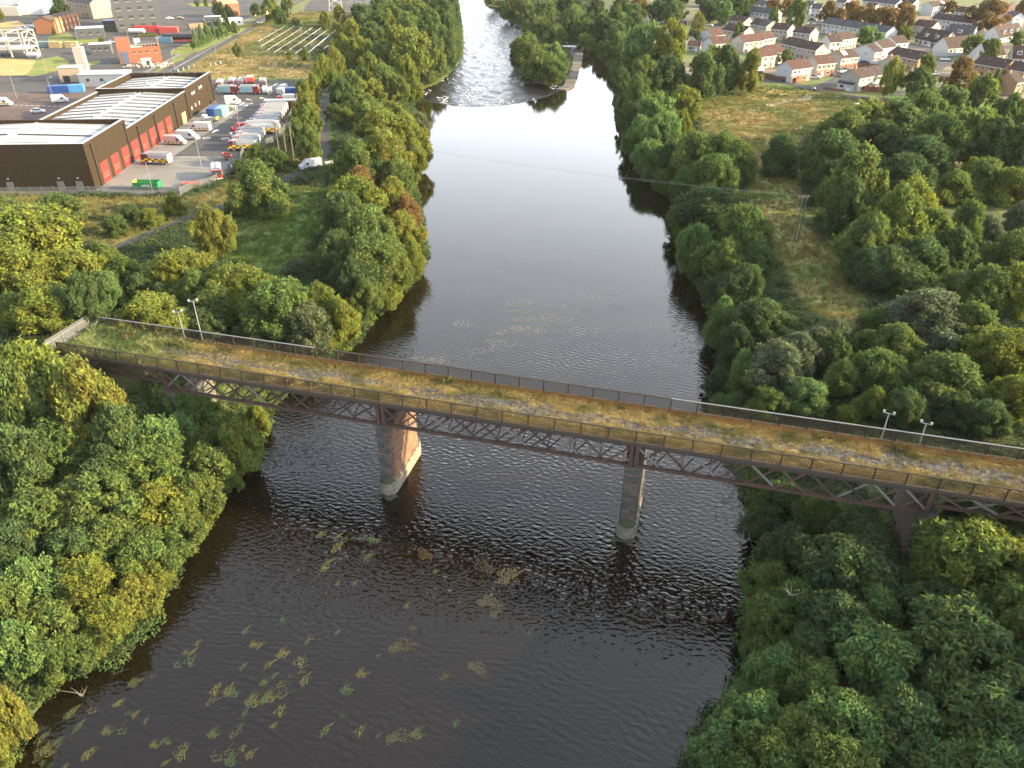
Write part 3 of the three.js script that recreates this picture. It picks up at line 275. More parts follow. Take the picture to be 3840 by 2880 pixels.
const WEEDS = [[-37.04,-45.03],[-37.2,-44.66],[-35.75,-43.81],[-35.06,-43.69],[-41.02,-43.81],[-41.17,-43.45],[-39.28,-44.11],[-39.84,-42.05],[-39.69,-42.4],[-36.82,-41.88],[-35.58,-42.05],[-37.47,-39.93],[-37.68,-39.49],[-40.69,-40.81],[-43.17,-42.17],[-42.52,-41.14],[-42.03,-39.82],[-41.27,-39.93],[-38.84,-48.5],[-32.09,-51.76],[-32.31,-50.41],[-32.83,-50.55],[-33.18,-49.17],[-32.13,-49.58],[-36.25,-47.18],[-36.64,-46.92],[-35.11,-47.84],[-28.51,-46.28],[-27.21,-46.03],[-26.62,-45.9],[-28.53,-45.03],[-33.82,-43.04],[-31.4,-40.92],[-31.99,-40.58],[-29.88,-39.93],[-29.33,-40.36],[-29.21,-39.49],[-27.11,-41.59],[-25.29,-41.65],[-24.87,-42.51],[-24.85,-43.69],[-24.45,-44.91],[-25.2,-40.03],[-24.07,-40.36],[-23.23,-39.6],[-24.69,-39.06],[-26.15,-39.49],[-26.64,-48.9],[-27.67,-53.15],[-26.25,-51.54],[-40.35,-38.74],[-38.99,-38.64],[-30.49,-38.85],[-30.84,-40.81],[-41.89,-39.17],[-41.17,-38.96],[-21.19,-62.75],[-21.31,-61.98],[-21.09,-63.34],[-19.4,-59.81],[-17.45,-59.81],[-24.12,-54.65],[-20.75,-52.54],[-20.99,-51.91],[-18.14,-53.02],[-23.02,-50.38],[-20.87,-49.78],[-21.18,-49.48],[-24.17,-49.04],[-23.98,-47.03],[-22.37,-46.89],[-23.24,-47.88],[-23.45,-45.11],[-23.05,-45.38],[-21.97,-45.79],[-21.76,-44.05],[-20.14,-47.17],[-15.84,-46.2],[-10.45,-53.67],[-11.39,-56.68],[-17.1,-41.89],[-21.91,-42.45],[-15.84,-43.66],[-13.89,-42.07],[-12.15,-41.52],[-8.65,-41.64],[-6.73,-47.74],[-5.21,-42.89],[1.78,-53.02],[-22.93,-67.56],[-20.05,-66.61],[-20.47,-65.67],[-20.82,-64.85],[-16.35,-66.61],[-17.68,-67.03],[-16.8,-63.94],[-13.45,-50.22],[-14.71,-48.02],[-21.65,-47.88],[-25.71,-51.45],[-20.88,-67.03],[-8.65,-61.59],[-20.78,-48.31]];
const MATS = [[-9.88,-64.14],[-3.01,-62.17],[-0.73,-60.65],[-11.58,-51.29],[-3.73,-48.89],[-10.55,-41.4],[-2.87,-57.21],[-1.89,-55.66]];
const PALE = [[3.71,-123.8],[1.2,-127.18],[5.33,-121.98],[2.8,-119.85],[-0.49,-119.33],[-4.4,-112.66],[-13.49,-109.07],[-1.67,-114.76],[6.3,-125.66],[13.24,-127.18],[8.76,-123.8],[13.44,-119.33],[1.67,-130.5],[8.2,-129.51],[-12.38,-109.53],[19.42,-128.53],[11.61,-116.76],[4.4,-118.46],[-8.83,-121.98],[17.32,-133.54]];
const BANKWEED = [[-36.98,-91.81],[-35.32,-89.47],[-34.98,-81.4],[-35.31,-80.4],[-35.11,-82.93],[-35.94,-79.41],[-36.12,-77.02],[27.86,-68.74],[28.51,-69.72],[-39.89,-64.84],[30.29,-97.4]];
// ---------- terrain ----------
const RIVER = [...RIVER_L, ...[...RIVER_R].reverse()];
const BO = [-45.23, -83.84], BE = [0.9645, 0.2638], BN = [0.2638, -0.9645], SPAN = 30.5;
const bridgeUV = (x, z) => { const dx = x - BO[0], dz = z - BO[1]; return [dx * BE[0] + dz * BE[1], dx * BN[0] + dz * BN[1]]; };
const riverBox = bounds(RIVER);
function ground(x, z) {
  let h = G, d = 99;
  if (x > riverBox[0] - 30 && x < riverBox[1] + 30) {
    d = sdf(RIVER, x, z);
    h = d < 0 ? -1.6 * ss(0, 3, -d) : 0.15 + 3.2 * ss(0, 8, d) + 1.65 * ss(5, 26, d);
    if (x > -20 && x < 50 && z < -340 && z > -480) { const di = sdf(ISLAND, x, z); if (di < 2) h = Math.max(h, -1.6 + 2.9 * ss(2, -5, di)); }
  }
  if (z > -180 && x < 0) { const [u, v] = bridgeUV(x, z); if (u < 8) h = Math.max(h, 13.3 - Math.max(0, Math.abs(v - 3.8) - 5.2) / 1.5 - Math.max(0, u + 11.5) / 0.8); }
  return h;
}
// what grows or lies where: colours of the ground itself
const KINDS = { meadow: [0.1, 0.15, 0.036], rough: [0.15, 0.145, 0.055], dry: [0.25, 0.2, 0.095], dryr: [0.2, 0.17, 0.065], solar: [0.11, 0.125, 0.05], trail: [0.19, 0.2, 0.068], bank: [0.05, 0.085, 0.035], lawn: [0.1, 0.15, 0.035] };
const TX = [-480, 480], TZ = [-780, 60];
const patchBoxes = GROUND_PATCHES.map(([, p]) => bounds(p));
const groundTex = colourTex(1536, 1344, (u, v) => {
  const x = TX[0] + u * (TX[1] - TX[0]), z = TZ[0] + v * (TZ[1] - TZ[0]);
  const n = fbm(x * 0.11, z * 0.11, 4), n2 = fbm(x * 0.6 + 9, z * 0.6, 3), n3 = fbm(x * 0.03 + 50, z * 0.03, 3);
  let c = [0.05 + 0.03 * n2, 0.06 + 0.035 * n2, 0.025 + 0.012 * n2];
  if (x < -95 || x > 110) c = [0.075 + 0.07 * n, 0.1 + 0.05 * n, 0.035 + 0.02 * n];
  for (let k = 0; k < GROUND_PATCHES.length; k++) {
    const b = patchBoxes[k]; if (x < b[0] - 8 || x > b[1] + 8 || z < b[2] - 8 || z > b[3] + 8) continue;
    const w = ss(3, -3, sdf(GROUND_PATCHES[k][1], x, z) + (n - 0.5) * 10); if (w <= 0) continue;
    let q = KINDS[GROUND_PATCHES[k][0]]; const t = GROUND_PATCHES[k][0];
    const dry = (t === 'meadow' || t === 'lawn' || t === 'bank') ? ss(0.5, 0.75, n3) * 0.5 : ss(0.35, 0.65, n);
    q = t === 'dry' || t === 'dryr' || t === 'rough' ? [q[0] * (0.45 + 0.75 * dry), q[1] * (0.6 + 0.55 * dry), q[2] * (0.5 + 0.6 * dry)] : [q[0] * (0.8 + 0.7 * dry), q[1] * (0.9 + 0.3 * dry), q[2] * (0.9 + 0.4 * dry)];
    if (t === 'dryr' && n2 > 0.6) q = [q[0] * 1.1, q[1] * 0.75, q[2] * 0.6];
    c = c.map((a, i) => a * (1 - w) + q[i] * w);
  }
  const f = 0.72 + 0.56 * n2; return c.map(a => a * f);
});
groundTex.wrapS = groundTex.wrapT = THREE.ClampToEdgeWrapping;
const earthBump = greyTex(256, (u, v) => tfbm(u, v, 16, 4));
{
  const xs = [], zs = [];
  for (let x = -4200; x <= 4200;) { xs.push(x); const a = Math.abs(x); x += a < 85 ? 1.8 : a < 150 ? 5 : a < 500 ? 25 : 400; }
  for (let z = 700; z >= -5000;) { zs.push(z); z -= z > 40 ? 110 : z > -24 ? 4 : z > -330 ? 1.8 : z > -520 ? 3.5 : z > -800 ? 14 : 300; }
  const nx = xs.length, nz = zs.length, pos = new Float32Array(nx * nz * 3), uv = new Float32Array(nx * nz * 2), idx = [];
  for (let j = 0; j < nz; j++) for (let i = 0; i < nx; i++) { const o = j * nx + i; pos[o * 3] = xs[i]; pos[o * 3 + 1] = ground(xs[i], zs[j]); pos[o * 3 + 2] = zs[j]; uv[o * 2] = (xs[i] - TX[0]) / (TX[1] - TX[0]); uv[o * 2 + 1] = (zs[j] - TZ[0]) / (TZ[1] - TZ[0]); if (i < nx - 1 && j < nz - 1) idx.push(o, o + 1, o + nx, o + 1, o + nx + 1, o + nx); }
  const g = new THREE.BufferGeometry(); g.setAttribute('position', new THREE.BufferAttribute(pos, 3)); g.setAttribute('uv', new THREE.BufferAttribute(uv, 2)); g.setIndex(idx); g.computeVertexNormals();
  const bt = earthBump.clone(); bt.repeat.set(120, 105);
  structure(mesh('ground', g, new THREE.MeshPhysicalMaterial({ specularIntensity: 0.3, map: groundTex, roughness: 1, bumpMap: bt, bumpScale: 0.12 }), scene));
}

// ---------- river ----------
// long-crested ripples: many wind-wave trains of slightly different heading, tiling over the square
const ripple = (n, kmin, kmax, dir, spread, sd) => {
  let s = sd; const r = () => { s = (s * 16807) % 2147483647; return s / 2147483647; };
  const W = []; for (let k = 0; k < n; k++) { const f = kmin + (kmax - kmin) * Math.pow(r(), 1.4), a = dir + spread * (r() + r() + r() - 1.5); W.push([Math.round(f * Math.cos(a)), Math.round(f * Math.sin(a)), r() * 6.283, 1 / Math.pow(f, 0.8)]); }
  const tot = Math.sqrt(W.reduce((a, w) => a + w[3] * w[3], 0)) * 1.5;
  return greyTex(512, (u, v) => { let h = 0; for (const w of W) h += w[3] * Math.sin(6.28318 * (w[0] * u + w[1] * v) + w[2]); return 0.5 + 0.5 * h / tot * (0.45 + 0.9 * tfbm(u, v, 5, 2)); });
};
const rip1 = ripple(60, 26, 78, 1.25, 0.9, 77), rip2 = ripple(40, 10, 34, 1.9, 1.1, 991);
function waterMat(scale, bump, rough, tex) { const t = tex.clone(); t.repeat.set(1 / scale, 1 / scale); return new THREE.MeshPhysicalMaterial({ color: col(0.006, 0.0043, 0.0022), roughness: rough, ior: 1.42, bumpMap: t, bumpScale: bump }); }
{
  // still reach above the weir: its far edge follows the curved crest
  // ripples are strongest round the piers and die out upstream, where the surface lies smooth: the same waves, lower from strip to strip
  const amp = z => 0.012 + 0.05 * Math.exp(-(((z + 72) / 26) ** 2)) + 0.017 * Math.exp(-(((z + 112) / 30) ** 2)) + 0.01 * Math.exp(-(((z + 40) / 40) ** 2)) - 0.009 * ss(-120, -175, z);
  const cuts = [60, -14, -22, -28]; while (cuts[cuts.length - 1] > -150) cuts.push(cuts[cuts.length - 1] - (cuts[cuts.length - 1] > -64 ? 1.5 : 3)); cuts.push(-160, -175);
  for (let i = 0; i < cuts.length - 1; i++) structure(mesh('river_water', sheetGeo([[-90, cuts[i]], [-90, cuts[i + 1]], [95, cuts[i + 1]], [95, cuts[i]]], 0), waterMat(26, amp((Math.min(10, cuts[i]) + cuts[i + 1]) / 2), 0.05, rip1), scene));
  const last = cuts[cuts.length - 1];
  structure(mesh('river_water', sheetGeo([[-90, last], [-90, WEIR[0][1]], ...WEIR, [95, WEIR[WEIR.length - 1][1]], [95, last]], 0), waterMat(26, 0.003, 0.045, rip1), scene));
  // rapids below the weir: a broken, lower surface
  const pos = [], uv = [], idx = [], nx = 110, nz = 260;
  const crest = x => { let z = -330; for (let i = 0; i < WEIR.length - 1; i++) if (x >= WEIR[i][0] && x <= WEIR[i + 1][0]) { const t = (x - WEIR[i][0]) / (WEIR[i + 1][0] - WEIR[i][0]); z = WEIR[i][1] + t * (WEIR[i + 1][1] - WEIR[i][1]); break; } return z; };
  for (let j = 0; j <= nz; j++) for (let i = 0; i <= nx; i++) {
    const s = Math.pow(j / nz, 1.6), x = -110 + i * (147 / nx), z0 = crest(Math.max(-44, Math.min(37.5, x))), z = z0 + 0.1 - s * (900 + z0 * 0.2);
    const d = z0 - z, a = 0.55 * ss(0, 5, d);
    const n = fbm(x * 0.42 + 0.3 * fbm(x * 0.1, z * 0.1) * 10, z * 0.26, 4) - 0.47, n2 = fbm(x * 1.4, z * 0.8, 2) - 0.38;
    pos.push(x, 0.02 - 0.85 * ss(0, 4.5, d) + a * (n * 2.1 + n2 * 0.8), z); uv.push(x, z);
    if (i < nx && j < nz) { const o = j * (nx + 1) + i; idx.push(o, o + 1, o + nx + 1, o + 1, o + nx + 2, o + nx + 1); }
  }
  const g = new THREE.BufferGeometry(); g.setAttribute('position', new THREE.Float32BufferAttribute(pos, 3)); g.setAttribute('uv', new THREE.Float32BufferAttribute(uv, 2)); g.setIndex(idx); g.computeVertexNormals();
  structure(mesh('rapids_water', g, waterMat(11, 0.22, 0.16, rip2), scene));
  // weir crest stones
  const weir = thing('weir', 'low curved stone weir crossing the river below the wooded island', 'weir', 0, 0, 0);
  const stoneM = [mat(0.12, 0.11, 0.095), mat(0.09, 0.085, 0.075)];
  for (let i = 1; i < 10; i++) { const a = WEIR[i], b = WEIR[i + 1], n = Math.round(Math.hypot(b[0] - a[0], b[1] - a[1]) / 2.2); for (let k = 0; k < n; k++) { const t = (k + 0.5) / n; mesh('crest_stone', B(2.1, 0.9, 0.9), stoneM[(i + k) % 2], weir, a[0] + (b[0] - a[0]) * t, -0.46, a[1] + (b[1] - a[1]) * t, -Math.atan2(b[1] - a[1], b[0] - a[0])); } }
  const wall = thing('stone_training_wall', 'sloping grey stone wall beside the wooded island at the weir', 'wall', 0, 0, 0);
  const w0 = [20.5, -322], ctrl = WEIR.slice(9, 16);
  for (let i = 0; i < ctrl.length - 1; i++) { const a = ctrl[i], b = ctrl[i + 1], l = Math.hypot(b[0] - a[0], b[1] - a[1]), n = Math.max(2, Math.round(l / 5)); for (let k = 0; k < n; k++) { const t = (k + 0.5) / n; mesh('coping_stone', B(l / n - 0.15, 1.6, 4 + (i % 2) * 0.4), stoneM[k % 2], wall, a[0] + (b[0] - a[0]) * t, -0.3 + (k % 3) * 0.06, a[1] + (b[1] - a[1]) * t, -Math.atan2(b[1] - a[1], b[0] - a[0])); } }
  // white water over the side fall
  const fm = mat(0.75, 0.78, 0.8, 0.7); const foam = [];
  for (let i = 0; i < 260; i++) { const t = rnd(); foam.push([18 + 18 * t + rr(-0.6, 0.6), -0.25 + rr(-0.35, 0.1), -452 + rr(-1.4, 1.4) + t * 4, rr(0, 6), rr(0.25, 0.7), null, rr(0.1, 0.25)]); }
  for (let i = 0; i < 9000; i++) { const z = -300 - 330 * Math.pow(rnd(), 1.3), x = rr(-60, 36), e = sdf(RIVER, x, z); if (e > -0.6 || z > crest(Math.max(-44, Math.min(37.5, x))) - 0.6 || sdf(ISLAND, x, z) < 1 || fbm(x * 0.22, z * 0.07, 3) < 0.55) continue; foam.push([x, -0.62 + rr(-0.1, 0.2), z, rr(-0.4, 0.4), rr(0.07, 0.26), null, rr(0.04, 0.1)]); }
  scatter('foam', new THREE.IcosahedronGeometry(1, 0).scale(2.2, 1, 0.8), fm, foam);
}

// ---------- small growth: grass, undergrowth, water weed ----------
function blades(n, h, spread, lean, w, sd) { // a tuft of bent blades
  const s0 = seed; seed = sd; const pos = [];
  for (let i = 0; i < n; i++) { const a = rr(0, 6.283), r = rr(0, spread), x = Math.cos(a) * r, z = Math.sin(a) * r, hh = h * rr(0.5, 1), lx = Math.cos(a + rr(-0.8, 0.8)) * lean * hh * rr(0.3, 1), lz = Math.sin(a + rr(-0.8, 0.8)) * lean * hh * rr(0.3, 1), px = -Math.sin(a) * w, pz = Math.cos(a) * w;
    pos.push(x - px, 0, z - pz, x + px, 0, z + pz, x + lx * 0.4, hh * 0.62, z + lz * 0.4, x + px, 0, z + pz, x + px * 0.5 + lx * 0.4, hh * 0.6, z + pz * 0.5 + lz * 0.4, x + lx, hh, z + lz, x + lx * 0.4 - px * 0.5, hh * 0.6, z + lz * 0.4 - pz * 0.5, x + px, 0, z + pz, x + lx, hh, z + lz); }
  seed = s0; const g = new THREE.BufferGeometry(); g.setAttribute('position', new THREE.Float32BufferAttribute(pos, 3)); return g;
}
const leafM = (r, g, b, t = 0.35) => new THREE.MeshPhysicalMaterial({ color: col(r, g, b), roughness: 1, transmission: t, thickness: 0, side: THREE.DoubleSide, specularIntensity: 0.25 });
const grassM = leafM(1, 1, 1, 0.3);
const tuftG = blades(9, 1, 0.55, 0.55, 0.06, 5), fineG = blades(12, 1, 0.6, 0.7, 0.035, 6);
const GRASSC = { meadow: [[0.09, 0.15, 0.032], [0.13, 0.165, 0.04], [0.07, 0.12, 0.028], [0.18, 0.16, 0.065]], rough: [[0.16, 0.15, 0.05], [0.2, 0.17, 0.07], [0.08, 0.11, 0.03], [0.24, 0.19, 0.09]], dry: [[0.14, 0.14, 0.05], [0.2, 0.17, 0.075], [0.25, 0.2, 0.095], [0.27, 0.22, 0.11]], dryr: [[0.13, 0.15, 0.045], [0.17, 0.16, 0.055], [0.22, 0.18, 0.07], [0.27, 0.21, 0.09], [0.22, 0.13, 0.055]], trail: [[0.2, 0.21, 0.066], [0.24, 0.2, 0.08], [0.14, 0.185, 0.045]], solar: [[0.1, 0.125, 0.04], [0.15, 0.14, 0.06], [0.06, 0.1, 0.03]], bank: [[0.05, 0.09, 0.035], [0.07, 0.11, 0.045]], lawn: [[0.1, 0.15, 0.035]] };
const PATCHNAME = { meadow: 'green meadow grass by the footpath', rough: 'rough yellowing grass along the station fence', dry: 'dry pale grass field by the solar rows', dryr: 'golden dry grass field below the houses', trail: 'grass along the trodden strip under the power line', solar: 'grass between the solar rows', bank: 'dark green creeping growth on the river bank', lawn: 'mown grass verge by the estate road' };
const skipGrass = (x, z) => inside(YARD, x, z) || PATHSEG(x, z) < 1.9;
function PATHSEG(x, z) { let d = 1e9; for (let i = 0; i < PATH.length - 1; i++) d = Math.min(d, segDist(x, z, PATH[i], PATH[i + 1])); return d; }
{
  for (const [kind, poly] of GROUND_PATCHES) {
    if (kind === 'lawn') continue;
    const b = bounds(poly), area = (b[1] - b[0]) * (b[3] - b[2]), dens = kind === 'dry' || kind === 'solar' ? 0.55 : kind === 'dryr' ? 1.1 : 2.0, items = [];
    for (let i = 0; i < Math.min(area * dens, 30000); i++) {
      const x = rr(b[0], b[1]), z = rr(b[2], b[3]); if (!inside(poly, x, z) || skipGrass(x, z)) continue;
      const n = fbm(x * 0.09, z * 0.09, 3) - (kind === 'dryr' ? 0.16 * ss(-265, -300, z) : 0), n2 = fbm(x * 0.3 + 7, z * 0.3, 2), cs = GRASSC[kind], q = cs[Math.min(cs.length - 1, Math.floor(Math.max(0, (n - 0.22) * 1.9 + rr(-0.18, 0.18)) * cs.length))], f = rr(0.75, 1.25);
      const hgt = (kind === 'dry' || kind === 'solar' ? 0.9 : kind === 'bank' ? 0.9 : 0.75) * rr(0.5, 1.2) * (0.5 + n2 * 1.4);
      items.push([x, ground(x, z) - 0.03, z, rr(0, 6.28), rr(0.7, 1.3) * (dens < 1 ? 1.6 : 1), col(q[0] * f, q[1] * f, q[2] * f), hgt]);
    }
    tag(scatter('tall_grass', tuftG, grassM, items), PATCHNAME[kind], 'grass');
  }
}
// leafy clump used for undergrowth
function leafCloud(n, R, hgt, size, sd, base = 0) {
  const s0 = seed; seed = sd; const pos = [], c = [];
  for (let i = 0; i < n; i++) { const a = rr(0, 6.283), v = Math.acos(rr(base, 1)), r = R * Math.pow(rnd(), 0.25), x = Math.sin(v) * Math.cos(a) * r, y = Math.cos(v) * hgt * (r / R), z = Math.sin(v) * Math.sin(a) * r; leafAt(pos, c, x, y, z, x / R + rr(-0.8, 0.8), y / hgt + rr(-0.3, 0.9), z / R + rr(-0.8, 0.8), size * rr(0.7, 1.3), rr(0.75, 1.25)); }
  seed = s0; return leafGeo(pos, c);
}
const lN = V3(0, 0, 0), lT = V3(0, 0, 0), lB = V3(0, 0, 0);
function leafAt(pos, c, x, y, z, nx, ny, nz, s, tone, hue = 0, droop = 0) {
  lN.set(nx, ny, nz).normalize(); lT.set(rr(-1, 1), rr(-1, 1) - droop, rr(-1, 1)).cross(lN).normalize(); lB.crossVectors(lN, lT);
  if (droop) { lB.y -= droop; lB.normalize(); }
  const w = s * 0.42, b = s * 0.16;
  pos.push(x - lB.x * s, y - lB.y * s, z - lB.z * s, x + lT.x * w + lN.x * b, y + lT.y * w + lN.y * b, z + lT.z * w + lN.z * b, x + lB.x * s, y + lB.y * s, z + lB.z * s, x - lB.x * s, y - lB.y * s, z - lB.z * s, x + lB.x * s, y + lB.y * s, z + lB.z * s, x - lT.x * w + lN.x * b, y - lT.y * w + lN.y * b, z - lT.z * w + lN.z * b);
  for (let k = 0; k < 6; k++) c.push(tone * (1 + hue), tone, tone * (1 - hue));
}
function leafGeo(pos, c) { const g = new THREE.BufferGeometry(); g.setAttribute('position', new THREE.Float32BufferAttribute(pos, 3)); g.setAttribute('color', new THREE.Float32BufferAttribute(c, 3)); return g; }
{
  const cloud = leafCloud(46, 1, 0.8, 0.2, 11), um = leafM(1, 1, 1, 0.35); um.vertexColors = true;
  const zones = [
    ['undergrowth', 'dense green undergrowth below the trees on the station bank', -110, -8, -250, -34, x => x < 0, 11000],
    ['undergrowth', 'dense dark undergrowth below the trees on the housing bank', 12, 92, -330, -30, x => x > 0, 11000],
    ['undergrowth', 'undergrowth below the far riverside trees past the weir', -120, 60, -640, -335, () => true, 3500],
  ];
  for (const [name, label, x0, x1, z0, z1, ok, n] of zones) {
    const items = [];
    for (let i = 0; i < n * 3 && items.length < n; i++) {
      const x = rr(x0, x1), z = rr(z0, z1); if (!ok(x)) continue; const y = ground(x, z); if (y < 0.12) continue;
      if (GROUND_PATCHES.some(([k, p]) => k !== 'bank' && inside(p, x, z)) || skipGrass(x, z) || z < -330 && x < -100) continue;
      const [u, v] = bridgeUV(x, z); if (v > -0.5 && v < 8.3 && u > -16.5 && y > 8) continue;
      const n1 = fbm(x * 0.12, z * 0.12, 3), f = rr(0.7, 1.3), s = rr(0.6, 1.5) * (z < -335 ? 1.8 : 1);
      items.push([x, y - 0.1, z, rr(0, 6.28), s, n1 > 0.5 ? col(0.06 * f, 0.095 * f, 0.028 * f) : col(0.04 * f, 0.07 * f, 0.026 * f), s * rr(0.7, 1.3)]);
    }
    tag(scatter(name, cloud, um, items), label, 'undergrowth');
  }
}
{ // leafy fringe that hangs over the water's edge
  const cloud = leafCloud(54, 1, 0.75, 0.2, 12), um = leafM(1, 1, 1, 0.35); um.vertexColors = true;
  for (const [line, s, label] of [[RIVER_L, -1, 'leafy fringe along the water edge on the station bank'], [RIVER_R, 1, 'leafy fringe along the water edge on the housing bank']]) {
    const items = [];
    for (let i = 1; i < line.length - 3; i++) { const a = line[i], b = line[i + 1], L = Math.hypot(b[0] - a[0], b[1] - a[1]), n = Math.min(900, L * (a[1] > -340 ? 9 : 4)); for (let k = 0; k < n; k++) { const t = rnd(), x = a[0] + (b[0] - a[0]) * t + s * rr(-0.5, 5) , z = a[1] + (b[1] - a[1]) * t, y = ground(x, z); if (y < -0.9 || x > 60) continue; const f = rr(0.7, 1.35), q = rr(0.5, 1.25) * (a[1] < -300 ? 1.7 : 1), lush = hash(Math.floor(x / 4), Math.floor(z / 5)) > 0.5; items.push([x, Math.max(0, y) - 0.05, z, rr(0, 6.28), q, lush ? col(0.085 * f, 0.12 * f, 0.026 * f) : col(0.05 * f, 0.085 * f, 0.026 * f), q * rr(0.7, 1.3)]); } }
    tag(scatter('bank_growth', cloud, um, items), label, 'bank growth');
  }
}
// weed streaming in the current, tips lifting out of the water
function weedGeo(n, len, sd) {
  const s0 = seed; seed = sd; const pos = [];
  for (let i = 0; i < n; i++) { const a = rr(-0.75, 0.75), x = rr(-0.55, 0.4), z = rr(-0.55, 0.55), l = len * rr(0.2, 0.62), w = rr(0.014, 0.034), cx = Math.cos(a), cz = Math.sin(a), y0 = 0.01, y1 = rr(0.02, 0.12); pos.push(x - cz * w, y0, z + cx * w, x + cz * w, y0, z - cx * w, x + cx * l * 0.6, y1, z + cz * l * 0.6, x + cz * w, y0, z - cx * w, x + cx * l, y1 * 0.7, z + cz * l, x + cx * l * 0.6, y1, z + cz * l * 0.6); }
  seed = s0; const g = new THREE.BufferGeometry(); g.setAttribute('position', new THREE.Float32BufferAttribute(pos, 3)); return g;
}
{
  const gs = [weedGeo(18, 2.3, 21), weedGeo(30, 2.6, 22), weedGeo(12, 2.0, 23), weedGeo(22, 1.7, 24)], ms = [leafM(0.13, 0.17, 0.075), leafM(0.16, 0.175, 0.075), leafM(0.1, 0.155, 0.075), leafM(0.19, 0.19, 0.07)];
  WEEDS.forEach(([x, z], i) => { const o = mesh('water_weed', gs[i % 4], ms[(i * 7 + (i >> 2)) % 4], scene, x, 0.004, z, rr(0.5, 1.25)); const q = 0.4 + 0.6 * rnd() ** 1.5; o.scale.set(q * rr(0.8, 1.3), q, q * rr(0.7, 1.4)); tag(o, 'tuft of green weed trailing in the dark river in front of the bridge', 'water weed', 'weed tufts in the river'); });
  BANKWEED.forEach(([x, z], i) => { const o = mesh('reed_clump', blades(60, 1.5, 0.7, 0.8, 0.03, 60 + i), i % 2 ? ms[1] : ms[2], scene, x, Math.max(0, ground(x, z)), z); o.scale.set(1, 0.8, 1); tag(o, 'spiky reed clump at the river edge near the bridge', 'reeds', 'reed clumps at the river edge'); });
  const matG = n => { const q = []; for (let i = 0; i < n; i++) { const a = rr(0, 6.28), r = Math.sqrt(rnd()); q.push(new THREE.IcosahedronGeometry(rr(0.02, 0.075), 0).scale(1.8, 0.5, 1).translate(Math.cos(a) * r * 1.2 + 0.45 * r * r + rr(-0.25, 0.25), 0.015, Math.sin(a) * r * 0.6 * (1 + 0.5 * Math.sin(a * 3)) + rr(-0.15, 0.15))); } return join(q); };
  const wm = [mat(0.06, 0.042, 0.022), mat(0.036, 0.035, 0.027), mat(0.03, 0.03, 0.023)], bg = [matG(300), matG(360)];
  const names = ['orange-brown floating weed mat just in front of the bridge shade', 'grey curved weed mat in rippled water below the far pier', 'grey weed mat with dark hollow next to the curved one', 'pinkish grey weed mat in the middle of the near river', 'grey broken weed mat towards the housing bank', 'pale weed mat at the near edge of the picture', 'faint broad weed mat under the ripples', 'small weed mat trailing from the broad one'];
  MATS.forEach(([x, z], i) => { const o = mesh('weed_mat', bg[i % 2], wm[i ? 1 + i % 2 : 0], scene, x, 0.01, z, [2.4, 2.2, 0.8, 0.2, -0.6, 0.1, 0, 1][i]); o.scale.setScalar([0.9, 1.2, 1.3, 1.15, 0.9, 1, 1.1, 0.8][i]); if (i < 3) o.scale.y = 4; tag(o, names[i], 'weed mat'); });
  const pm = mat(0.2, 0.2, 0.17);
  const flat = n => { const q = []; for (let i = 0; i < n; i++) { const a = rr(0, 6.28), r = Math.sqrt(rnd()) * 1.4; q.push(new THREE.CylinderGeometry(rr(0.015, 0.055), 0.035, 0.02, 6).translate(Math.cos(a) * r * 1.9, 0.01, Math.sin(a) * r * 0.7)); } return join(q); };
  const fg = [flat(170), flat(130), flat(80)];
  PALE.forEach(([x, z], i) => { const o = mesh('floating_weed', fg[i % 3], pm, scene, x, 0.004, z, rr(-0.5, 0.5)); o.scale.set(rr(0.6, 1.5), 1, rr(0.6, 1.6)); tag(o, 'pale patch of floating weed flowers on the calm water beyond the bridge', 'floating weed', 'pale weed patches beyond the bridge'); });
}
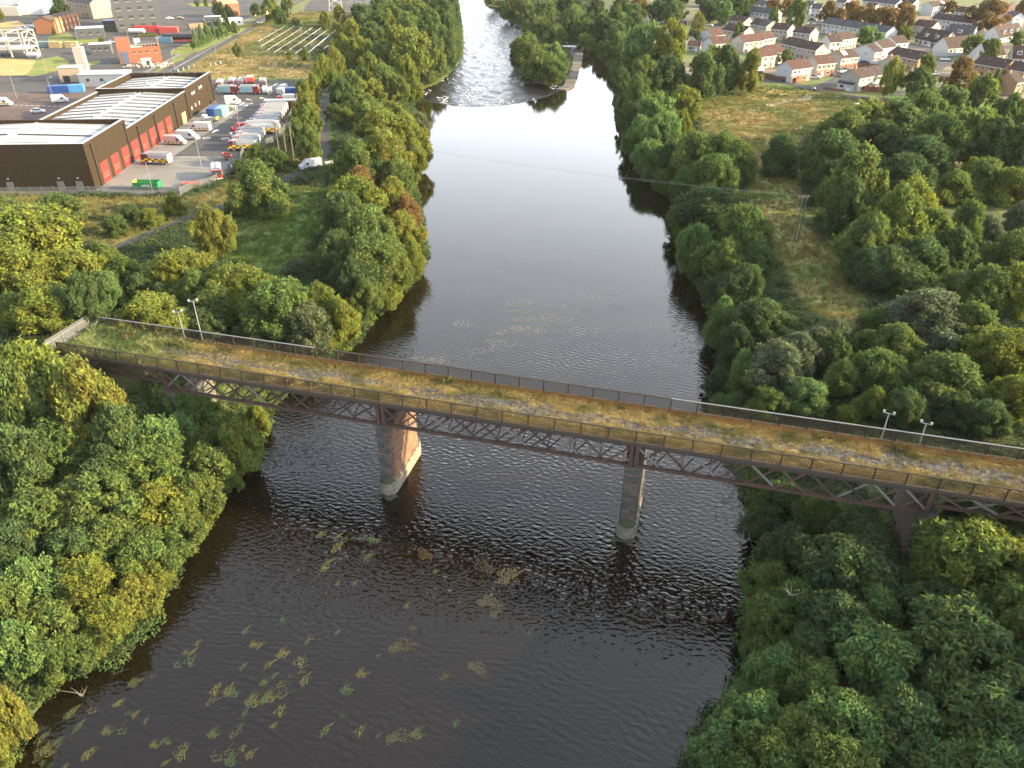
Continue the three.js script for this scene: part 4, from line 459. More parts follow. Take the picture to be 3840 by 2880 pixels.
// ---------- trees ----------
// A crown in a box of radius 1 and height 1: many leaf clusters on boughs of uneven size, each with leaves on its outside and a dense twiggy heart.
function crown(kind, nLobes, nLeaves, leaf, sd) {
  const s0 = seed; seed = sd; const lobes = [], RX = 4, RY = 7; // leaves are laid out for a 4 m wide, 7 m high crown
  const prof = { b: y => Math.pow(Math.max(0, Math.sin(Math.PI * Math.pow(0.04 + 0.93 * y, 0.8))), 0.55), w: y => Math.pow(Math.max(0, 1 - Math.pow(y, 2.6)), 0.55) * (0.86 + 0.14 * y), t: y => Math.pow(Math.max(0, 1 - y), 0.6) * (0.55 + 0.8 * Math.sqrt(y + 0.05)), i: y => Math.pow(Math.max(0, Math.sin(Math.PI * (0.12 + 0.86 * y))), 0.8), s: y => Math.sqrt(Math.max(0, 1 - y * y)), c: y => Math.max(0.05, Math.min(1, (1 - y) * 1.25)) * (0.75 + 0.25 * Math.min(1, y * 5)), p: y => Math.pow(Math.max(0, Math.sin(Math.PI * (0.05 + 0.93 * y))), 0.7) }[kind];
  const ph = rr(0, 6.28), ph2 = rr(0, 6.28);
  for (let i = 0; i < nLobes; i++) {
    const y = (i + rnd()) / nLobes, a = i * 2.39996 + rr(-0.5, 0.5), wob = 1 + 0.22 * Math.sin(a * 2 + ph + y * 4) + 0.16 * Math.sin(a * 5 + ph2 - y * 7), pr = prof(Math.min(0.98, y));
    const sz = (0.1 + 0.25 * Math.pow(rnd(), 1.4)) * (kind === 'i' || kind === 'c' ? 0.75 : 1) * (0.65 + 0.35 * pr), r = Math.max(0, pr * wob - sz * 0.7) * (rnd() < 0.78 ? 1 : rr(0.3, 0.9));
    lobes.push([Math.cos(a) * r * RX, (0.05 + y * 0.87) * RY, Math.sin(a) * r * RX, sz * RX * 1.05, rr(0.82, 1.18), rr(-0.14, 0.12)]);
  }
  const pos = [], c = [], tot = lobes.reduce((q, l) => q + l[3] * l[3], 0);
  for (const [lx, ly, lz, lr, tone, hue] of lobes) {
    const core = new THREE.IcosahedronGeometry(lr * 0.62, 1), p = core.attributes.position; // dense heart of the cluster
    for (let k = 0; k < p.count; k++) { const q = 0.85 + 0.3 * hash(Math.round(p.getX(k) * 97), Math.round((p.getY(k) + p.getZ(k) * 3) * 97)); pos.push(p.getX(k) * q + lx, p.getY(k) * q * 0.9 + ly, p.getZ(k) * q + lz); c.push(tone * 0.9 * (1 + hue), tone * 0.9, tone * 0.9 * (1 - hue)); }
    const n = Math.round(nLeaves * lr * lr / tot), sprays = Array.from({ length: 9 }, () => { const u = rr(-0.5, 1), a = rr(0, 6.283), q = Math.sqrt(1 - u * u); return [q * Math.cos(a), u, q * Math.sin(a)]; });
    const spray = Math.round(n * 0.22); // twigs that stand out of the cluster
    for (let k = 0; k < spray; k++) { const d = sprays[k % 9], r = lr * rr(0.85, 1.42), w = leaf * 0.9; leafAt(pos, c, lx + d[0] * r + rr(-w, w), ly + d[1] * r * 0.95 + rr(-w, w), lz + d[2] * r + rr(-w, w), rr(-1, 1), rr(-0.3, 1), rr(-1, 1), leaf * rr(0.7, 1.2), tone * rr(0.6, 1.5), hue + rr(-0.1, 0.1), kind === 'w' ? 0.5 : 0); }
    for (let k = 0; k < n; k++) {
      const u = rr(-1, 1), a = rr(0, 6.283), q = Math.sqrt(1 - u * u), dx = q * Math.cos(a), dy = u, dz = q * Math.sin(a);
      const bump = 0.86 + 0.28 * vnoise(dx * 3 + lx * 7 + 31, dy * 3 + dz * 2.3 + lz * 5 + 57), r = lr * bump * rr(0.78, 1.12), hang = kind === 'w' || kind === 'i' ? 0.55 : 0;
      const x = lx + dx * r, y = ly + dy * r * 0.92 - (hang && rnd() < 0.4 ? rr(0, 0.5) : 0), z = lz + dz * r;
      let buried = false; for (const m of lobes) if (m[0] !== lx && (x - m[0]) ** 2 + (y - m[1]) ** 2 + (z - m[2]) ** 2 < (m[3] * 0.62) ** 2) { buried = true; break; }
      if (buried) continue;
      leafAt(pos, c, x, y, z, dx + rr(-1.2, 1.2), dy + 0.25 + rr(-1.2, 1.2), dz + rr(-1.2, 1.2), leaf * rr(0.65, 1.3), tone * rr(0.5, 1.6), hue + rr(-0.12, 0.12), hang);
    }
  }
  for (let k = 0; k < pos.length; k += 3) { pos[k] /= RX; pos[k + 1] /= RY; pos[k + 2] /= RX; }
  seed = s0; return leafGeo(pos, c);
}
function trunkGeo(sd) { // 1 m high tree: tapered stem that forks into limbs
  const s0 = seed; seed = sd; const q = [];
  const limb = (a, b, r0, r1) => { const A = V3(...a), D = V3(...b).sub(A), g = new THREE.CylinderGeometry(r1, r0, D.length(), 6); g.applyQuaternion(Q4.setFromUnitVectors(V3(0, 1, 0), D.clone().normalize())); q.push(g.translate(A.x + D.x / 2, A.y + D.y / 2, A.z + D.z / 2)); };
  limb([0, -0.08, 0], [0.01, 0.32, 0.01], 0.024, 0.018);
  for (let k = 0; k < 6; k++) { const a = k * 1.05 + rr(-0.3, 0.3), y = 0.2 + 0.04 * k, e = [Math.cos(a) * rr(0.14, 0.22), y + rr(0.2, 0.34), Math.sin(a) * rr(0.14, 0.22)]; limb([0.005, y, 0.005], e, 0.013, 0.006); limb(e, [e[0] * 1.5, e[1] + 0.1, e[2] * 1.4], 0.006, 0.002); }
  limb([0.01, 0.32, 0.01], [rr(-0.03, 0.03), 0.85, rr(-0.03, 0.03)], 0.018, 0.005);
  seed = s0; return join(q);
}
const HI = { b: [1, 2, 3, 4].map(k => crown('b', 66 + k * 6, 12500, 0.26, 100 + k * 13)), w: [1, 2].map(k => crown('w', 76, 13500, 0.22, 300 + k * 7)), t: [1, 2].map(k => crown('t', 70, 11000, 0.26, 400 + k * 7)), i: [1].map(k => crown('i', 70, 9500, 0.22, 500 + k * 7)), s: [1, 2].map(k => crown('s', 70, 12000, 0.24, 600 + k * 7)) };
const LO = { b: [1, 2, 3].map(k => crown('b', 38 + k * 3, 4600, 0.34, 700 + k * 13)), w: [1, 2].map(k => crown('w', 40, 4600, 0.32, 720 + k * 7)), t: [1].map(k => crown('t', 40, 4200, 0.34, 740 + k)), i: [1, 2].map(k => crown('i', 44, 3600, 0.3, 760 + k)), s: [1].map(k => crown('s', 34, 4000, 0.34, 780 + k)), c: [1].map(k => crown('c', 50, 3600, 0.3, 800 + k)), p: [1].map(k => crown('p', 26, 2600, 0.34, 820 + k)) };
const NR_ = { b: [1, 2, 3, 4, 5].map(k => crown('b', 60 + k * 6, 9000, 0.34, 1100 + k * 13)), w: [1, 2].map(k => crown('w', 70, 9500, 0.3, 1300 + k * 7)), t: [1].map(k => crown('t', 64, 8000, 0.34, 1400 + k)), s: [1].map(k => crown('s', 60, 8500, 0.32, 1600 + k * 7)) };
const trunkG = [trunkGeo(31), trunkGeo(32), trunkGeo(33)];
const barkM = [mat(0.085, 0.07, 0.05, 1), mat(0.13, 0.115, 0.095, 1)];
const LEAF = { y: [0.14, 0.165, 0.024], m: [0.085, 0.13, 0.028], d: [0.05, 0.085, 0.027], l: [0.105, 0.175, 0.048], o: [0.155, 0.165, 0.028], g: [0.095, 0.12, 0.058], r: [0.165, 0.105, 0.034] };
LEAF.q = [0.112, 0.145, 0.026]; LEAF.n = [0.066, 0.106, 0.03]; LEAF.e = [0.102, 0.142, 0.032]; // neighbours of the main tints
const near = { y: ['y', 'q', 'y', 'e'], m: ['m', 'n', 'e'], d: ['d', 'n'], l: ['l'], o: ['o', 'y'], g: ['g'], r: ['r'] };
const leafMats = Object.fromEntries(Object.entries(LEAF).map(([k, c]) => { const m = leafM(c[0], c[1], c[2], 0.5); m.vertexColors = true; return [k, m]; }));
const TINT = { y: 'yellow-green', m: 'mid green', d: 'dark green', l: 'fresh pale green', o: 'golden', g: 'grey-green', r: 'rusty brown' }, SHAPE = { b: ['broad_tree', 'broad bushy tree'], w: ['willow_tree', 'soft willow'], t: ['poplar_tree', 'tall pointed tree'], i: ['birch_tree', 'slender drooping birch'], s: ['round_bush', 'rounded bush'], c: ['conifer_tree', 'narrow cone-shaped tree'], p: ['young_tree', 'small young tree'] };
const ZONE = { NL: ['on the near station-side bank', 'trees on the near bank, station side'], UL: ['between bridge and footpath', 'trees beyond the bridge end, station side'], LR: ['by the river past bridge, station side', 'riverside trees, station side'], UP: ['near the weir, station side', 'trees near the weir, station side'], IS: ['on the weir island', 'trees on the island'], FR: ['on the far wooded bank', 'trees on the far bank'], RR: ['by the river past bridge, housing side', 'riverside trees, housing side'], RI: ['in the wood behind the power line', 'wood behind the power line'], NR: ['on the near housing-side bank', 'trees on the near bank, housing side'], TL: ['beyond the fire station', 'trees by the training ground'], TR: ['among the houses', 'trees among the houses'], OF: ['on the slope outside the picture', 'trees on the slope outside the picture'] };
const ORD = ['nearest', '2nd nearest', '3rd nearest', '4th nearest', '5th nearest', '6th nearest', '7th nearest', '8th nearest', '9th nearest', '10th nearest', '11th nearest', '12th nearest', '13th nearest', '14th nearest', '15th nearest', '16th nearest', '17th nearest', '18th nearest', '19th nearest', '20th nearest'];
const kin = {}; // trees of one look in one place, ordered by their distance from the middle of the bridge
for (const t of TREES) (kin[t[7] + t[5] + t[6]] ??= []).push(t);
for (const l of Object.values(kin)) l.sort((p, q) => Math.hypot(p[0], p[1] + 75) - Math.hypot(q[0], q[1] + 75));
function plant(x, z, g, R, H, ty, ti, zone, k, which = '') {
  const far = Math.hypot(x, z) > 235 || ty === 'c' || ty === 'p', set = (far ? LO : zone === 'NL' || zone === 'NR' ? NR_ : HI)[ty] ?? HI[ty] ?? LO[ty], cb = { b: 0.1, w: 0.06, t: 0.08, i: 0.12, s: 0.02, c: 0.04, p: 0.22 }[ty];
  const t = thing(SHAPE[ty][0], `${TINT[ti]} ${SHAPE[ty][1]} ${ZONE[zone][0]}${which}`, ty === 's' ? 'bush' : 'tree', x, g, z, hash(k, 7) * 6.28, ZONE[zone][1]);
  const c = mesh('crown', set[k % set.length], leafMats[near[ti][Math.floor(hash(k, 3) * near[ti].length)]], t, 0, cb * H, 0); const q = far ? 0.86 : 0.91; c.scale.set(R * q, H * (1 - cb), R * q);
  const s = mesh('trunk', trunkG[k % 3], barkM[ty === 'i' ? 1 : 0], t); s.scale.set(Math.max(0.6, R * 0.28) * 2.2, H * 0.9, Math.max(0.6, R * 0.28) * 2.2);
  return t;
}
TREES.forEach((t, k) => { const l = kin[t[7] + t[5] + t[6]]; plant(...t, k, l.length > 1 ? `, ${ORD[l.indexOf(t)]} bridge` : ''); });
// the slope that rises to the side of the near housing bank carries taller trees, which keep that bank in shade
for (let k = 0; k < 40; k++) { const x = 50 + 9 * (k % 5) + rr(-2, 2), z = -4 - 9.5 * Math.floor(k / 5) + rr(-2, 2), v = bridgeUV(x, z)[1]; if (x > (-z * 0.848 + 28) * 0.672 + 7 && (v < -4 || v > 12)) plant(Math.round(x * 10) / 10, z, ground(x, z), rr(4, 5.2), rr(11, 14), 'b', pick(['m', 'd']), 'OF', k); }
// bare grey dead bush between the domed bushes
{ const t = thing('dead_bush', 'bare grey leafless bush of upright twigs between the domed bushes in the wood', 'bush', 88.5, 5, -164.5); const q = []; for (let k = 0; k < 90; k++) { const a = rr(0, 6.28), r = rr(0.2, 2.6), e = [Math.cos(a) * r, rr(2.6, 4.4) * (1 - r * 0.12), Math.sin(a) * r], m = [e[0] * 0.3, e[1] * 0.45, e[2] * 0.3]; q.push(bar([e[0] * 0.05, 0, e[2] * 0.05], m, 0.09), bar(m, e, 0.06)); } mesh('twigs', join(q), mat(0.3, 0.27, 0.24), t); }
{ // bare branches that show in the near woods
  const m = mat(0.17, 0.155, 0.135), dead = (label, x, y, z, s, ry, sd) => { const s0 = seed; seed = sd; const q = []; for (let k = 0; k < 5; k++) { let p = [0, 0, 0], d = [rr(-0.6, 0.6), rr(0.2, 0.9), rr(-0.6, 0.6)]; for (let i = 0; i < 5; i++) { const e = p.map((v, j) => v + d[j] * rr(0.35, 0.6)); q.push(bar(p, e, 0.06 - i * 0.01)); p = e; d = d.map(v => v + rr(-0.35, 0.35)); } } seed = s0; const o = mesh('bare_branch', join(q), m, scene, x, y, z, ry); o.scale.setScalar(s); tag(o, label, 'branch'); };
  dead('pale bare forked branch in the dark trees at the lower corner', 40.3, 7.4, -44.8, 0.9, 0.4, 41);
  dead('pale bare branch spray among the near housing side trees', 26.9, 7.2, -51.5, 0.9, 1.2, 42);
  dead('thin bare branch over the near trees at the lower picture edge', 34.2, 7.6, -40.5, 0.8, 2.6, 44);
  dead('dry twigs by the leaning tree under the bridge, station side', -34.5, 4.2, -83.5, 0.9, 0.2, 45);
  dead('bare driftwood branch at the near water edge, station side', -40.6, 0.3, -45.4, 0.8, 2.0, 43);
}
// ---------- railway bridge ----------
const noiseBump = greyTex(256, (u, v) => tfbm(u, v, 24, 4), 1);
const rust = [mat(0.07, 0.045, 0.036, 0.9), mat(0.06, 0.044, 0.037, 0.9), mat(0.095, 0.057, 0.042, 0.9), mat(0.15, 0.138, 0.128, 0.85), mat(0.046, 0.038, 0.034, 0.9)];
const railM = mat(0.04, 0.032, 0.026, 0.9), paleRail = mat(0.12, 0.125, 0.13, 0.8), darkM = mat(0.085, 0.058, 0.046, 0.95), plateM = mat(0.07, 0.055, 0.042, 0.95);
const bridge = thing('railway_bridge', 'disused rusty iron lattice railway bridge with grassed deck crossing the river', 'bridge', BO[0], 0, BO[1], -0.267);
const U0 = -16, U1 = 152, PAN = 3.05, WID = 7.6;
{
  // overgrown deck: ballast strip between dry grass
  const nu = 500, nv = 26, pos = [], uv = [], idx = [];
  for (let i = 0; i <= nu; i++) for (let j = 0; j <= nv; j++) { const u = U0 + (U1 - U0) * i / nu, v = 0.1 + (WID - 0.2) * j / nv; pos.push(u, 13.36 + 0.14 * fbm(u * 0.7, v * 0.9, 3) + (u < -8 ? 0.25 * ss(-8, -14, u) : 0), -v); uv.push(i / nu, j / nv); if (i < nu && j < nv) { const o = i * (nv + 1) + j; idx.push(o, o + nv + 1, o + 1, o + 1, o + nv + 1, o + nv + 2); } }
  const g = new THREE.BufferGeometry(); g.setAttribute('position', new THREE.Float32BufferAttribute(pos, 3)); g.setAttribute('uv', new THREE.Float32BufferAttribute(uv, 2)); g.setIndex(idx); g.computeVertexNormals();
  const gravelAt = (u, v) => { const c = 3.9 + 0.5 * Math.sin(u * 0.07 + 1) - (u < 20 ? 0.5 : 0); return ss(1.55 + ss(60, 100, u) * 0.9, 0.2, Math.abs(v - c) + (fbm(u * 0.5, v * 0.9, 3) - 0.47) * 3.4) * ss(-12, 2, u); };
  const tex = colourTex(2048, 128, (a, b) => { const u = U0 + a * (U1 - U0), v = b * WID, gk = gravelAt(u, v), n = fbm(u * 2.2, v * 2.2, 3), n2 = fbm(u * 0.35, v * 0.6 + 20, 3); const dry = ss(0.3, 0.62, n2 + 0.12 * ss(0, 60, u)), s = 0.6 + 0.8 * n, gr = hash(Math.floor(u * 12), Math.floor(v * 15)); const grass = [0.15 + 0.17 * dry, 0.14 + 0.11 * dry, 0.05 + 0.05 * dry], st = 0.05 + 0.06 * gr; return [0, 1, 2].map(k => (grass[k] * (1 - gk) + [st * 1.02, st, st * 0.97][k] * gk) * s); });
  tex.wrapS = tex.wrapT = THREE.ClampToEdgeWrapping;
  const deck = mesh('deck', join([bx(U1 - U0, 0.35, WID - 0.5, (U1 + U0) / 2, 13.15, -WID / 2), bx(U1 - U0, 0.25, 0.5, (U1 + U0) / 2, 12.8, -1.9), bx(U1 - U0, 0.25, 0.5, (U1 + U0) / 2, 12.8, -5.7)]), darkM, bridge);
  mesh('ballast', g, new THREE.MeshPhysicalMaterial({ specularIntensity: 0.3, map: tex, roughness: 1 }), deck);
  const tufts = [], orange = [], stones = [];
  for (let i = 0; i < 26000; i++) {
    const u = rr(U0 + 0.3, 112), v = rr(0.15, WID - 0.15), gk = gravelAt(u, v); if (rnd() < gk * 0.8) continue;
    const n2 = fbm(u * 0.35, v * 0.6 + 20, 3), dry = ss(0.3, 0.62, n2 + 0.12 * ss(0, 60, u)), f = rr(0.7, 1.3), lush = ss(6, -10, u); const q = [0.16 + 0.2 * dry, 0.155 + 0.13 * dry, 0.055 + 0.065 * dry];
    tufts.push([u, 13.4 + (u < -8 ? 0.25 * ss(-8, -14, u) : 0), -v, rr(0, 6.28), rr(0.25, 0.6), col(q[0] * f * (1 - 0.35 * lush), q[1] * f, q[2] * f), rr(0.14, 0.42) * (1 + 1.1 * lush) * (v > 5.4 || v < 1.6 ? 1.25 : 0.85)]);
  }
  for (let i = 0; i < 9000; i++) { const u = rr(-6, 112), f = rr(0.75, 1.25), v = rr(6.72, 7.5); orange.push([u, 13.4, -v, rr(0, 6.28), rr(0.25, 0.5), col(0.46 * f, 0.25 * f, 0.085 * f), rr(0.18, 0.42)]); }
  for (let i = 0; i < 9000; i++) { const u = rr(-6, 112), v = rr(1.2, 6.4); if (rnd() > gravelAt(u, v)) continue; const q = rr(0.03, 0.11); stones.push([u, 13.45, -v, rr(0, 6.28), rr(0.04, 0.085), col(q * 1.03, q, q * 0.97)]); }
  scatter('deck_grass', fineG, grassM, tufts, deck); scatter('dry_edge_grass', fineG, grassM, orange, deck); scatter('ballast_stones', new THREE.DodecahedronGeometry(1, 0), mat(1, 1, 1), stones, deck);
  // low bushes that have seeded on the deck
  const bushes = [[36.8, 6.5, 0.75], [58.5, 6.5, 0.4], [80.5, 6.3, 0.5], [89, 6.35, 0.75], [-1.5, 6.0, 0.7], [6, 6.4, 0.5], [14, 1.4, 0.7], [18, 1.2, 0.8], [21, 1.5, 0.6], [-9, 5.8, 0.8], [-12, 7.0, 0.9], [30, 0.9, 0.35]];
  bushes.forEach(([u, v, s], i) => { const x = BO[0] + u * BE[0] + v * BN[0], z = BO[1] + u * BE[1] + v * BN[1]; const o = mesh('seedling_bush', blades(110, 1.1, 0.6, 0.75, 0.03, 900 + i), [leafM(0.13, 0.14, 0.04), leafM(0.16, 0.13, 0.05)][i % 2], scene, x, 13.42, z); o.scale.setScalar(s * 1.3); tag(o, i > 4 && i < 9 ? 'brownish low bush on the bridge deck near the station end' : i > 8 ? 'scrubby bush at the fenced end of the bridge deck' : 'small green bush on the bridge deck by the far parapet', 'bush', i > 4 && i < 9 ? 'brown bushes on the bridge deck' : i > 8 ? 'scrub at the bridge end' : 'green bushes on the bridge deck'); });
}
// lattice panel between two posts, bars clipped to the frame
function latticeGeo(w, h, step) {
  const q = [], bw = 0.05;
  for (let c = -h; c < w; c += step) { for (const s of [1, -1]) { let x0 = c, x1 = c + h, y0 = 0, y1 = h; if (x0 < 0) { y0 = -x0; x0 = 0; } if (x1 > w) { y1 = h - (x1 - w); x1 = w; } if (x1 - x0 < 0.08) continue; q.push(bar([x0, s > 0 ? y0 : h - y0, s * 0.012], [x1, s > 0 ? y1 : h - y1, s * 0.012], bw, 0.014)); } }
  return join(q);
}
const latG = latticeGeo(PAN - 0.12, 1.36, 0.335);
for (const [side, v] of [['near', 0], ['far', WID]]) {
  const par = group('parapet', bridge, 0, 0, -v); par.userData.label = side === 'near' ? 'rusty lattice parapet on the near edge' : 'rusty lattice parapet on the far edge with pale handrail';
  for (let k = -5; U0 + 0.75 + (k + 5) * PAN < U1 - 3; k++) {
    const u = k * PAN; if (u > 125) break;
    mesh('post', B(0.13, 1.62, 0.16), railM, par, u, 14.28, 0);
    mesh('lattice_panel', latG, railM, par, u + 0.06, 13.66, 0);
    mesh('top_rail', B(PAN - 0.01, 0.07, 0.2), side === 'far' && (u < 18 || u > 62) ? paleRail : railM, par, u + PAN / 2, 15.08, 0);
    mesh('edge_plate', B(PAN - 0.015, 0.3, 0.1), plateM, par, u + PAN / 2, 13.45, side === 'near' ? 0.12 : -0.12);
    mesh('edge_flange', B(PAN - 0.02, 0.06, 0.34), plateM, par, u + PAN / 2, 13.62, 0);
    if (side === 'far') mesh('kerb', B(PAN - 0.02, 0.22, 0.12), rust[1], par, u + PAN / 2, 13.42, 0.98);
  }
}
// trusses: three river spans of ten crossed panels, shallower side spans
for (const [side, v] of [['near', 0.05], ['far', WID - 0.05]]) {
  const tr = group('truss', bridge, 0, 0, -v); tr.userData.label = side === 'near' ? 'rusty crossed-bar truss facing the camera' : 'rusty crossed-bar truss on the far side';
  const R = () => rust[[0, 0, 1, 1, 2, 4, 3, 3][Math.floor(rnd() * 8)]];
  const spans = [[-12, 0, 4, 11.4], [0, 30.5, 10, 10.25], [30.5, 61, 10, 10.25], [61, 91.5, 10, 10.25], [91.5, 122, 10, 11.4]];
  for (const [a, b, n, yb] of spans) {
    const p = (b - a) / n, top = 13.28, deep = yb < 11;
    mesh('bottom_chord', B(b - a - 0.5, 0.3, 0.42), rust[0], tr, (a + b) / 2, yb + 0.15, 0);
    mesh('top_chord', B(b - a - 0.3, 0.2, 0.42), rust[4], tr, (a + b) / 2, top - 0.1, 0);
    for (let k = 0; k < n; k++) {
      const u = a + k * p + 0.25, e = a + (k + 1) * p - 0.05;
      mesh('diagonal', bar([u, top - 0.2, 0.1], [e, yb + 0.3, 0.1], 0.24, 0.07), R(), tr); mesh('diagonal', bar([u, yb + 0.3, -0.1], [e, top - 0.2, -0.1], 0.24, 0.07), R(), tr);
      if (deep) mesh('gusset', B(0.5, 0.34, 0.05), rust[1], tr, e, yb + 0.45, 0.13);
      if (deep && k % 2) mesh('hanger', B(0.05, 2.9, 0.05), rust[4], tr, u + p * 0.55, top - 1.7, 0.24);
    }
    if (deep) for (const u of [a + 0.32, b - 0.32]) mesh('end_post', B(0.42, top - yb - 0.2, 0.5), rust[0], tr, u, (top + yb + 0.2) / 2 - 0.1, 0);
  }
}
{
  const br = group('bracing', bridge);
  for (let u = -10; u < 122; u += PAN) { mesh('cross_girder', B(0.22, 0.55, WID - 0.4), darkM, br, u, 12.62, -WID / 2); if (u > 0 && u < 91) { mesh('lower_strut', bar([u, 10.5, -0.25], [u + PAN, 10.5, -WID + 0.25], 0.14, 0.1), rust[1], br); mesh('sway_bar', bar([u, 12.4, -WID + 0.2], [u, 10.6, -0.3], 0.1, 0.08), rust[4], br); } }
  for (const [v, y, m] of [[1.5, 11.9, paleRail], [1.9, 11.75, rust[4]]]) mesh('service_pipe', new THREE.CylinderGeometry(0.09, 0.09, 122, 8).rotateZ(Math.PI / 2), m, br, 55, y, -v);
}
// ---------- piers of squared stone ----------
{
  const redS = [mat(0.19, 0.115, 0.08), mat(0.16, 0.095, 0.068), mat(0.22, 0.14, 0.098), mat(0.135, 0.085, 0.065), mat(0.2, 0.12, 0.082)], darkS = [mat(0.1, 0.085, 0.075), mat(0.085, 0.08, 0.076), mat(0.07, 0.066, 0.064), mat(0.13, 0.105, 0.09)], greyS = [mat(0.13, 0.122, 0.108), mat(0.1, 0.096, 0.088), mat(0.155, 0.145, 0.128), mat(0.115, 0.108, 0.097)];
  for (const m of [...redS, ...darkS, ...greyS]) { m.bumpMap = noiseBump; m.bumpScale = 0.05; }
  const concTex = colourTex(256, 256, (u, v) => { const n = tfbm(u, v, 6, 5), st = ss(0.5, 0.75, tfbm(u + 0.3, v, 10, 3)); return [0.1 + 0.13 * n - 0.08 * st, 0.093 + 0.12 * n - 0.075 * st, 0.077 + 0.1 * n - 0.065 * st]; }); concTex.repeat.set(0.3, 0.3);
  const conc = new THREE.MeshPhysicalMaterial({ specularIntensity: 0.3, map: concTex, roughness: 0.95 }), mortar = mat(0.15, 0.12, 0.1, 1), algae = mat(0.045, 0.05, 0.03, 0.8);
  const pier = (k, label, base, sets) => {
    const u = k * SPAN, p = thing('bridge_pier', label, 'pier', BO[0] + u * BE[0], 0, BO[1] + u * BE[1], -0.267, 'stone piers of the railway bridge');
    const hw = 0.78, z0 = -0.05, z1 = -8.1, top = 10.0;
    mesh('core', B(hw * 2, top - base, z0 - z1), mortar, p, 0, (top + base) / 2, (z0 + z1) / 2);
    mesh('bearing_stone', B(1.9, 0.3, 8.5), darkS[1], p, 0, top + 0.13, (z0 + z1) / 2);
    const ch = 0.44; let row = 0;
    for (let y = base + 0.02; y < top - 0.2; y += ch, row++) {
      const bat = (top - y) * 0.012; // faces lean a little outwards towards the foot
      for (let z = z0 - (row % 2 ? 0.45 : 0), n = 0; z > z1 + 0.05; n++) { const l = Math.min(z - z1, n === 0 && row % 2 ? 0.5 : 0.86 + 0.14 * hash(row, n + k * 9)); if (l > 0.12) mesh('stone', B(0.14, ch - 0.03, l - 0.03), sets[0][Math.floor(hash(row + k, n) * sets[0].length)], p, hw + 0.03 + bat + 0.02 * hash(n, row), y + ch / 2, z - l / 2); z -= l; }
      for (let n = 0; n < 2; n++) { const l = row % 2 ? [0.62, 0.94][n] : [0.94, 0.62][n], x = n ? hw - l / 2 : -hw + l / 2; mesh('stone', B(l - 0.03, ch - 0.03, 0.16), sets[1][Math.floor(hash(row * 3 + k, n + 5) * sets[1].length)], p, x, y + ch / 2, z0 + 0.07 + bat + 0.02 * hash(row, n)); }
    }
    const back = []; row = 0;
    for (let y = base + 0.02; y < top - 0.2; y += ch, row++) { for (let z = z0 - (row % 2 ? 0.45 : 0); z > z1 + 0.4; z -= 0.94) back.push(bx(0.14, ch - 0.03, 0.91, -hw - 0.03 - (top - y) * 0.012, y + ch / 2, z - 0.45)); }
    const bm = mesh('stone_facing', join(back), sets[0][3], p); bm.userData.kind = 'stuff';
    mesh('string_course', B(1.86, 0.3, 0.5), darkS[1], p, 0, 8.55, z0 + 0.1);
    return p;
  };
  const skirt = (p, h, m) => { // rounded concrete foot with cutwaters
    const s = new THREE.Shape(), r = 1.12; s.moveTo(-r, 0.2); s.absarc(0, 0.2, r, Math.PI, Math.PI * 2, false); s.lineTo(r, 8.2); s.absarc(0, 8.2, r, 0, Math.PI, false); s.lineTo(-r, 0.2);
    const g = new THREE.ExtrudeGeometry(s, { depth: h + 2.6, bevelEnabled: true, bevelSize: 0.08, bevelThickness: 0.08, bevelSegments: 2, curveSegments: 14 }); g.rotateX(-Math.PI / 2); g.translate(0, -2.6, 0); // shape y runs away from the camera
    mesh('concrete_foot', g, m, p);
    mesh('cutwater_cap', new THREE.SphereGeometry(0.98, 16, 8, 0, Math.PI * 2, 0, Math.PI / 2).scale(1, 0.75, 0.8), algae, p, 0, h + 0.06, 0.22);
    const rub = []; for (let i = 0; i < 26; i++) rub.push(new THREE.DodecahedronGeometry(rr(0.12, 0.3), 0).scale(1.3, 0.5, 1).translate(rr(-1.3, 1.5), rr(-0.05, 0.06), rr(0.7, 1.7))); const rb = mesh('rubble', join(rub), algae, p); rb.userData.kind = 'stuff';
  };
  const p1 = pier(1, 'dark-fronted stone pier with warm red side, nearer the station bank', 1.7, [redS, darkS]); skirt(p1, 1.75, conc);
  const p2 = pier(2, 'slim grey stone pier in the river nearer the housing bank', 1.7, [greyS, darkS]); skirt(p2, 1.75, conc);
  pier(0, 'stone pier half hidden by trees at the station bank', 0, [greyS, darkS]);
  const p3 = pier(3, 'graffitied stone pier among the trees on the housing bank', 0, [darkS, darkS]);
  // sprayed lettering on the pier among the trees
  const gm = [mat(0.5, 0.55, 0.62, 0.6), mat(0.12, 0.1, 0.16, 0.6)], gr = [];
  for (let i = 0; i < 16; i++) { const y = 4.2 + i * 0.24, x = -0.55 + 0.55 * hash(i, 3); gr.push(bar([x, y, 0.19], [x + 0.4 * hash(i, 9), y + 0.35, 0.19], 0.06, 0.012), bar([x + 0.2, y, 0.19], [x + 0.45 - 0.3 * hash(i, 4), y + 0.22, 0.19], 0.05, 0.012)); }
  mesh('graffiti', join(gr), gm[0], p3);
  const abut = thing('bridge_abutment', 'dark stone abutment under the fenced end of the bridge', 'abutment', BO[0], 0, BO[1], -0.267); mesh('wall', join([bx(1.6, 8.6, 8.6, -11.6, 8.7, -3.8), bx(4, 8.4, 0.8, -13.4, 8.6, 0.3), bx(4, 8.4, 0.8, -13.4, 8.6, -8)]), darkS[3], abut);
}
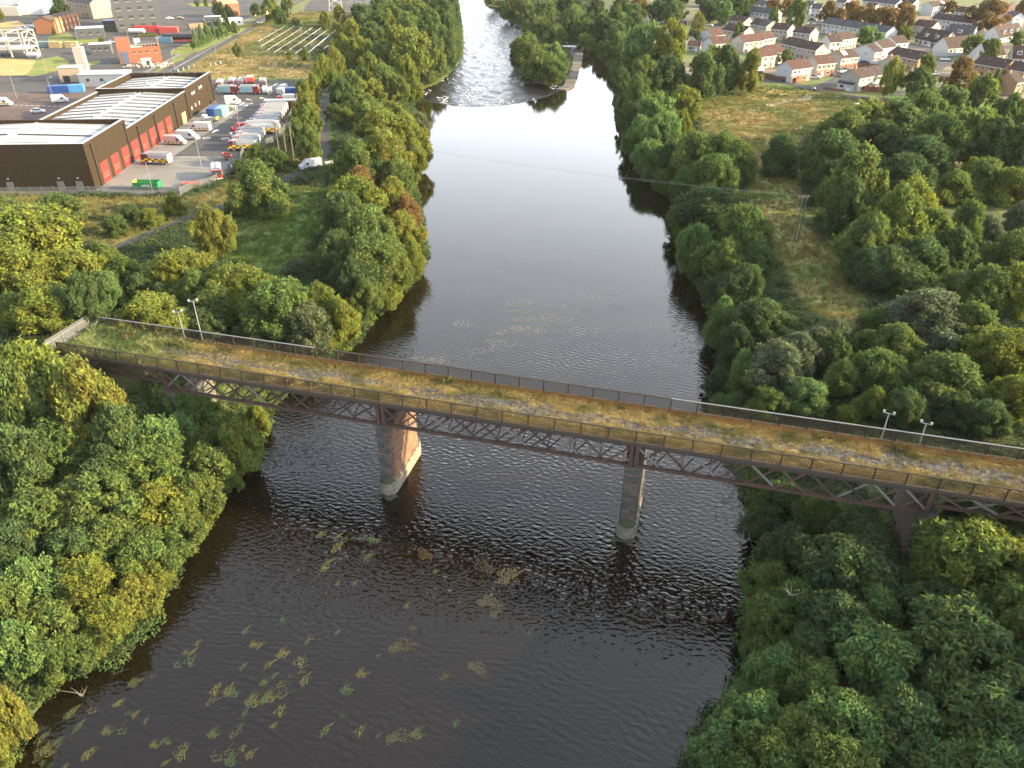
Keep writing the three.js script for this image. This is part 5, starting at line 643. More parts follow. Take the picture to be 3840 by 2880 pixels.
// ---------- posts, lamps and fence at the bridge ----------
const galv = mat(0.17, 0.18, 0.19, 0.7, { metalness: 0.1 }), lampGlass = mat(0.4, 0.42, 0.44, 0.3);
function floodPost(label, x, y, z, h, ry) {
  const t = thing('floodlight_post', label, 'floodlight', x, y, z, ry, 'twin floodlight posts at the bridge');
  mesh('pole', new THREE.CylinderGeometry(0.055, 0.085, h, 8).translate(0, h / 2, 0), galv, t); mesh('crossbar', B(1.2, 0.07, 0.07), galv, t, 0, h, 0);
  for (const s of [-1, 1]) { const f = mesh('floodlight', B(0.26, 0.24, 0.2), galv, t, s * 0.5, h + 0.2, 0); mesh('lens', B(0.2, 0.18, 0.02), lampGlass, f, 0, 0, 0.11); }
  mesh('base_plate', B(0.3, 0.05, 0.3), galv, t, 0, 0.02, 0);
}
floodPost('tall twin floodlight post by the far parapet at the station end', -42.1, 12.9, -91.05, 6.6, 0.3);
floodPost('shorter twin floodlight post beside the tall one at the station end', -44.85, 12.9, -91.85, 4.6, 0.3);
floodPost('twin floodlight post behind the far parapet at the housing end, taller of two', 40.95, 12.7, -68.5, 4.2, -0.5);
floodPost('twin floodlight post behind the far parapet at the housing end, nearest the frame edge', 44.7, 12.7, -67.45, 3.6, -0.5);
{
  const fence = thing('palisade_fence', 'galvanised spiked palisade fence closing the station end of the bridge', 'fence', BO[0], 0, BO[1], -0.267);
  const pale = prism([[-0.035, 0], [0.035, 0], [0.035, 2.1], [0, 2.25], [-0.035, 2.1]], 0.025);
  for (let k = 0; k < 58; k++) { const v = -0.6 + k * 0.185; mesh('pale', pale, galv, fence, -16.4, 13.3, -v, Math.PI / 2); }
  for (const v of [-0.65, 2.1, 4.85, 7.6, 10.2]) mesh('post', B(0.1, 2.3, 0.06), galv, fence, -16.28, 14.4, -v);
  for (const y of [13.75, 15.0]) mesh('rail', B(0.05, 0.06, 10.9), galv, fence, -16.32, y, -4.8);
}
// ---------- power line over the river ----------
{
  const wood = mat(0.12, 0.11, 0.098, 1), wire = mat(0.25, 0.25, 0.25, 0.5);
  const hp = thing('utility_pole', 'weathered twin-leg wooden power pole standing in the grass strip', 'utility pole', 58.9, 5, -149.7, 0.1);
  for (const s of [-0.38, 0.38]) mesh('leg', new THREE.CylinderGeometry(0.1, 0.14, 9.6, 8).translate(0, 4.8, 0), wood, hp, s, 0, 0);
  mesh('crossarm', B(2.4, 0.12, 0.12), wood, hp, -0.4, 9.3, 0.14); mesh('brace', bar([-0.38, 4.5, 0], [0.38, 6.5, 0], 0.08), wood, hp); mesh('switch_gear', B(0.5, 0.6, 0.4), mat(0.2, 0.2, 0.19), hp, -0.9, 6.6, 0.1); for (const s of [-1.4, -0.4, 0.6]) mesh('insulator', new THREE.CylinderGeometry(0.05, 0.09, 0.3, 8), mat(0.3, 0.16, 0.1, 0.3), hp, s, 9.5, 0.14);
  const lp = thing('utility_pole', 'row of three tall pale poles joined by a crossbeam beside the footpath', 'utility pole', -62, 5, -211);
  for (const s of [-1.9, 0, 1.9]) mesh('leg', new THREE.CylinderGeometry(0.13, 0.19, 9.5, 8).translate(0, 4.75, 0), wood, lp, s, 0, 0);
  mesh('crossarm', B(5.2, 0.2, 0.2), wood, lp, 0, 9.2, 0.18); mesh('brace', bar([-1.9, 6, 0.1], [1.9, 6.3, 0.1], 0.12), wood, lp);
  for (let k = -1; k <= 1; k++) { const a = V3(58.9 + 1.4 * k, 14.5, -149.6), b = V3(-62 + 1.9 * k, 14.4, -210.8), pts = []; for (let i = 0; i <= 24; i++) { const t = i / 24, p = a.clone().lerp(b, t); p.y -= 3.2 * t * (1 - t) * 4 * 0.6; pts.push(p); } tag(mesh('power_line', new THREE.TubeGeometry(new THREE.CatmullRomCurve3(pts), 48, 0.011, 4), wire, scene), 'thin overhead power cable sagging across the river to the poles', 'cable', 'power cables over the river'); }
}
// ---------- roads, yard, paths ----------
const tarTex = colourTex(512, 512, (u, v) => { const n = tfbm(u, v, 8, 5), p = ss(0.52, 0.62, tfbm(u + 0.2, v + 0.7, 4, 3)), g = hash(Math.floor(u * 512), Math.floor(v * 512)); const b = 0.04 + 0.026 * n + 0.014 * g - 0.01 * p; return [b, b, b * 1.04]; }); tarTex.repeat.set(1 / 30, 1 / 30);
const concTexY = colourTex(512, 512, (u, v) => { const n = tfbm(u, v, 6, 5), p = ss(0.5, 0.6, tfbm(u + 0.4, v + 0.1, 5, 3)); const b = 0.12 + 0.07 * n - 0.03 * p; return [b * 1.02, b, b * 0.97]; }); concTexY.repeat.set(1 / 26, 1 / 26);
const tarM = new THREE.MeshPhysicalMaterial({ specularIntensity: 0.3, map: tarTex, roughness: 0.93 }), yardM = new THREE.MeshPhysicalMaterial({ specularIntensity: 0.3, map: concTexY, roughness: 0.93 }), redTar = new THREE.MeshPhysicalMaterial({ specularIntensity: 0.3, map: tarTex, color: col(1.5, 1.15, 1.05), roughness: 0.93 }), paint = mat(0.62, 0.62, 0.6, 0.8), grassSheet = new THREE.MeshPhysicalMaterial({ specularIntensity: 0.3, map: colourTex(256, 256, (u, v) => { const n = tfbm(u, v, 8, 5), d = ss(0.45, 0.65, tfbm(u + 0.5, v, 3, 3)); return [0.08 + 0.09 * n + 0.06 * d, 0.125 + 0.07 * n, 0.03 + 0.03 * n]; }), roughness: 1 }), strawSheet = new THREE.MeshPhysicalMaterial({ specularIntensity: 0.3, map: colourTex(256, 256, (u, v) => { const n = tfbm(u, v, 8, 5); return [0.26 + 0.12 * n, 0.19 + 0.08 * n, 0.08 + 0.04 * n]; }), roughness: 1 });
grassSheet.map.repeat.set(1 / 18, 1 / 18); strawSheet.map.repeat.set(1 / 20, 1 / 20);
structure(mesh('training_ground_tarmac', sheetGeo(TRAIN, G + 0.004), tarM, scene));
structure(mesh('forecourt_road', sheetGeo(FORE, G + 0.012), redTar, scene));
structure(mesh('station_yard', sheetGeo(YARD, G + 0.008), tarM, scene));
structure(mesh('yard_concrete', sheetGeo(YARDC, G + 0.016), yardM, scene));
structure(mesh('main_road', ribbon(ROAD_L, 8.2, G + 0.016), tarM, scene));
structure(mesh('road_verge_path', ribbon(ROAD_L.map(p => [p[0] - 9.5, p[1] - 3]), 2.2, G + 0.012), yardM, scene));
structure(mesh('car_park', sheetGeo(CARPARK, G + 0.012), tarM, scene));
structure(mesh('estate_road', ribbon(ROAD_R, 6.2, G + 0.012), tarM, scene));
structure(mesh('estate_road_branch', ribbon(ROAD_S, 6.0, G + 0.008), tarM, scene));
const estTex = colourTex(256, 256, (u, v) => { const n = tfbm(u, v, 7, 4), k = tfbm(u + 0.3, v + 0.6, 3, 3), g = ss(0.42, 0.5, k), s = ss(0.52, 0.58, k); return [0.075 + 0.05 * n + 0.07 * s, (0.1 + 0.04 * n) * (1 - 0.25 * g) + 0.05 * s, 0.035 + 0.03 * n + 0.07 * s]; }); estTex.repeat.set(1 / 60, 1 / 60);
structure(mesh('estate_gardens', sheetGeo([[50, -330], [112, -322], [140, -296], [185, -284], [400, -270], [520, -640], [120, -700], [70, -520]], G + 0.003), new THREE.MeshPhysicalMaterial({ specularIntensity: 0.3, map: estTex, roughness: 1 }), scene));
COURT.forEach(p => structure(mesh('parking_court', sheetGeo(p, G + 0.007), tarM, scene)));
GRASSES.forEach((p, i) => structure(mesh('grass_area', sheetGeo(p, G + 0.02 + 0.002 * i), i === 0 || i === 4 ? strawSheet : grassSheet, scene)));
structure(mesh('footpath', ribbon(PATH, 2.5, G + 0.02), new THREE.MeshPhysicalMaterial({ specularIntensity: 0.3, map: concTexY, color: col(0.36, 0.35, 0.37), roughness: 0.95 }), scene));
structure(mesh('sandy_track', ribbon(TRACK, 3.2, G + 0.02), mat(0.33, 0.28, 0.2, 1), scene));
{ // painted road markings
  const q = [], c = new THREE.CatmullRomCurve3(ROAD_L.map(p => V3(p[0], 0, p[1])));
  for (let i = 4; i < 118; i++) { const p = c.getPoint(i / 120), t = c.getTangent(i / 120); q.push(bx(0.2, 0.004, 2.4, p.x, G + 0.022, p.z, Math.atan2(t.x, t.z))); }
  structure(mesh('road_markings', join(q), paint, scene));
  const y = [], arrow = (x, z, a, s = 1) => { const g = join([bx(0.28, 0.004, 2.2, 0, 0, 0.4), prism([[-0.7, 0], [0.7, 0], [0, 1.3]], 0.004).rotateX(-Math.PI / 2).translate(0, 0, -0.6)]); g.scale(s, 1, s); g.rotateY(a); g.translate(x, G + 0.013, z); y.push(g); };
  arrow(-91.8, -240.8, -0.1, 1.3); arrow(-86, -240.4, 3.0, 1.3); arrow(-92.9, -275.6, -0.1, 1.3); arrow(-94.4, -286.5, 0.9, 1.1); arrow(-90.2, -288.9, 0.9, 1.1);
  for (const [x, z] of [[-91.6, -232.9], [-85.8, -232.2], [-92.7, -280.2], [-87.6, -279.7]]) y.push(new THREE.RingGeometry(0.9, 1.15, 24).rotateX(-Math.PI / 2).translate(x, G + 0.013, z), bx(0.9, 0.004, 0.2, x, G + 0.013, z));
  for (let k = 0; k < 5; k++) y.push(bx(1.2, 0.004, 0.25, -92.6 + k * 1.7 + (k > 2 ? 1.5 : 0), G + 0.013, -259));
  y.push(bx(0.15, 0.004, 24, -95.1, G + 0.018, -271, 0.03), bx(0.15, 0.004, 24, -94.6, G + 0.018, -271, 0.03));
  structure(mesh('yard_markings', join(y), paint, scene));
  const f = []; for (let k = 0; k < 14; k++) f.push(bx(1.3, 0.004, 0.3, -182 + k * 2.1, G + 0.02, -279 + k * 0.3), bx(0.5, 0.004, 1.4, -185 + k * 2, G + 0.02, -246)); structure(mesh('forecourt_markings', join(f), paint, scene));
  const cp = []; for (let k = 0; k < 9; k++) cp.push(bx(0.3, 0.004, 60, -112 + k * 11, G + 0.018, -610, 0.75 - k * 0.01)); structure(mesh('car_park_markings', join(cp), paint, scene));
}
// ---------- fire station ----------
const ST_DIR = Math.atan2(ST[0] - ST[2], ST[1] - ST[3]); // local -z runs along the door wall, local -x across the building
{
  const brickTex = colourTex(256, 256, (u, v) => { const b = hash(Math.floor(u * 48), Math.floor(v * 96)), n = tfbm(u, v, 8, 3), k = 0.012 + 0.017 * b + 0.008 * n; return [k * 1.1, k * 0.78, k * 0.46]; }); brickTex.repeat.set(1 / 5, 1 / 5);
  const brickM = new THREE.MeshPhysicalMaterial({ specularIntensity: 0.3, map: brickTex, roughness: 0.9 }), roofM = mat(0.3, 0.31, 0.33, 0.55, { metalness: 0.2 }), capM = mat(0.34, 0.35, 0.37, 0.5, { metalness: 0.2 }), redDoor = mat(0.34, 0.013, 0.009, 0.7), pipeM = mat(0.025, 0.02, 0.018, 0.6), panelM = mat(0.33, 0.34, 0.35, 0.5, { metalness: 0.2 }), glassM = mat(0.02, 0.025, 0.03, 0.1), tanM = mat(0.35, 0.27, 0.13);
  const st = thing('fire_station', 'long dark brick fire station with grey metal roof and row of red doors', 'fire station', ST[0], G, ST[1], ST_DIR);
  const box = (name, m, u0, u1, w0, w1, y0, y1, parent = st) => mesh(name, uvBox(w1 - w0, y1 - y0, u1 - u0), m, parent, -(w0 + w1) / 2, (y0 + y1) / 2, -(u0 + u1) / 2);
  function uvBox(w, h, d) { const g = new THREE.BoxGeometry(w, h, d), p = g.attributes.position, n = g.attributes.normal, uv = g.attributes.uv; for (let i = 0; i < p.count; i++) { if (Math.abs(n.getX(i)) > 0.5) uv.setXY(i, p.getZ(i), p.getY(i)); else if (Math.abs(n.getZ(i)) > 0.5) uv.setXY(i, p.getX(i), p.getY(i)); else uv.setXY(i, p.getX(i), p.getZ(i)); } return g; }
  const WD = 28, seamM = mat(0.13, 0.13, 0.14, 0.6);
  // walls (0.6 m thick, standing above the roof as parapets)
  const walls = (u0, u1, w0, w1, h, front) => {
    box('wall', brickM, u0, u1, w0, w0 + 0.6, 0, h); box('wall', brickM, u0, u1, w1 - 0.6, w1, 0, h);
    box('wall', front, u0, u0 + 0.6, w0 + 0.6, w1 - 0.6, 0, h - 0.002); box('wall', brickM, u1 - 0.6, u1, w0 + 0.6, w1 - 0.6, 0, h - 0.002);
    for (const w of [w0, w1 - 0.6]) box('wall_coping', capM, u0 - 0.05, u1 + 0.05, w - 0.05, w + 0.65, h, h + 0.08); box('wall_coping', capM, u0 - 0.05, u0 + 0.65, w0 + 0.65, w1 - 0.65, h, h + 0.078);
  };
  walls(0, 25.3, 0, 45, 11.1, brickM); walls(25.3, 74.4, 0.02, WD, 8.55, brickM); walls(74.4, 102.7, 0.0, WD, 9.5, brickM);
  const roof = (u0, u1, w0, w1, eave, rise, name) => { const half = (w1 - w0) / 2, g = prism([[-half, 0], [half, 0], [half, 0.2], [0, 0.2 + rise], [-half, 0.2]], u1 - u0); return mesh(name, g, roofM, st, -(w0 + w1) / 2, eave, -u1); };
  const r1 = roof(0.6, 24.7, 0.6, 44.4, 9.5, 0.75, 'roof'), r2 = roof(25.9, 102.1, 0.62, WD - 0.6, 7.3, 0.8, 'roof');
  mesh('ridge_cap', B(0.5, 0.12, 76), capM, r2, 0, 1.06, 38.1); mesh('ridge_cap', B(0.5, 0.12, 24), capM, r1, 0, 1.0, 12);
  for (let k = 0; k < 17; k++) { const u = 28.5 + k * 4.4; for (const s of [-1, 1]) { const p = mesh('roof_light', B(11.6, 0.1, 2.1), panelM, r2, s * 6.9, 0.78, 102.1 - u - 1); p.rotation.z = s > 0 ? -0.06 : 0.06; const q = mesh('roof_seam', B(12.2, 0.16, 0.22), seamM, r2, s * 6.9, 0.77, 102.1 - u - 2.8); q.rotation.z = s > 0 ? -0.06 : 0.06; } }
  for (const u of [6, 13, 20]) for (const s of [-1, 1]) { const q = mesh('roof_duct', B(19, 0.3, u === 13 ? 0.4 : 0.6), u === 13 ? pipeM : panelM, r1, s * 10.8, 0.68, u - 0.6); q.rotation.z = s > 0 ? -0.035 : 0.035; }
  for (const [u, w] of [[33, 22], [36, 9], [88, 17], [30, 5]]) { const v = mesh('roof_vent', join([cyl(0.35, 0.35, 1.1, 0, 0, 0, 10), bx(1.2, 0.5, 0.9, 1.2, 0.25, 0)]), panelM, st, -w, 8.0, -u); }
  const gr = mesh('roof_guard_rail', join([...Array.from({ length: 10 }, (_, k) => bx(0.07, 1.1, 0.07, -2 - k * 2.7, 0.55, 0)), bx(25, 0.06, 0.06, -14, 1.1, 0), bx(25, 0.06, 0.06, -14, 0.6, 0)]), galv, st, 0, 9.0, -101.2);
  for (let k = 0; k < 8; k++) { const u = 5.4 + 6.78 * k, d = box('door', redDoor, u, u + 4.0, -0.06, 0.05, 0.05, 4.8); d.userData.label = 'red sectional bay door'; for (let r = 1; r < 6; r++) mesh('door_seam', B(0.03, 0.05, 3.96), mat(0.35, 0.02, 0.015, 0.5), d, 0.065, -2.35 + r * 0.79, 0); for (let c = 0; c < 3; c++) for (const yy of [-0.35, -1.15]) mesh('door_pane', B(0.03, 0.5, 0.7), mat(0.5, 0.08, 0.06, 0.4), d, 0.062, yy, -1.1 + c * 1.1); box('door_reveal', pipeM, u + 4.05, u + 5.0, -0.08, 0.06, 0, 4.9); }
  const td = box('door', tanM, 67, 70.5, -0.06, 0.05, 0.05, 3.2); td.userData.label = 'tan side door';
  for (const [u, h] of [[3.2, 9.8], [23.9, 9.8], [31.6, 7.2], [44.8, 7.2], [61.6, 7.2], [73.4, 7.6], [100.9, 8]]) { box('downpipe', pipeM, u, u + 0.3, -0.35, -0.02, 0, h); box('hopper', pipeM, u - 0.15, u + 0.45, -0.45, 0, h, h + 0.5); }
  for (const [u, y, w, h] of [[80, 6.2, 0.7, 0.9], [82, 6.2, 0.7, 0.9], [88, 6.5, 0.7, 0.9], [90, 6.5, 0.7, 0.9], [85, 2.2, 0.6, 1], [81, 2.4, 0.6, 1], [77, 2.2, 0.6, 1], [95.5, 4.6, 0.9, 1.7], [100, 6.5, 0.8, 2.4]]) { const f = box('window', u > 94 ? glassM : mat(0.6, 0.58, 0.5, 0.5), u, u + w, -0.05, 0.04, y, y + h); }
  for (const w of [3.5, 8, 20, 26, 36]) { const d = mesh('side_door', B(1.6, 2.2, 0.1), mat(0.09, 0.095, 0.11, 0.6), st, -w, 1.1, 0.04); mesh('bulkhead_lamp', B(0.4, 0.15, 0.15), lampGlass, d, 0, 1.9, 0.08); }
}
// ---------- perimeter fence of the station ----------
{
  const line = [[-170, -177], ...YARD.slice(1, 15)].map(p => [p[0], p[1]]), fm = mat(0.12, 0.135, 0.14, 0.8);
  const fence = thing('palisade_fence', 'long galvanised palisade fence round the fire station yard', 'fence', 0, 0, 0); const cache = {};
  const panel = l => { const k = Math.round(l * 10); return cache[k] ??= join([...Array.from({ length: Math.floor(l / 0.17) }, (_, i) => bx(0.07, 1.95, 0.02, -l / 2 + 0.08 + i * 0.17, 1.05, 0)), bx(l, 0.06, 0.05, 0, 0.4, -0.04), bx(l, 0.06, 0.05, 0, 1.65, -0.04)]); };
  for (let i = 0; i < line.length - 1; i++) { const a = line[i], b = line[i + 1], L = Math.hypot(b[0] - a[0], b[1] - a[1]), n = Math.max(1, Math.round(L / 2.75)); for (let k = 0; k < n; k++) { const t = (k + 0.5) / n, x = a[0] + (b[0] - a[0]) * t, z = a[1] + (b[1] - a[1]) * t, ry = -Math.atan2(b[1] - a[1], b[0] - a[0]); mesh('fence_panel', panel(L / n), fm, fence, x, G, z, ry); mesh('post', B(0.09, 2.2, 0.09), fm, fence, a[0] + (b[0] - a[0]) * k / n, G + 1.1, a[1] + (b[1] - a[1]) * k / n, ry); } }
}
// ---------- vehicles ----------
const tyreM = mat(0.02, 0.02, 0.02, 0.9), hubM = mat(0.35, 0.35, 0.36, 0.4, { metalness: 0.6 }), winM = mat(0.03, 0.04, 0.05, 0.08), redM = mat(0.2, 0.013, 0.016, 0.45), silverM = mat(0.33, 0.36, 0.39, 0.5, { metalness: 0.2 }), yelM = mat(0.5, 0.5, 0.02, 0.6), whiteM = mat(0.45, 0.46, 0.47, 0.45), greyM = mat(0.3, 0.31, 0.32, 0.5), ladM = mat(0.36, 0.37, 0.38, 0.5, { metalness: 0.2 });
const PAINT = { white: whiteM, black: mat(0.015, 0.015, 0.018, 0.3), silver: mat(0.42, 0.43, 0.45, 0.3, { metalness: 0.5 }), navy: mat(0.03, 0.045, 0.09, 0.3), gold: mat(0.28, 0.2, 0.11, 0.3, { metalness: 0.4 }), red: redM, blue: mat(0.012, 0.05, 0.2, 0.5), green: mat(0.01, 0.16, 0.05, 0.5), teal: mat(0.13, 0.24, 0.3, 0.6), dark: mat(0.05, 0.05, 0.055, 0.6), tan: mat(0.36, 0.28, 0.15) };
const wheelG = {}; const wheel = (r, w) => wheelG[r + ',' + w] ??= new THREE.CylinderGeometry(r, r, w, 14).rotateX(Math.PI / 2);
function wheels(t, xs, r, half) { for (const x of xs) for (const s of [-1, 1]) { const o = mesh('wheel', wheel(r, 0.26), tyreM, t, x, r, s * half); mesh('rim', wheel(r * 0.55, 0.28), hubM, o); } }
const side = (pts, w, bev = 0.08) => prism(pts, w - bev * 2, bev).translate(0, 0, -(w - bev * 2) / 2); // profile in x-y, width along z
function fireEngine(label, x, z, ry, o = {}) { // front faces +x
  const t = thing('fire_engine', label, 'fire engine', x, G, z, ry, o.group ?? 'fire engines in the yard'), L = o.len ?? 7.8, w = 2.4, body = o.body ?? silverM;
  const cx = L / 2 - 2.3;
  mesh('body', side([[-L / 2, 0.75], [cx, 0.75], [cx, 2.75], [-L / 2, 2.75]], w), body, t);
  const cab = mesh('cab', side([[cx + 0.04, 0.55], [L / 2, 0.55], [L / 2, 1.5], [L / 2 - 0.22, 2.75], [cx + 0.04, 2.8]], w), redM, t);
  mesh('windscreen', B(0.05, 1.05, 2.1), winM, cab, L / 2 - 0.04, 2.08, 0).rotation.z = 0.17;
  for (const s of [-1, 1]) { mesh('cab_window', B(1.5, 0.8, 0.05), winM, cab, cx + 1.1, 2.2, s * w / 2); }
  if (!o.plain) for (const s of [-1, 1]) for (let k = 0; k < 8; k++) for (let r = 0; r < 2; r++) mesh('chequer', B(L / 8.4, 0.42, 0.03), (k + r) % 2 ? yelM : redM, t, -L / 2 + 0.5 + k * (L - 1) / 7.2, 1.08 + r * 0.43, s * (w / 2 + 0.018));
  if (!o.plain) { for (let k = 0; k < 4; k++) mesh('chevron', B(0.03, 1.7, 0.3), k % 2 ? yelM : redM, t, -L / 2 - 0.018, 1.65, -0.9 + k * 0.6); }
  for (let k = 0; k < 3; k++) for (const s of [-1, 1]) mesh('locker_shutter', B((L - 3) / 3 - 0.15, 0.85, 0.03), o.shutter ?? greyM, t, -L / 2 + 0.9 + k * (L - 3) / 3, 2.15, s * (w / 2 + 0.018));
  const roofY = 2.82; mesh('cab_roof', B(1.9, 0.06, 2.2), ladM, cab, cx + 1.05, 2.86, 0);
  if (o.platform) { mesh('boom', join([bx(L - 1.4, 0.5, 0.75, 0.3, roofY + 0.6, 0), bx(L - 2.4, 0.36, 0.6, 0.2, roofY + 1.0, 0), bx(0.9, 0.8, 1.6, -L / 2 + 0.6, roofY + 0.45, 0)]), ladM, t); }
  else { const q = []; for (const s of [-0.75, -0.25, 0.3, 0.75]) q.push(bx(L - 1.6, 0.09, 0.07, -0.5, roofY + 0.28 + (s > 0 ? 0.12 : 0), s)); for (let k = 0; k < 14; k++) q.push(bx(0.05, 0.05, 0.5, -L / 2 + 0.7 + k * (L - 2.2) / 13, roofY + 0.28, -0.5), bx(0.05, 0.05, 0.45, -L / 2 + 0.7 + k * (L - 2.2) / 13, roofY + 0.4, 0.52)); mesh('ladder', join(q), ladM, t); mesh('roof_deck', B(L - 2.6, 0.06, 2.1), ladM, t, -1.1, roofY - 0.02, 0); }
  mesh('light_bar', B(0.35, 0.18, 1.8), PAINT.blue, t, L / 2 - 0.8, roofY + 0.14, 0); mesh('bumper', B(0.2, 0.4, 2.4), whiteM, t, L / 2 + 0.08, 0.62, 0);
  wheels(t, [-L / 2 + 1.6, L / 2 - 1.3], 0.5, 1.08); return t;
}
function van(label, x, z, ry, colour, o = {}) {
  const t = thing(o.name ?? 'van', label, o.cat ?? 'van', x, G, z, ry, o.group), m = PAINT[colour], L = o.len ?? 5.9, h = o.h ?? 2.55, w = 2.0;
  mesh('body', side([[-L / 2, 0.45], [L / 2, 0.45], [L / 2, 1.05], [L / 2 - 0.75, 1.3], [L / 2 - 1.5, h - 0.25], [L / 2 - 1.9, h], [-L / 2, h]], w, 0.1), m, t);
  mesh('windscreen', bar([L / 2 - 0.78, 1.36, 0], [L / 2 - 1.44, h - 0.32, 0], 0.06, w * 0.84), winM, t);
  for (const s of [-1, 1]) { mesh('door_window', B(0.95, 0.6, 0.04), winM, t, L / 2 - 1.75, 1.62, s * w / 2); if (o.stripe) for (let k = 0; k < 9; k++) mesh('chequer', B(L / 11, 0.34, 0.03), k % 2 ? yelM : redM, t, -L / 2 + 0.35 + k * L / 10, 0.95, s * (w / 2 + 0.012)); if (o.sill) mesh('sill', B(L * 0.55, 0.16, 0.04), PAINT.black, t, -0.2, 0.55, s * (w / 2 + 0.01)); }
  mesh('grille', B(0.06, 0.4, 1.4), PAINT.black, t, L / 2 + 0.01, 0.8, 0); for (const s of [-1, 1]) mesh('headlight', B(0.08, 0.22, 0.3), lampGlass, t, L / 2 - 0.02, 1.0, s * 0.78);
  if (o.door) { const d = mesh('front_door', join([bx(0.06, 1.5, 1.0, 0, 0, 0)]), m, t, L / 2 - 1.25, 1.2, -1.5); }
  wheels(t, [-L / 2 + 1.1, L / 2 - 1.0], 0.34, 0.9); return t;
}
function car(label, x, z, ry, colour, grp) {
  const t = thing('car', label, 'car', x, G, z, ry, grp), m = PAINT[colour] ?? whiteM;
  mesh('body', side([[-2.1, 0.35], [2.1, 0.35], [2.12, 0.7], [1.1, 0.95], [-1.9, 0.98], [-2.12, 0.75]], 1.75, 0.1), m, t);
  mesh('cabin', side([[-1.75, 0.95], [1.15, 0.93], [0.4, 1.42], [-1.2, 1.44]], 1.5, 0.08), winM, t); mesh('roof', B(1.5, 0.07, 1.36), m, t, -0.42, 1.47, 0);
  for (const s of [-1, 1]) { mesh('headlight', B(0.06, 0.14, 0.34), lampGlass, t, 2.1, 0.68, s * 0.62); mesh('tail_light', B(0.05, 0.14, 0.3), redM, t, -2.1, 0.72, s * 0.65); }
  wheels(t, [-1.3, 1.3], 0.31, 0.78); return t;
}
function container(label, x, z, ry, L, m, h = 2.6) {
  const t = thing('shipping_container', label, 'container', x, G, z, ry), q = []; for (let k = 0; k < L / 0.3; k++) for (const s of [-1, 1]) q.push(bx(0.14, h - 0.3, 0.06, -L / 2 + 0.2 + k * 0.3, h / 2, s * 1.23));
  mesh('shell', B(L, h, 2.44), m, t, 0, h / 2, 0); const r = mesh('side_ribs', join(q), m, t); r.userData.kind = 'stuff'; for (const s of [-0.6, 0.6]) mesh('door', B(0.06, h - 0.3, 1.1), m, t, L / 2 + 0.04, h / 2, s); for (const s of [-0.4, 0.4]) mesh('locking_bar', B(0.06, h - 0.2, 0.06), galv, t, L / 2 + 0.1, h / 2, s); return t;
}
const D2R = Math.PI / 180;
fireEngine('fire engine standing alone on the concrete outside the red doors', -95.5, -205.6, 172 * D2R, { group: undefined });
fireEngine('white-fronted fire engine parked head-on at the fence corner', -75.3, -193.5, -70 * D2R, { body: whiteM, plain: true, len: 7 });
van('silver van with red and yellow chequers nearest the red doors', -98, -225.5, -6 * D2R, 'silver', { stripe: true });
van('plain white van second from the red doors', -96.5, -231.3, -6 * D2R, 'white');
van('white van with yellow chequers third from the red doors', -96.5, -241.7, 176 * D2R, 'white', { stripe: true, len: 6.6 });
{ // flat-bed pickup
  const t = thing('flatbed_truck', 'white flat-bed truck with pale load bed beside the blue container', 'truck', -97.5, G, -253.4, -6 * D2R); mesh('cab', side([[-2.7, 0.5], [-1, 0.5], [-1, 2.0], [-2.0, 2.1], [-2.4, 1.3], [-2.8, 1.1]], 1.9, 0.08), whiteM, t); mesh('windscreen', bar([-2.42, 1.35, 0], [-2.05, 2.0, 0], 0.05, 1.6), winM, t); mesh('bed', join([bx(3.6, 0.15, 2.0, 0.9, 0.95, 0), bx(3.6, 0.4, 0.06, 0.9, 1.2, 1), bx(3.6, 0.4, 0.06, 0.9, 1.2, -1)]), PAINT.silver, t); mesh('tailboard', B(0.08, 0.7, 2), yelM, t, 2.72, 1.25, 0); wheels(t, [-2, 1.8], 0.36, 0.85);
}
container('blue shipping container with pale roof against the station wall', -99.2, -262.6, 88 * D2R, 6.1, PAINT.blue); container('pale blue container stacked beside the dark blue one', -96.6, -263.2, 88 * D2R, 6.1, PAINT.teal);
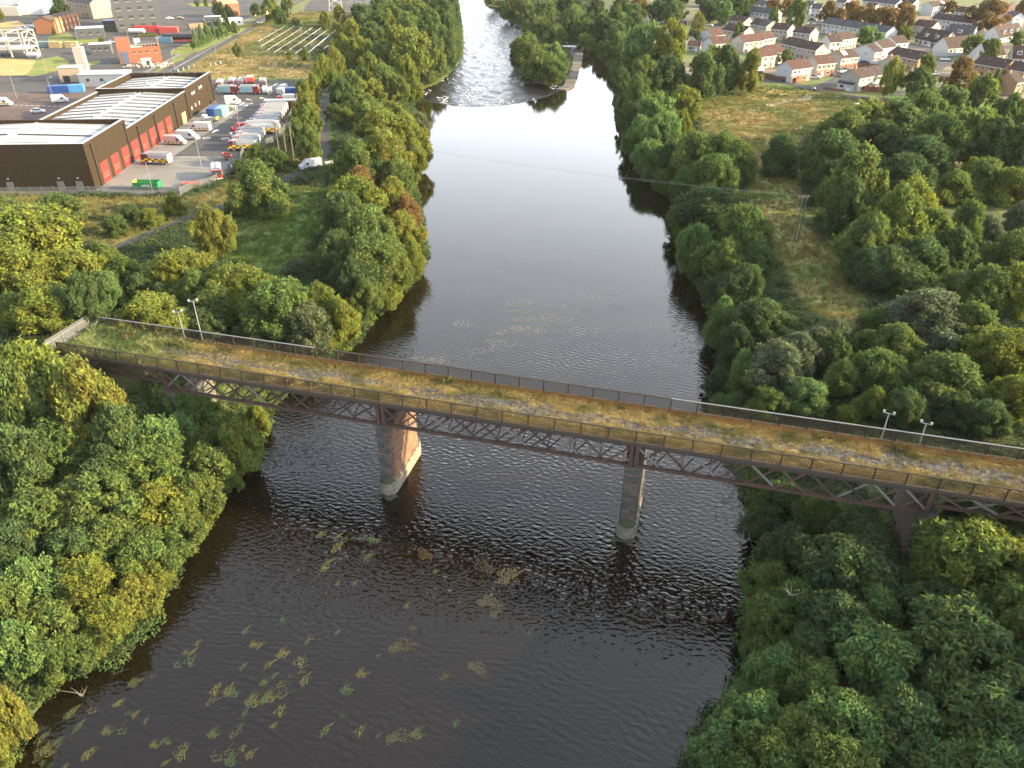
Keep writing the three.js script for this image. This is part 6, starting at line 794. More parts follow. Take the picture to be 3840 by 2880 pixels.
// parked ranks of fire engines, noses to the yard
{
  const grp = 'rank of fire engines parked side by side along the fence';
  const A0 = [[-76.4, -219.5], [-77, -224.6], [-77.6, -229.4], [-78.2, -233.4]], B0 = [[-77.8, -245.8], [-78.1, -250.2], [-78.6, -254.6], [-79, -259], [-79.4, -263.2], [-79.8, -267.2]];
  A0.forEach(([x, z], i) => fireEngine(i ? `silver-roofed fire engine, ${['', 'second', 'third', 'fourth'][i]} from the near end of the fence rank` : 'yellow-chequered fire engine at the near end of the fence rank', x, z, (184 + (i % 3) * 2) * D2R, { group: i ? grp + ', nearer' : undefined, shutter: silverM }));
  fireEngine('long aerial platform fire engine with grey boom in the middle of the rank', -76.2, -238.2, 183 * D2R, { len: 10.5, platform: true, group: undefined });
  fireEngine('second fire engine behind the aerial platform', -77.2, -242, 184 * D2R, { group: undefined });
  B0.forEach(([x, z], i) => fireEngine(`silver-roofed fire engine, ${['first', 'second', 'third', 'fourth', 'fifth', 'sixth'][i]} beyond the aerial platform engines`, x, z, (183 + (i % 3) * 2) * D2R, { group: grp + ', farther', shutter: silverM, len: 8.2 }));
  const bus = thing('bus', 'white-roofed red bus at the far end of the fence rank', 'bus', -79, G, -272, 184 * D2R); mesh('body', side([[-5.4, 0.5], [5.4, 0.5], [5.4, 2.7], [-5.4, 2.7]], 2.5, 0.12), redM, bus); mesh('roof', B(10.9, 0.25, 2.6), whiteM, bus, 0, 2.95, 0); for (const s of [-1, 1]) for (let k = 0; k < 6; k++) mesh('window', B(1.4, 0.9, 0.05), winM, bus, -4.5 + k * 1.75, 2.0, s * 1.25); wheels(bus, [-3.4, 3.4], 0.5, 1.1);
  const lor = thing('tanker_lorry', 'grey box lorry with red cab by the blue cabin', 'lorry', -78.5, G, -280, 184 * D2R); mesh('cab', side([[1.9, 0.5], [4, 0.5], [4, 1.5], [3.7, 2.6], [1.9, 2.6]], 2.3), redM, lor); mesh('windscreen', B(0.05, 0.9, 2), winM, lor, 3.9, 2.0, 0); mesh('box_body', B(5.6, 2.3, 2.4), silverM, lor, -1, 2.0, 0); mesh('roof_pole', B(7, 0.1, 0.3), ladM, lor, -0.6, 3.25, 0.5); wheels(lor, [-2.6, 2.9], 0.48, 1.05);
  van('dark red crew van parked in front of the rank', -84.2, -242, 215 * D2R, 'red', { len: 5, h: 2.2 });
  fireEngine('first silver box fire engine at the end of the yard', -105.2, -297, 2 * D2R, { group: undefined, body: PAINT.teal, plain: true, shutter: PAINT.teal, len: 7 }); fireEngine('second silver box fire engine at the end of the yard', -97, -297, 2 * D2R, { group: undefined, body: PAINT.teal, plain: true, shutter: PAINT.teal, len: 7 });
  fireEngine('fire engine nosing out behind the station corner', -111, -306, -80 * D2R, { group: undefined }); fireEngine('chequered fire engine behind the white pickup, facing the yard', -95.5, -309, -75 * D2R, { group: undefined }); fireEngine('fire engine half hidden behind the first box engine', -107.5, -309.5, -80 * D2R, { group: undefined, plain: true }); fireEngine('fire engine half hidden behind the second box engine', -104, -310, -80 * D2R, { group: undefined, plain: true });
  const rl = thing('box_lorry', 'red box lorry with pale roof behind the box fire engines', 'lorry', -100.5, G, -310, -78 * D2R); mesh('box_body', B(5, 2.8, 2.5), mat(0.42, 0.05, 0.04, 0.4), rl, -0.8, 2.3, 0); mesh('roof', B(5, 0.06, 2.5), mat(0.6, 0.42, 0.36), rl, -0.8, 3.74, 0); mesh('cab', B(1.8, 2, 2.3), redM, rl, 2.8, 1.6, 0); mesh('windscreen', B(0.05, 0.8, 2), winM, rl, 3.73, 2.0, 0); wheels(rl, [-2.2, 2.6], 0.46, 1.05);
  van('white pickup parked by the yard screen wall', -92.2, -299.5, -75 * D2R, 'white', { len: 5.2, h: 1.9 });
  const scr = thing('screen_wall', 'pale slatted screen wall standing out into the yard', 'wall', -89.3, G, -300, 84 * D2R); for (let k = 0; k < 9; k++) mesh('panel', B(1.15, 2.2, 0.08), PAINT.silver, scr, -5 + k * 1.22, 1.1, 0); mesh('top_rail', B(11.2, 0.12, 0.2), whiteM, scr, 0, 2.3, 0);
  container('bright blue site cabin with pale roof at the far yard corner', -80.5, -294.5, 5 * D2R, 5.2, PAINT.blue, 2.7);
  for (const [x, z, s] of [[-85.6, -296, 1], [-85.8, -301, 1.2]]) { const t = thing('box_trailer', s > 1 ? 'taller white box trailer inside the screen wall' : 'small white box trailer beside the blue cabin', 'trailer', x, G, z, 1.2); mesh('body', B(2.8 * s, 1.7 * s, 1.7), whiteM, t, 0, 0.5 + 0.85 * s, 0); mesh('drawbar', B(1.4, 0.1, 0.1), galv, t, 2 * s, 0.5, 0); wheels(t, [0], 0.3, 0.85); }
}
{ // skip, boats, cage, pallets and stacks in the yard
  const sk = thing('skip', 'open green waste skip with white lettering by the front fence', 'skip', -89.4, G, -184.3, 0); const gm = PAINT.green, q = [bx(6.2, 0.12, 2.3, 0, 0.25, 0), bx(6.2, 1.7, 0.1, 0, 1.05, 1.15), bx(6.2, 1.7, 0.1, 0, 1.05, -1.15), bx(0.1, 1.7, 2.3, 3.05, 1.05, 0)]; for (let k = 0; k < 9; k++) q.push(bx(0.12, 1.6, 0.1, -2.9 + k * 0.72, 1.05, 1.24)); mesh('hull', join(q), gm, sk); mesh('end_door', B(0.1, 1.9, 2.3), mat(0.45, 0.33, 0.05), sk, -3.05, 1.15, 0); mesh('rubbish', join(Array.from({ length: 14 }, () => new THREE.DodecahedronGeometry(rr(0.2, 0.5), 0).translate(rr(-2.6, 2.6), rr(0.4, 1.0), rr(-0.8, 0.8)))), mat(0.4, 0.38, 0.33), sk).userData.kind = 'stuff';
  const font = await new FontLoader().loadAsync('fonts/droid/droid_sans_bold.typeface.json'); mesh('lettering', new TextGeometry('enva', { font, size: 0.62, depth: 0.03, curveSegments: 3 }).translate(-0.9, 0.85, 1.3), whiteM, sk);
  const boat = (label, x, z, ry, m, trailer) => { const t = thing('boat', label, 'boat', x, G, z, ry); mesh('hull', new THREE.SphereGeometry(1, 14, 8, 0, 6.283, Math.PI / 2, Math.PI / 2).scale(2.4, 0.7, 0.85), m, t, 0, trailer ? 1.3 : 0.72, 0); mesh('tube', new THREE.TorusGeometry(1, 0.12, 6, 20).rotateX(Math.PI / 2).scale(2.35, 1.6, 0.8), m, t, 0, trailer ? 1.3 : 0.72, 0); if (trailer) { mesh('trailer', join([bx(4.6, 0.1, 0.1, 0, 0.5, 0.5), bx(4.6, 0.1, 0.1, 0, 0.5, -0.5), bx(0.1, 0.6, 1.1, 1, 0.8, 0), bx(0.1, 0.6, 1.1, -1, 0.8, 0)]), galv, t); wheels(t, [-0.6], 0.3, 0.7); } };
  boat('red rescue boat on a trailer at the near end of the engine rank', -78, -210, 2.3, mat(0.3, 0.05, 0.04, 0.4), true); boat('slim red boat hull lying by the front fence', -79.5, -186.6, 0.35, mat(0.35, 0.03, 0.03, 0.4), false);
  const cg = thing('wire_cage', 'open metal frame cages standing by the front fence', 'cage', -81.7, G, -183.5), c = []; for (const x of [-2.2, -0.7, 0.7, 2.2]) for (const z of [-0.8, 0.8]) c.push(bx(0.08, 1.9, 0.08, x, 0.95, z)); for (const z of [-0.8, 0.8]) for (const y of [0.2, 1.0, 1.9]) c.push(bx(4.4, 0.06, 0.06, 0, y, z)); mesh('frame', join(c), mat(0.2, 0.19, 0.18, 0.6), cg);
  const tl = thing('ladder_trailer', 'grey metal equipment trailer by the fence below the boat', 'trailer', -74.3, G, -202.5, 1.7), lq = []; for (let k = 0; k < 7; k++) lq.push(bx(0.08, 1.2, 1.4, -2.4 + k * 0.8, 0.9, 0, 0, 0.3)); for (const z of [-0.7, 0.7]) lq.push(bx(5.6, 0.1, 0.1, 0, 0.5, z), bx(5.6, 0.1, 0.1, 0, 1.4, z)); mesh('frame', join(lq), galv, tl); wheels(tl, [0], 0.32, 0.85);
  for (let k = 0; k < 9; k++) { const x = -97.8 + (k % 3) * 1.6, z = -269.5 - Math.floor(k / 3) * 2.1; tag(mesh('wrapped_pallet', B(1.2, 1.0 + 0.5 * hash(k, 2), 1.1), [whiteM, PAINT.tan, PAINT.silver][k % 3], scene, x, G + 0.6 + 0.25 * hash(k, 2), z), 'wrapped pallet stacked behind the containers by the station', 'pallet', 'wrapped pallets by the containers'); }
  van('white van parked behind the pallets at the station wall', -98.2, -280, 10 * D2R, 'white', { len: 5 });
  const mb = thing('motorcycle', 'dark motorcycle beside the last red door', 'motorcycle', -101.8, G, -239.5, 0.3); mesh('frame', join([bx(1.3, 0.35, 0.3, 0, 0.75, 0), bx(0.5, 0.15, 0.3, -0.4, 1.0, 0), bx(0.08, 0.6, 0.6, 0.55, 1.05, 0)]), PAINT.black, mb); for (const s of [-0.7, 0.7]) mesh('wheel', wheel(0.33, 0.14), tyreM, mb, s, 0.33, 0);
}
// van and trailer on the footpath
{
  const t = van('white long van with open door parked on the riverside footpath', -53.3, -201.3, 213 * D2R, 'white', { len: 5.7, h: 2.5, sill: true, door: true });
  const tr = thing('flat_trailer', 'small flat trailer hitched behind the white van on the footpath', 'trailer', -48.6, G, -204.4, 213 * D2R); mesh('bed', join([bx(2.6, 0.12, 1.6, 0, 0.6, 0), bx(2.6, 0.3, 0.05, 0, 0.8, 0.8), bx(2.6, 0.3, 0.05, 0, 0.8, -0.8), bx(1.4, 0.1, 0.1, 1.9, 0.5, 0)]), PAINT.silver, tr); wheels(tr, [0], 0.3, 0.8);
  const rp = [[-44.5, -214], [-45.3, -217], [-44.2, -219.5], [-45.8, -223], [-45, -228], [-45.6, -233], [-44, -235]]; tag(mesh('fallen_trunk', new THREE.TubeGeometry(new THREE.CatmullRomCurve3(rp.map((p, i) => V3(p[0], G + 0.3 + 0.4 * (i % 2), p[1]))), 40, 0.14, 6), mat(0.45, 0.44, 0.42), scene), 'pale bare fallen stem lying beside the footpath bend', 'stem');
}
// lamp posts
function lampPost(label, x, z, h, ry, grp) { const t = thing('street_lamp', label, 'street lamp', x, G, z, ry, grp); mesh('pole', new THREE.CylinderGeometry(0.06, 0.1, h, 8).translate(0, h / 2, 0), galv, t); mesh('arm', bar([0, h - 0.05, 0], [0.9, h + 0.12, 0], 0.08), galv, t); mesh('lamp_head', B(0.6, 0.12, 0.25), lampGlass, t, 1.15, h + 0.14, 0); }
[[-86.7, -180.5, 'lamp post standing in front of the green skip'], [-82, -201, 'lamp post on the yard concrete beside the lone fire engine'], [-74, -205.5, 'lamp post at the fence by the equipment trailer'], [-106, -318, 'lamp post at the grass edge behind the station corner'], [-83.6, -240, 'lamp post rising through the nearer engine rank'], [-92, -318, 'lamp post behind the screen wall'], [-83.5, -305, 'lamp post beside the blue site cabin']].forEach(([x, z, l], i) => lampPost(l, x, z, 7.5, i));
for (const [i, [x, z]] of [[-143, -345], [-134, -372], [-122, -401], [-110, -433], [-96, -470], [-80, -512]].entries()) lampPost('lamp post along the diagonal main road', x, z, 8, 0.5, 'lamp posts along the main road');
for (const [x, z] of [[-180, -290], [-160, -278], [-205, -300], [-195, -340], [-215, -410], [-185, -400], [-160, -415], [-230, -330]]) lampPost('thin lamp post on the training ground', x, z, 9, 0.2, 'lamp posts on the training ground');
for (const [x, z, l] of [[148, -312, 'lamp post at the estate road bend'], [171, -392, 'lamp post between the estate gardens'], [78, -470, 'tall lamp post by the cream house near the woodland'], [135, -358, 'lamp post by the low white terrace'], [192, -345, 'lamp post behind the white van'], [214, -296, 'lamp post among the roadside trees']]) lampPost(l, x, z, 7.5, 2);
// ---------- buildings ----------
const wallC = { w: mat(0.46, 0.47, 0.48, 0.95), c: mat(0.32, 0.305, 0.28, 0.95), k: mat(0.3, 0.19, 0.12, 0.95), p: mat(0.5, 0.36, 0.3, 0.95) }, brickBase = mat(0.26, 0.12, 0.08, 0.95);
const roofTex = (r, g, b) => { const t = colourTex(128, 128, (u, v) => { const n = tfbm(u, v, 10, 4), h = hash(Math.floor(u * 64), Math.floor(v * 32)), k = 0.7 + 0.5 * n + 0.2 * h; return [r * k, g * k, b * k]; }); t.repeat.set(1 / 8, 1 / 8); return new THREE.MeshPhysicalMaterial({ specularIntensity: 0.3, map: t, roughness: 0.95 }); };
const roofC = { b: roofTex(0.05, 0.035, 0.031), r: roofTex(0.064, 0.037, 0.032), g: roofTex(0.058, 0.06, 0.067) }; roofC.h = roofC.b;
const frameM = mat(0.6, 0.6, 0.6, 0.6), paneM = mat(0.03, 0.035, 0.045, 0.08), doorC = [mat(0.7, 0.7, 0.7, 0.5), mat(0.08, 0.05, 0.04, 0.5), mat(0.2, 0.03, 0.03, 0.5)], curtain = mat(0.35, 0.35, 0.36, 0.2);
const pane = { g: B(1, 1, 0.04) };
function windowAt(parent, x, y, z, w, h, ry = 0) { const f = mesh('window', B(w, h, 0.08), frameM, parent, x, y, z, ry); mesh('pane', B((w - 0.24) / 2, h - 0.16, 0.03), hash(Math.round(x * 31), Math.round(y * 17)) > 0.25 ? paneM : curtain, f, -(w - 0.08) / 4, 0, 0.045); mesh('pane', B((w - 0.24) / 2, h - 0.16, 0.03), paneM, f, (w - 0.08) / 4, 0, 0.045); return f; }
function gableBlock(t, L, dep, eh, rise, wm, rm, o = {}) { // front wall on local z=0 facing +z, centred on x
  const y0 = o.y0 ?? 0;
  mesh('wall', prism([[0, 0], [dep, 0], [dep, eh], [dep / 2, eh + rise], [0, eh]], L).rotateY(Math.PI / 2).translate(-L / 2, y0, 0), wm, t);
  const th = 0.18, ov = 0.35, s = rise / (dep / 2), g = prism([[-ov, eh - ov * s], [dep / 2, eh + rise], [dep + ov, eh - ov * s], [dep + ov, eh - ov * s + th], [dep / 2, eh + rise + th * 1.15], [-ov, eh - ov * s + th]], L + 0.4).rotateY(Math.PI / 2).translate(-L / 2 - 0.2, y0 + 0.03, 0);
  return mesh('roof', g, rm, t);
}
HOUSES.forEach(([x0, z0, x1, z1, eh, dep, rise, rc, wc, dorm, base, label], n) => {
  let L = Math.hypot(x1 - x0, z1 - z0); const ry = -Math.atan2(z1 - z0, x1 - x0); if (L > 50) L = 30;
  const t = thing('house', label, 'house', (x0 + x1) / 2, G, (z0 + z1) / 2, ry), r = gableBlock(t, L, dep, eh, rise, wallC[wc], roofC[rc]);
  if (rc === 'h') mesh('roof_half', prism([[-0.37, eh - 0.36 * rise / (dep / 2)], [dep / 2, eh + rise + 0.02], [dep / 2, eh + rise + 0.26], [-0.37, eh - 0.36 * rise / (dep / 2) + 0.22]], L / 2 + 0.2).rotateY(Math.PI / 2).translate(0, 0.06, 0), roofC.g, t);
  mesh('gutter', B(L + 0.3, 0.16, 0.14), frameM, t, 0, eh - 0.12 - 0.35 * rise / (dep / 2), 0.4);
  for (const s of [-1, 1]) for (const e of [0, 1]) { const A = [s * (L / 2 + 0.22), eh - 0.35 * rise / (dep / 2) + 0.02, e ? -dep - 0.35 : 0.35], Bp = [s * (L / 2 + 0.22), eh + rise + 0.02, -dep / 2]; mesh('barge_board', bar(A, Bp, 0.16, 0.05), frameM, t); }
  if (base === 'k') mesh('brick_ground_floor', B(L - 0.02, 2.4, 0.12), brickBase, t, 0, 1.2, 0.06);
  const zf = base === 'k' ? 0.16 : 0.04, units = Math.max(1, Math.round(L / 6.2));
  for (let u = 0; u < units; u++) {
    const c = -L / 2 + (u + 0.5) * L / units, w = L / units;
    if (eh > 4) { windowAt(t, c - w * 0.24, 3.75, 0.04, 1.5, 1.1); windowAt(t, c + w * 0.22, 3.75, 0.04, 1.2, 1.1); }
    windowAt(t, c - w * 0.22, eh > 4 ? 1.3 : 1.35, zf, 1.7, 1.2);
    const d = mesh('door', B(0.95, 2.05, 0.08), doorC[(n + u) % 3], t, c + w * 0.2, 1.04, zf); mesh('door_pane', B(0.5, 0.5, 0.03), paneM, d, 0, 0.5, 0.045);
    if (eh > 4 && (n + u) % 3 === 0) mesh('downpipe', B(0.08, eh - 0.4, 0.08), doorC[1], t, c + w * 0.46, eh / 2, 0.08);
  }
  if (n % 3 !== 1) for (const s of [-1, 1]) windowAt(t, s * (L / 2 + 0.03), eh > 4 ? 3.8 : 3.9, -dep * 0.42, 0.8, 1.0, s * Math.PI / 2);
  if (n % 4 === 2 || L > 18) for (let k = 0; k < Math.max(1, Math.floor(L / 14)); k++) { const ch = mesh('chimney', B(0.8, 1.1, 0.6), wallC.k, r, -L / 4 + k * 12, eh + rise + 0.45, -dep / 2); mesh('chimney_pot', new THREE.CylinderGeometry(0.12, 0.14, 0.4, 8), brickBase, ch, 0, 0.7, 0); }
  for (let k = 0; k < units; k++) mesh('soil_vent', new THREE.CylinderGeometry(0.06, 0.06, 0.6, 6), frameM, r, -L / 2 + (k + 0.7) * L / units, eh + rise * 0.62 + 0.3, -dep * 0.3);
  if (dorm > 0 && dorm < 9) for (let k = 0; k < dorm; k++) { const x = -L / 2 + (k + 0.8) * L / (dorm + 0.6), d = group('dormer', t, x, eh + rise * 0.42, -dep * 0.16); mesh('cheeks', B(1.9, 1.5, 2.2), frameM, d, 0, 0.1, -0.6); windowAt(d, 0, 0.1, 0.56, 1.6, 1.2); mesh('dormer_roof', B(2.1, 0.1, 2.5), roofC.g, d, 0, 0.9, -0.6); }
  if (dorm === 9) { const p = mesh('roof_panel', B(2.6, 0.08, 2.6), mat(0.6, 0.58, 0.52, 0.3), r, n === 22 ? -L * 0.18 : -1, eh + rise * 0.55 + 0.28, -dep * 0.26); p.rotation.x = Math.atan2(rise, dep / 2); }
});
CARS.forEach(([x, z, a, kind, c, label]) => kind === 'van' ? van(label, x, z, a * D2R, c, { len: 5.2, h: 2.1 }) : car(label, x, z, a * D2R, c));
van('marked police van with yellow stripe on the forecourt road', -177, -277, 0, 'white', { stripe: true, len: 5 }); car('white car on the forecourt road beside the station wall', -159.5, -266, 0.2, 'white'); van('white van on the forecourt road behind the station parapet', -160, -282, 0.4, 'white', { len: 5 }); van('white van parked by the tan house on the training ground', -234, -501, 0.1, 'white', { len: 5.4 });
fireEngine('fire engine by the grey tower on the training ground', -246, -533, -0.6, { group: undefined });
{ // garden walls and fences on the estate
  const wood = mat(0.13, 0.08, 0.055, 1), brk = [mat(0.22, 0.09, 0.065, 1), mat(0.19, 0.08, 0.06, 1)];
  const run = (name, label, pts, h, piece, gap, mats) => { const t = thing(name, label, name.includes('fence') ? 'fence' : 'wall', 0, 0, 0); for (let i = 0; i < pts.length - 1; i++) { const a = pts[i], b = pts[i + 1], L = Math.hypot(b[0] - a[0], b[1] - a[1]), n = Math.round(L / piece); for (let k = 0; k < n; k++) { const s = (k + 0.5) / n; mesh(name.includes('fence') ? 'fence_panel' : 'wall_panel', B(L / n - gap, h, 0.14), mats[k % mats.length], t, a[0] + (b[0] - a[0]) * s, G + h / 2, a[1] + (b[1] - a[1]) * s, -Math.atan2(b[1] - a[1], b[0] - a[0])); mesh('post', B(0.16, h + 0.12, 0.18), mats[0], t, a[0] + (b[0] - a[0]) * k / n, G + h / 2 + 0.06, a[1] + (b[1] - a[1]) * k / n); } } };
  run('garden_fence', 'dark wooden garden fence behind the grass bank on the corner', [[100.5, -333], [105.5, -322], [112, -318]], 1.8, 1.9, 0.05, [wood]);
  run('brick_garden_wall', 'red brick garden wall along the estate road', [[125, -304.5], [128, -302.8], [136.5, -300], [141, -299]], 1.9, 2.2, 0.04, brk);
  run('low_brick_wall', 'low brick wall round the road bend garden', [[119, -307], [121, -303], [125, -301.5]], 0.7, 1.8, 0.04, brk);
  run('garden_fence', 'wooden garden fence between the middle terraces', [[150, -352], [163, -349], [176, -352]], 1.7, 1.9, 0.05, [wood]);
  run('garden_fence', 'pale fence behind the low white bungalow', [[196, -383], [210, -380], [222, -384]], 1.6, 1.9, 0.05, [greyM]);
  run('garden_fence', 'dark fence below the three big dark trees', [[84, -345], [92, -342]], 1.8, 1.9, 0.05, [wood]);
  const bin = thing('litter_bin', 'black litter bin at the end of the sandy track', 'bin', 113.5, G, -301); mesh('body', cyl(0.4, 0.45, 1.1), PAINT.black, bin); mesh('lid', cyl(0.5, 0.35, 0.25, 0, 1.1, 0), PAINT.silver, bin);
  const gaz = thing('garden_gazebo', 'white-roofed garden gazebo behind the brick wall', 'gazebo', 137.5, G, -304); mesh('roof', new THREE.ConeGeometry(2.4, 1.1, 4).rotateY(Math.PI / 4).translate(0, 2.9, 0), wallC.w, gaz); for (const [x, z] of [[-1.5, -1.5], [1.5, -1.5], [1.5, 1.5], [-1.5, 1.5]]) mesh('post', B(0.1, 2.4, 0.1), frameM, gaz, x, 1.2, z);
  const gh = thing('greenhouse', 'small white conservatory beside the copper tree', 'greenhouse', 163, G, -301, 0.2); gableBlock(gh, 3.4, 2.8, 1.9, 0.8, frameM, mat(0.6, 0.65, 0.68, 0.15)); for (let k = 0; k < 4; k++) mesh('pane', B(0.7, 1.4, 0.04), curtain, gh, -1.25 + k * 0.83, 0.95, 0.03);
  const cons = thing('conservatory', 'white glazed conservatory at the side of the corner house', 'conservatory', 101, G, -332, 0.2); gableBlock(cons, 4, 3.5, 2.2, 0.8, frameM, wallC.w); for (let k = 0; k < 4; k++) mesh('pane', B(0.8, 1.6, 0.04), paneM, cons, -1.45 + k * 0.97, 1.15, 0.03);
  const lt = thing('street_light_column', 'bright yellow leaning pole by the round tree on the estate lane', 'pole', 200.5, G, -356); mesh('pole', bar([0, 0, 0], [1.6, 6, 0], 0.14), yelM, lt);
  const ut = thing('utility_box', 'white utility slab lying in the meadow by the track', 'slab', 121, G, -279, 0.3); mesh('slab', B(1.8, 0.4, 0.7), whiteM, ut, 0, 0.2, 0);
}
// ---------- training ground ----------
{
  const gb = mat(0.065, 0.07, 0.082, 0.95), cream = mat(0.42, 0.34, 0.2, 0.95), pinkish = mat(0.4, 0.27, 0.21, 0.95), brick = mat(0.22, 0.085, 0.055, 0.95), tan = mat(0.32, 0.26, 0.19, 0.95), dkRoof = mat(0.07, 0.07, 0.075, 0.8), sill = mat(0.38, 0.38, 0.36, 0.85), hole = mat(0.015, 0.015, 0.018, 0.6), paleB = mat(0.33, 0.36, 0.4, 0.8);
  const wins = (t, xs, ys, w, h, face) => { for (const x of xs) for (const y of ys) { const f = face === 'z' ? mesh('window', B(w, h, 0.1), hole, t, x, y, 0.03) : mesh('window', B(0.1, h, w), hole, t, face, y, x); mesh('sill', face === 'z' ? B(w + 0.3, 0.14, 0.2) : B(0.2, 0.14, w + 0.3), sill, f, 0, -h / 2 - 0.08, 0); } };
  const tw = thing('training_tower', 'tall fire training tower of grey, cream and pink blocks', 'tower', -197.5, G, -472, 0.495);
  mesh('grey_front', B(23, 24, 0.8), gb, tw, -11.5, 12, -0.4); mesh('cream_block', B(22.98, 24.01, 13), cream, tw, -11.47, 12, -7.31); mesh('lower_block', B(14, 14.8, 10), mat(0.46, 0.37, 0.2, 0.95), tw, -6.5, 7.4, -18.8); mesh('pink_block', B(15, 24, 9), pinkish, tw, -6.4, 12, -28.3);
  wins(tw, [-20.5, -15, -9.5, -4], [3.2, 7.4, 11.6, 15.8, 20], 2.1, 1.5, 'z'); wins(tw, [-4, -6.2], [2.2, 6.5, 11, 15], 0.7, 1.3, 0.05); wins(tw, [-16, -20.5], [4, 8, 11.6], 0.8, 1.3, 0.53); wins(tw, [-27], [4, 9, 14], 0.8, 1.4, 1.13); for (const z of [-15.6, -18.5, -21.5]) mesh('door', B(0.1, 2.3, 1.1), hole, tw, 0.54, 1.2, z);
  const bb = thing('brick_training_house', 'roofless red brick training house with railings on its roof', 'building', -157, G, -367.4, 0.45); mesh('wall', B(17, 6.4, 8), brick, bb, -8.5, 3.2, -4); mesh('tall_wall', B(5.5, 10, 7.9), brick, bb, -14.6, 5.0, -4.02); mesh('gable', prism([[-4, 0], [4, 0], [0, 3.2]], 0.5).rotateY(Math.PI / 2).translate(-0.5, 6.4, -4), brick, bb); mesh('roof_slope', join([bx(7, 0.25, 4.6, -4, 7.9, -2.1)]), dkRoof, bb).rotation.x = 0; mesh('roof_terrace', B(5, 0.3, 7.4), sill, bb, -9.4, 6.5, -4); mesh('big_door', B(3, 5, 0.12), mat(0.05, 0.07, 0.12, 0.6), bb, -15, 2.5, 0.04);
  const rl = []; for (let k = 0; k < 9; k++) rl.push(bx(0.1, 1.1, 0.1, -0.5 - k * 1.3, 6.95, -0.2), bx(0.1, 1.1, 0.1, -0.5 - k * 1.3, 6.95, -7.7)); rl.push(bx(11, 0.1, 0.1, -6, 7.5, -0.2), bx(11, 0.1, 0.1, -6, 7.5, -7.7), bx(2.6, 2.4, 2.6, -8.5, 8, -6)); mesh('railing', join(rl), sill, bb); wins(bb, [-10.8, -8.2, -5.6, -2], [4.4], 0.9, 0.7, 'z'); wins(bb, [-2, -5.4], [2.2, 5], 0.9, 1.4, 0.04);
  const sh = thing('rubble_shed', 'small grey shed in the rubble in front of the brick house', 'shed', -160, G, -357.5, 0.4); mesh('wall', B(4, 2.6, 3), greyM, sh, 0, 1.3, 0); mesh('roof', B(4.3, 0.15, 3.3), paleB, sh, 0, 2.7, 0); mesh('door', B(1.2, 2, 0.1), hole, sh, 0.6, 1, 1.52);
  const rub = []; for (let k = 0; k < 260; k++) rub.push([-158 + rr(-10, 8), G + 0.1, -357 + rr(-5, 5), rr(0, 6), rr(0.2, 0.7), [col(0.3, 0.28, 0.25), col(0.5, 0.48, 0.43), col(0.16, 0.15, 0.14), col(0.25, 0.12, 0.08)][k % 4]]); tag(scatter('rubble', new THREE.DodecahedronGeometry(1, 0), mat(1, 1, 1), rub), 'rubble heaps in front of the brick training house', 'rubble');
  const th = thing('training_house', 'tan stone-fronted training house with slate roof and lit gable', 'house', -273, G, -533, -0.7); gableBlock(th, 34, 12, 8.6, 4, tan, dkRoof); wins(th, [-12, -2, 4, 10], [2, 6.2], 1.2, 1.4, 'z'); mesh('porch', B(5, 3, 3), tan, th, 4, 1.5, 1.5);
  const or = thing('orange_terrace', 'orange brick training terrace with pointed dormers', 'building', -250.2, G, -471, Math.PI / 2 + 0.03); gableBlock(or, 29, 11, 6, 2.2, mat(0.3, 0.13, 0.065, 0.95), mat(0.08, 0.06, 0.048, 0.9)); for (let k = 0; k < 6; k++) { const g = mesh('pointed_bay', prism([[-1.5, 0], [1.5, 0], [1.5, 6.6], [0, 7.8], [-1.5, 6.6]], 0.8), mat(0.34, 0.155, 0.075, 0.95), or, -12 + k * 4.8, 0, 0.02); for (const y of [1.6, 4.6]) mesh('window', B(1.4, 1.5, 0.06), sill, g, 0, y, 0.83); }
  const flat = (name, label, x, z, ry, L, h, d, m, extra) => { const t = thing(name, label, 'building', x, G, z, ry); mesh('wall', B(L, h, d), m, t, 0, h / 2, -d / 2); mesh('roof', B(L + 0.4, 0.25, d + 0.4), paleB, t, 0, h + 0.12, -d / 2); wins(t, [-L * 0.3, 0, L * 0.3], [h * 0.55], 1.1, 1.1, 'z'); if (extra) mesh('door', B(1.6, 2.2, 0.1), PAINT.teal, t, L * 0.12, 1.1, 0.06); return t; };
  flat('grey_block', 'low grey block with flat roof on the lawn by the orange terrace', -221, -436, 0.4, 13, 5.2, 8, gb); flat('kiosk', 'small grey kiosk near the tan house', -230, -481, 0.15, 10, 3.6, 6, gb); flat('grey_block', 'dark grey block beside the round planted island', -193, -386, 0.3, 9, 4.4, 6, gb); flat('flat_roof_annexe', 'blue-grey annexe with pale flat roof behind the station', -158, -311, 0.1, 17, 4.2, 9, mat(0.2, 0.22, 0.26, 0.9), true); flat('dark_hut', 'dark hut with bright blue windows by the road trees', -176, -494, 0.3, 9, 4.2, 5, gb); flat('white_shed', 'pale blue roofed white shed beside the road hedge', -163, -489, 0.55, 12, 3.6, 7, whiteM);
  const rh = thing('red_brick_house', 'red brick gabled house near the bend of the main road', 'house', -178, G, -533, 0.85); gableBlock(rh, 13, 9, 7.5, 3.2, brick, mat(0.2, 0.15, 0.11, 0.95)); wins(rh, [-4, 0, 4], [2, 5.4], 0.9, 1.3, 'z'); mesh('chimney', B(1, 2.4, 1), brick, rh, -3, 11.3, -4.5);
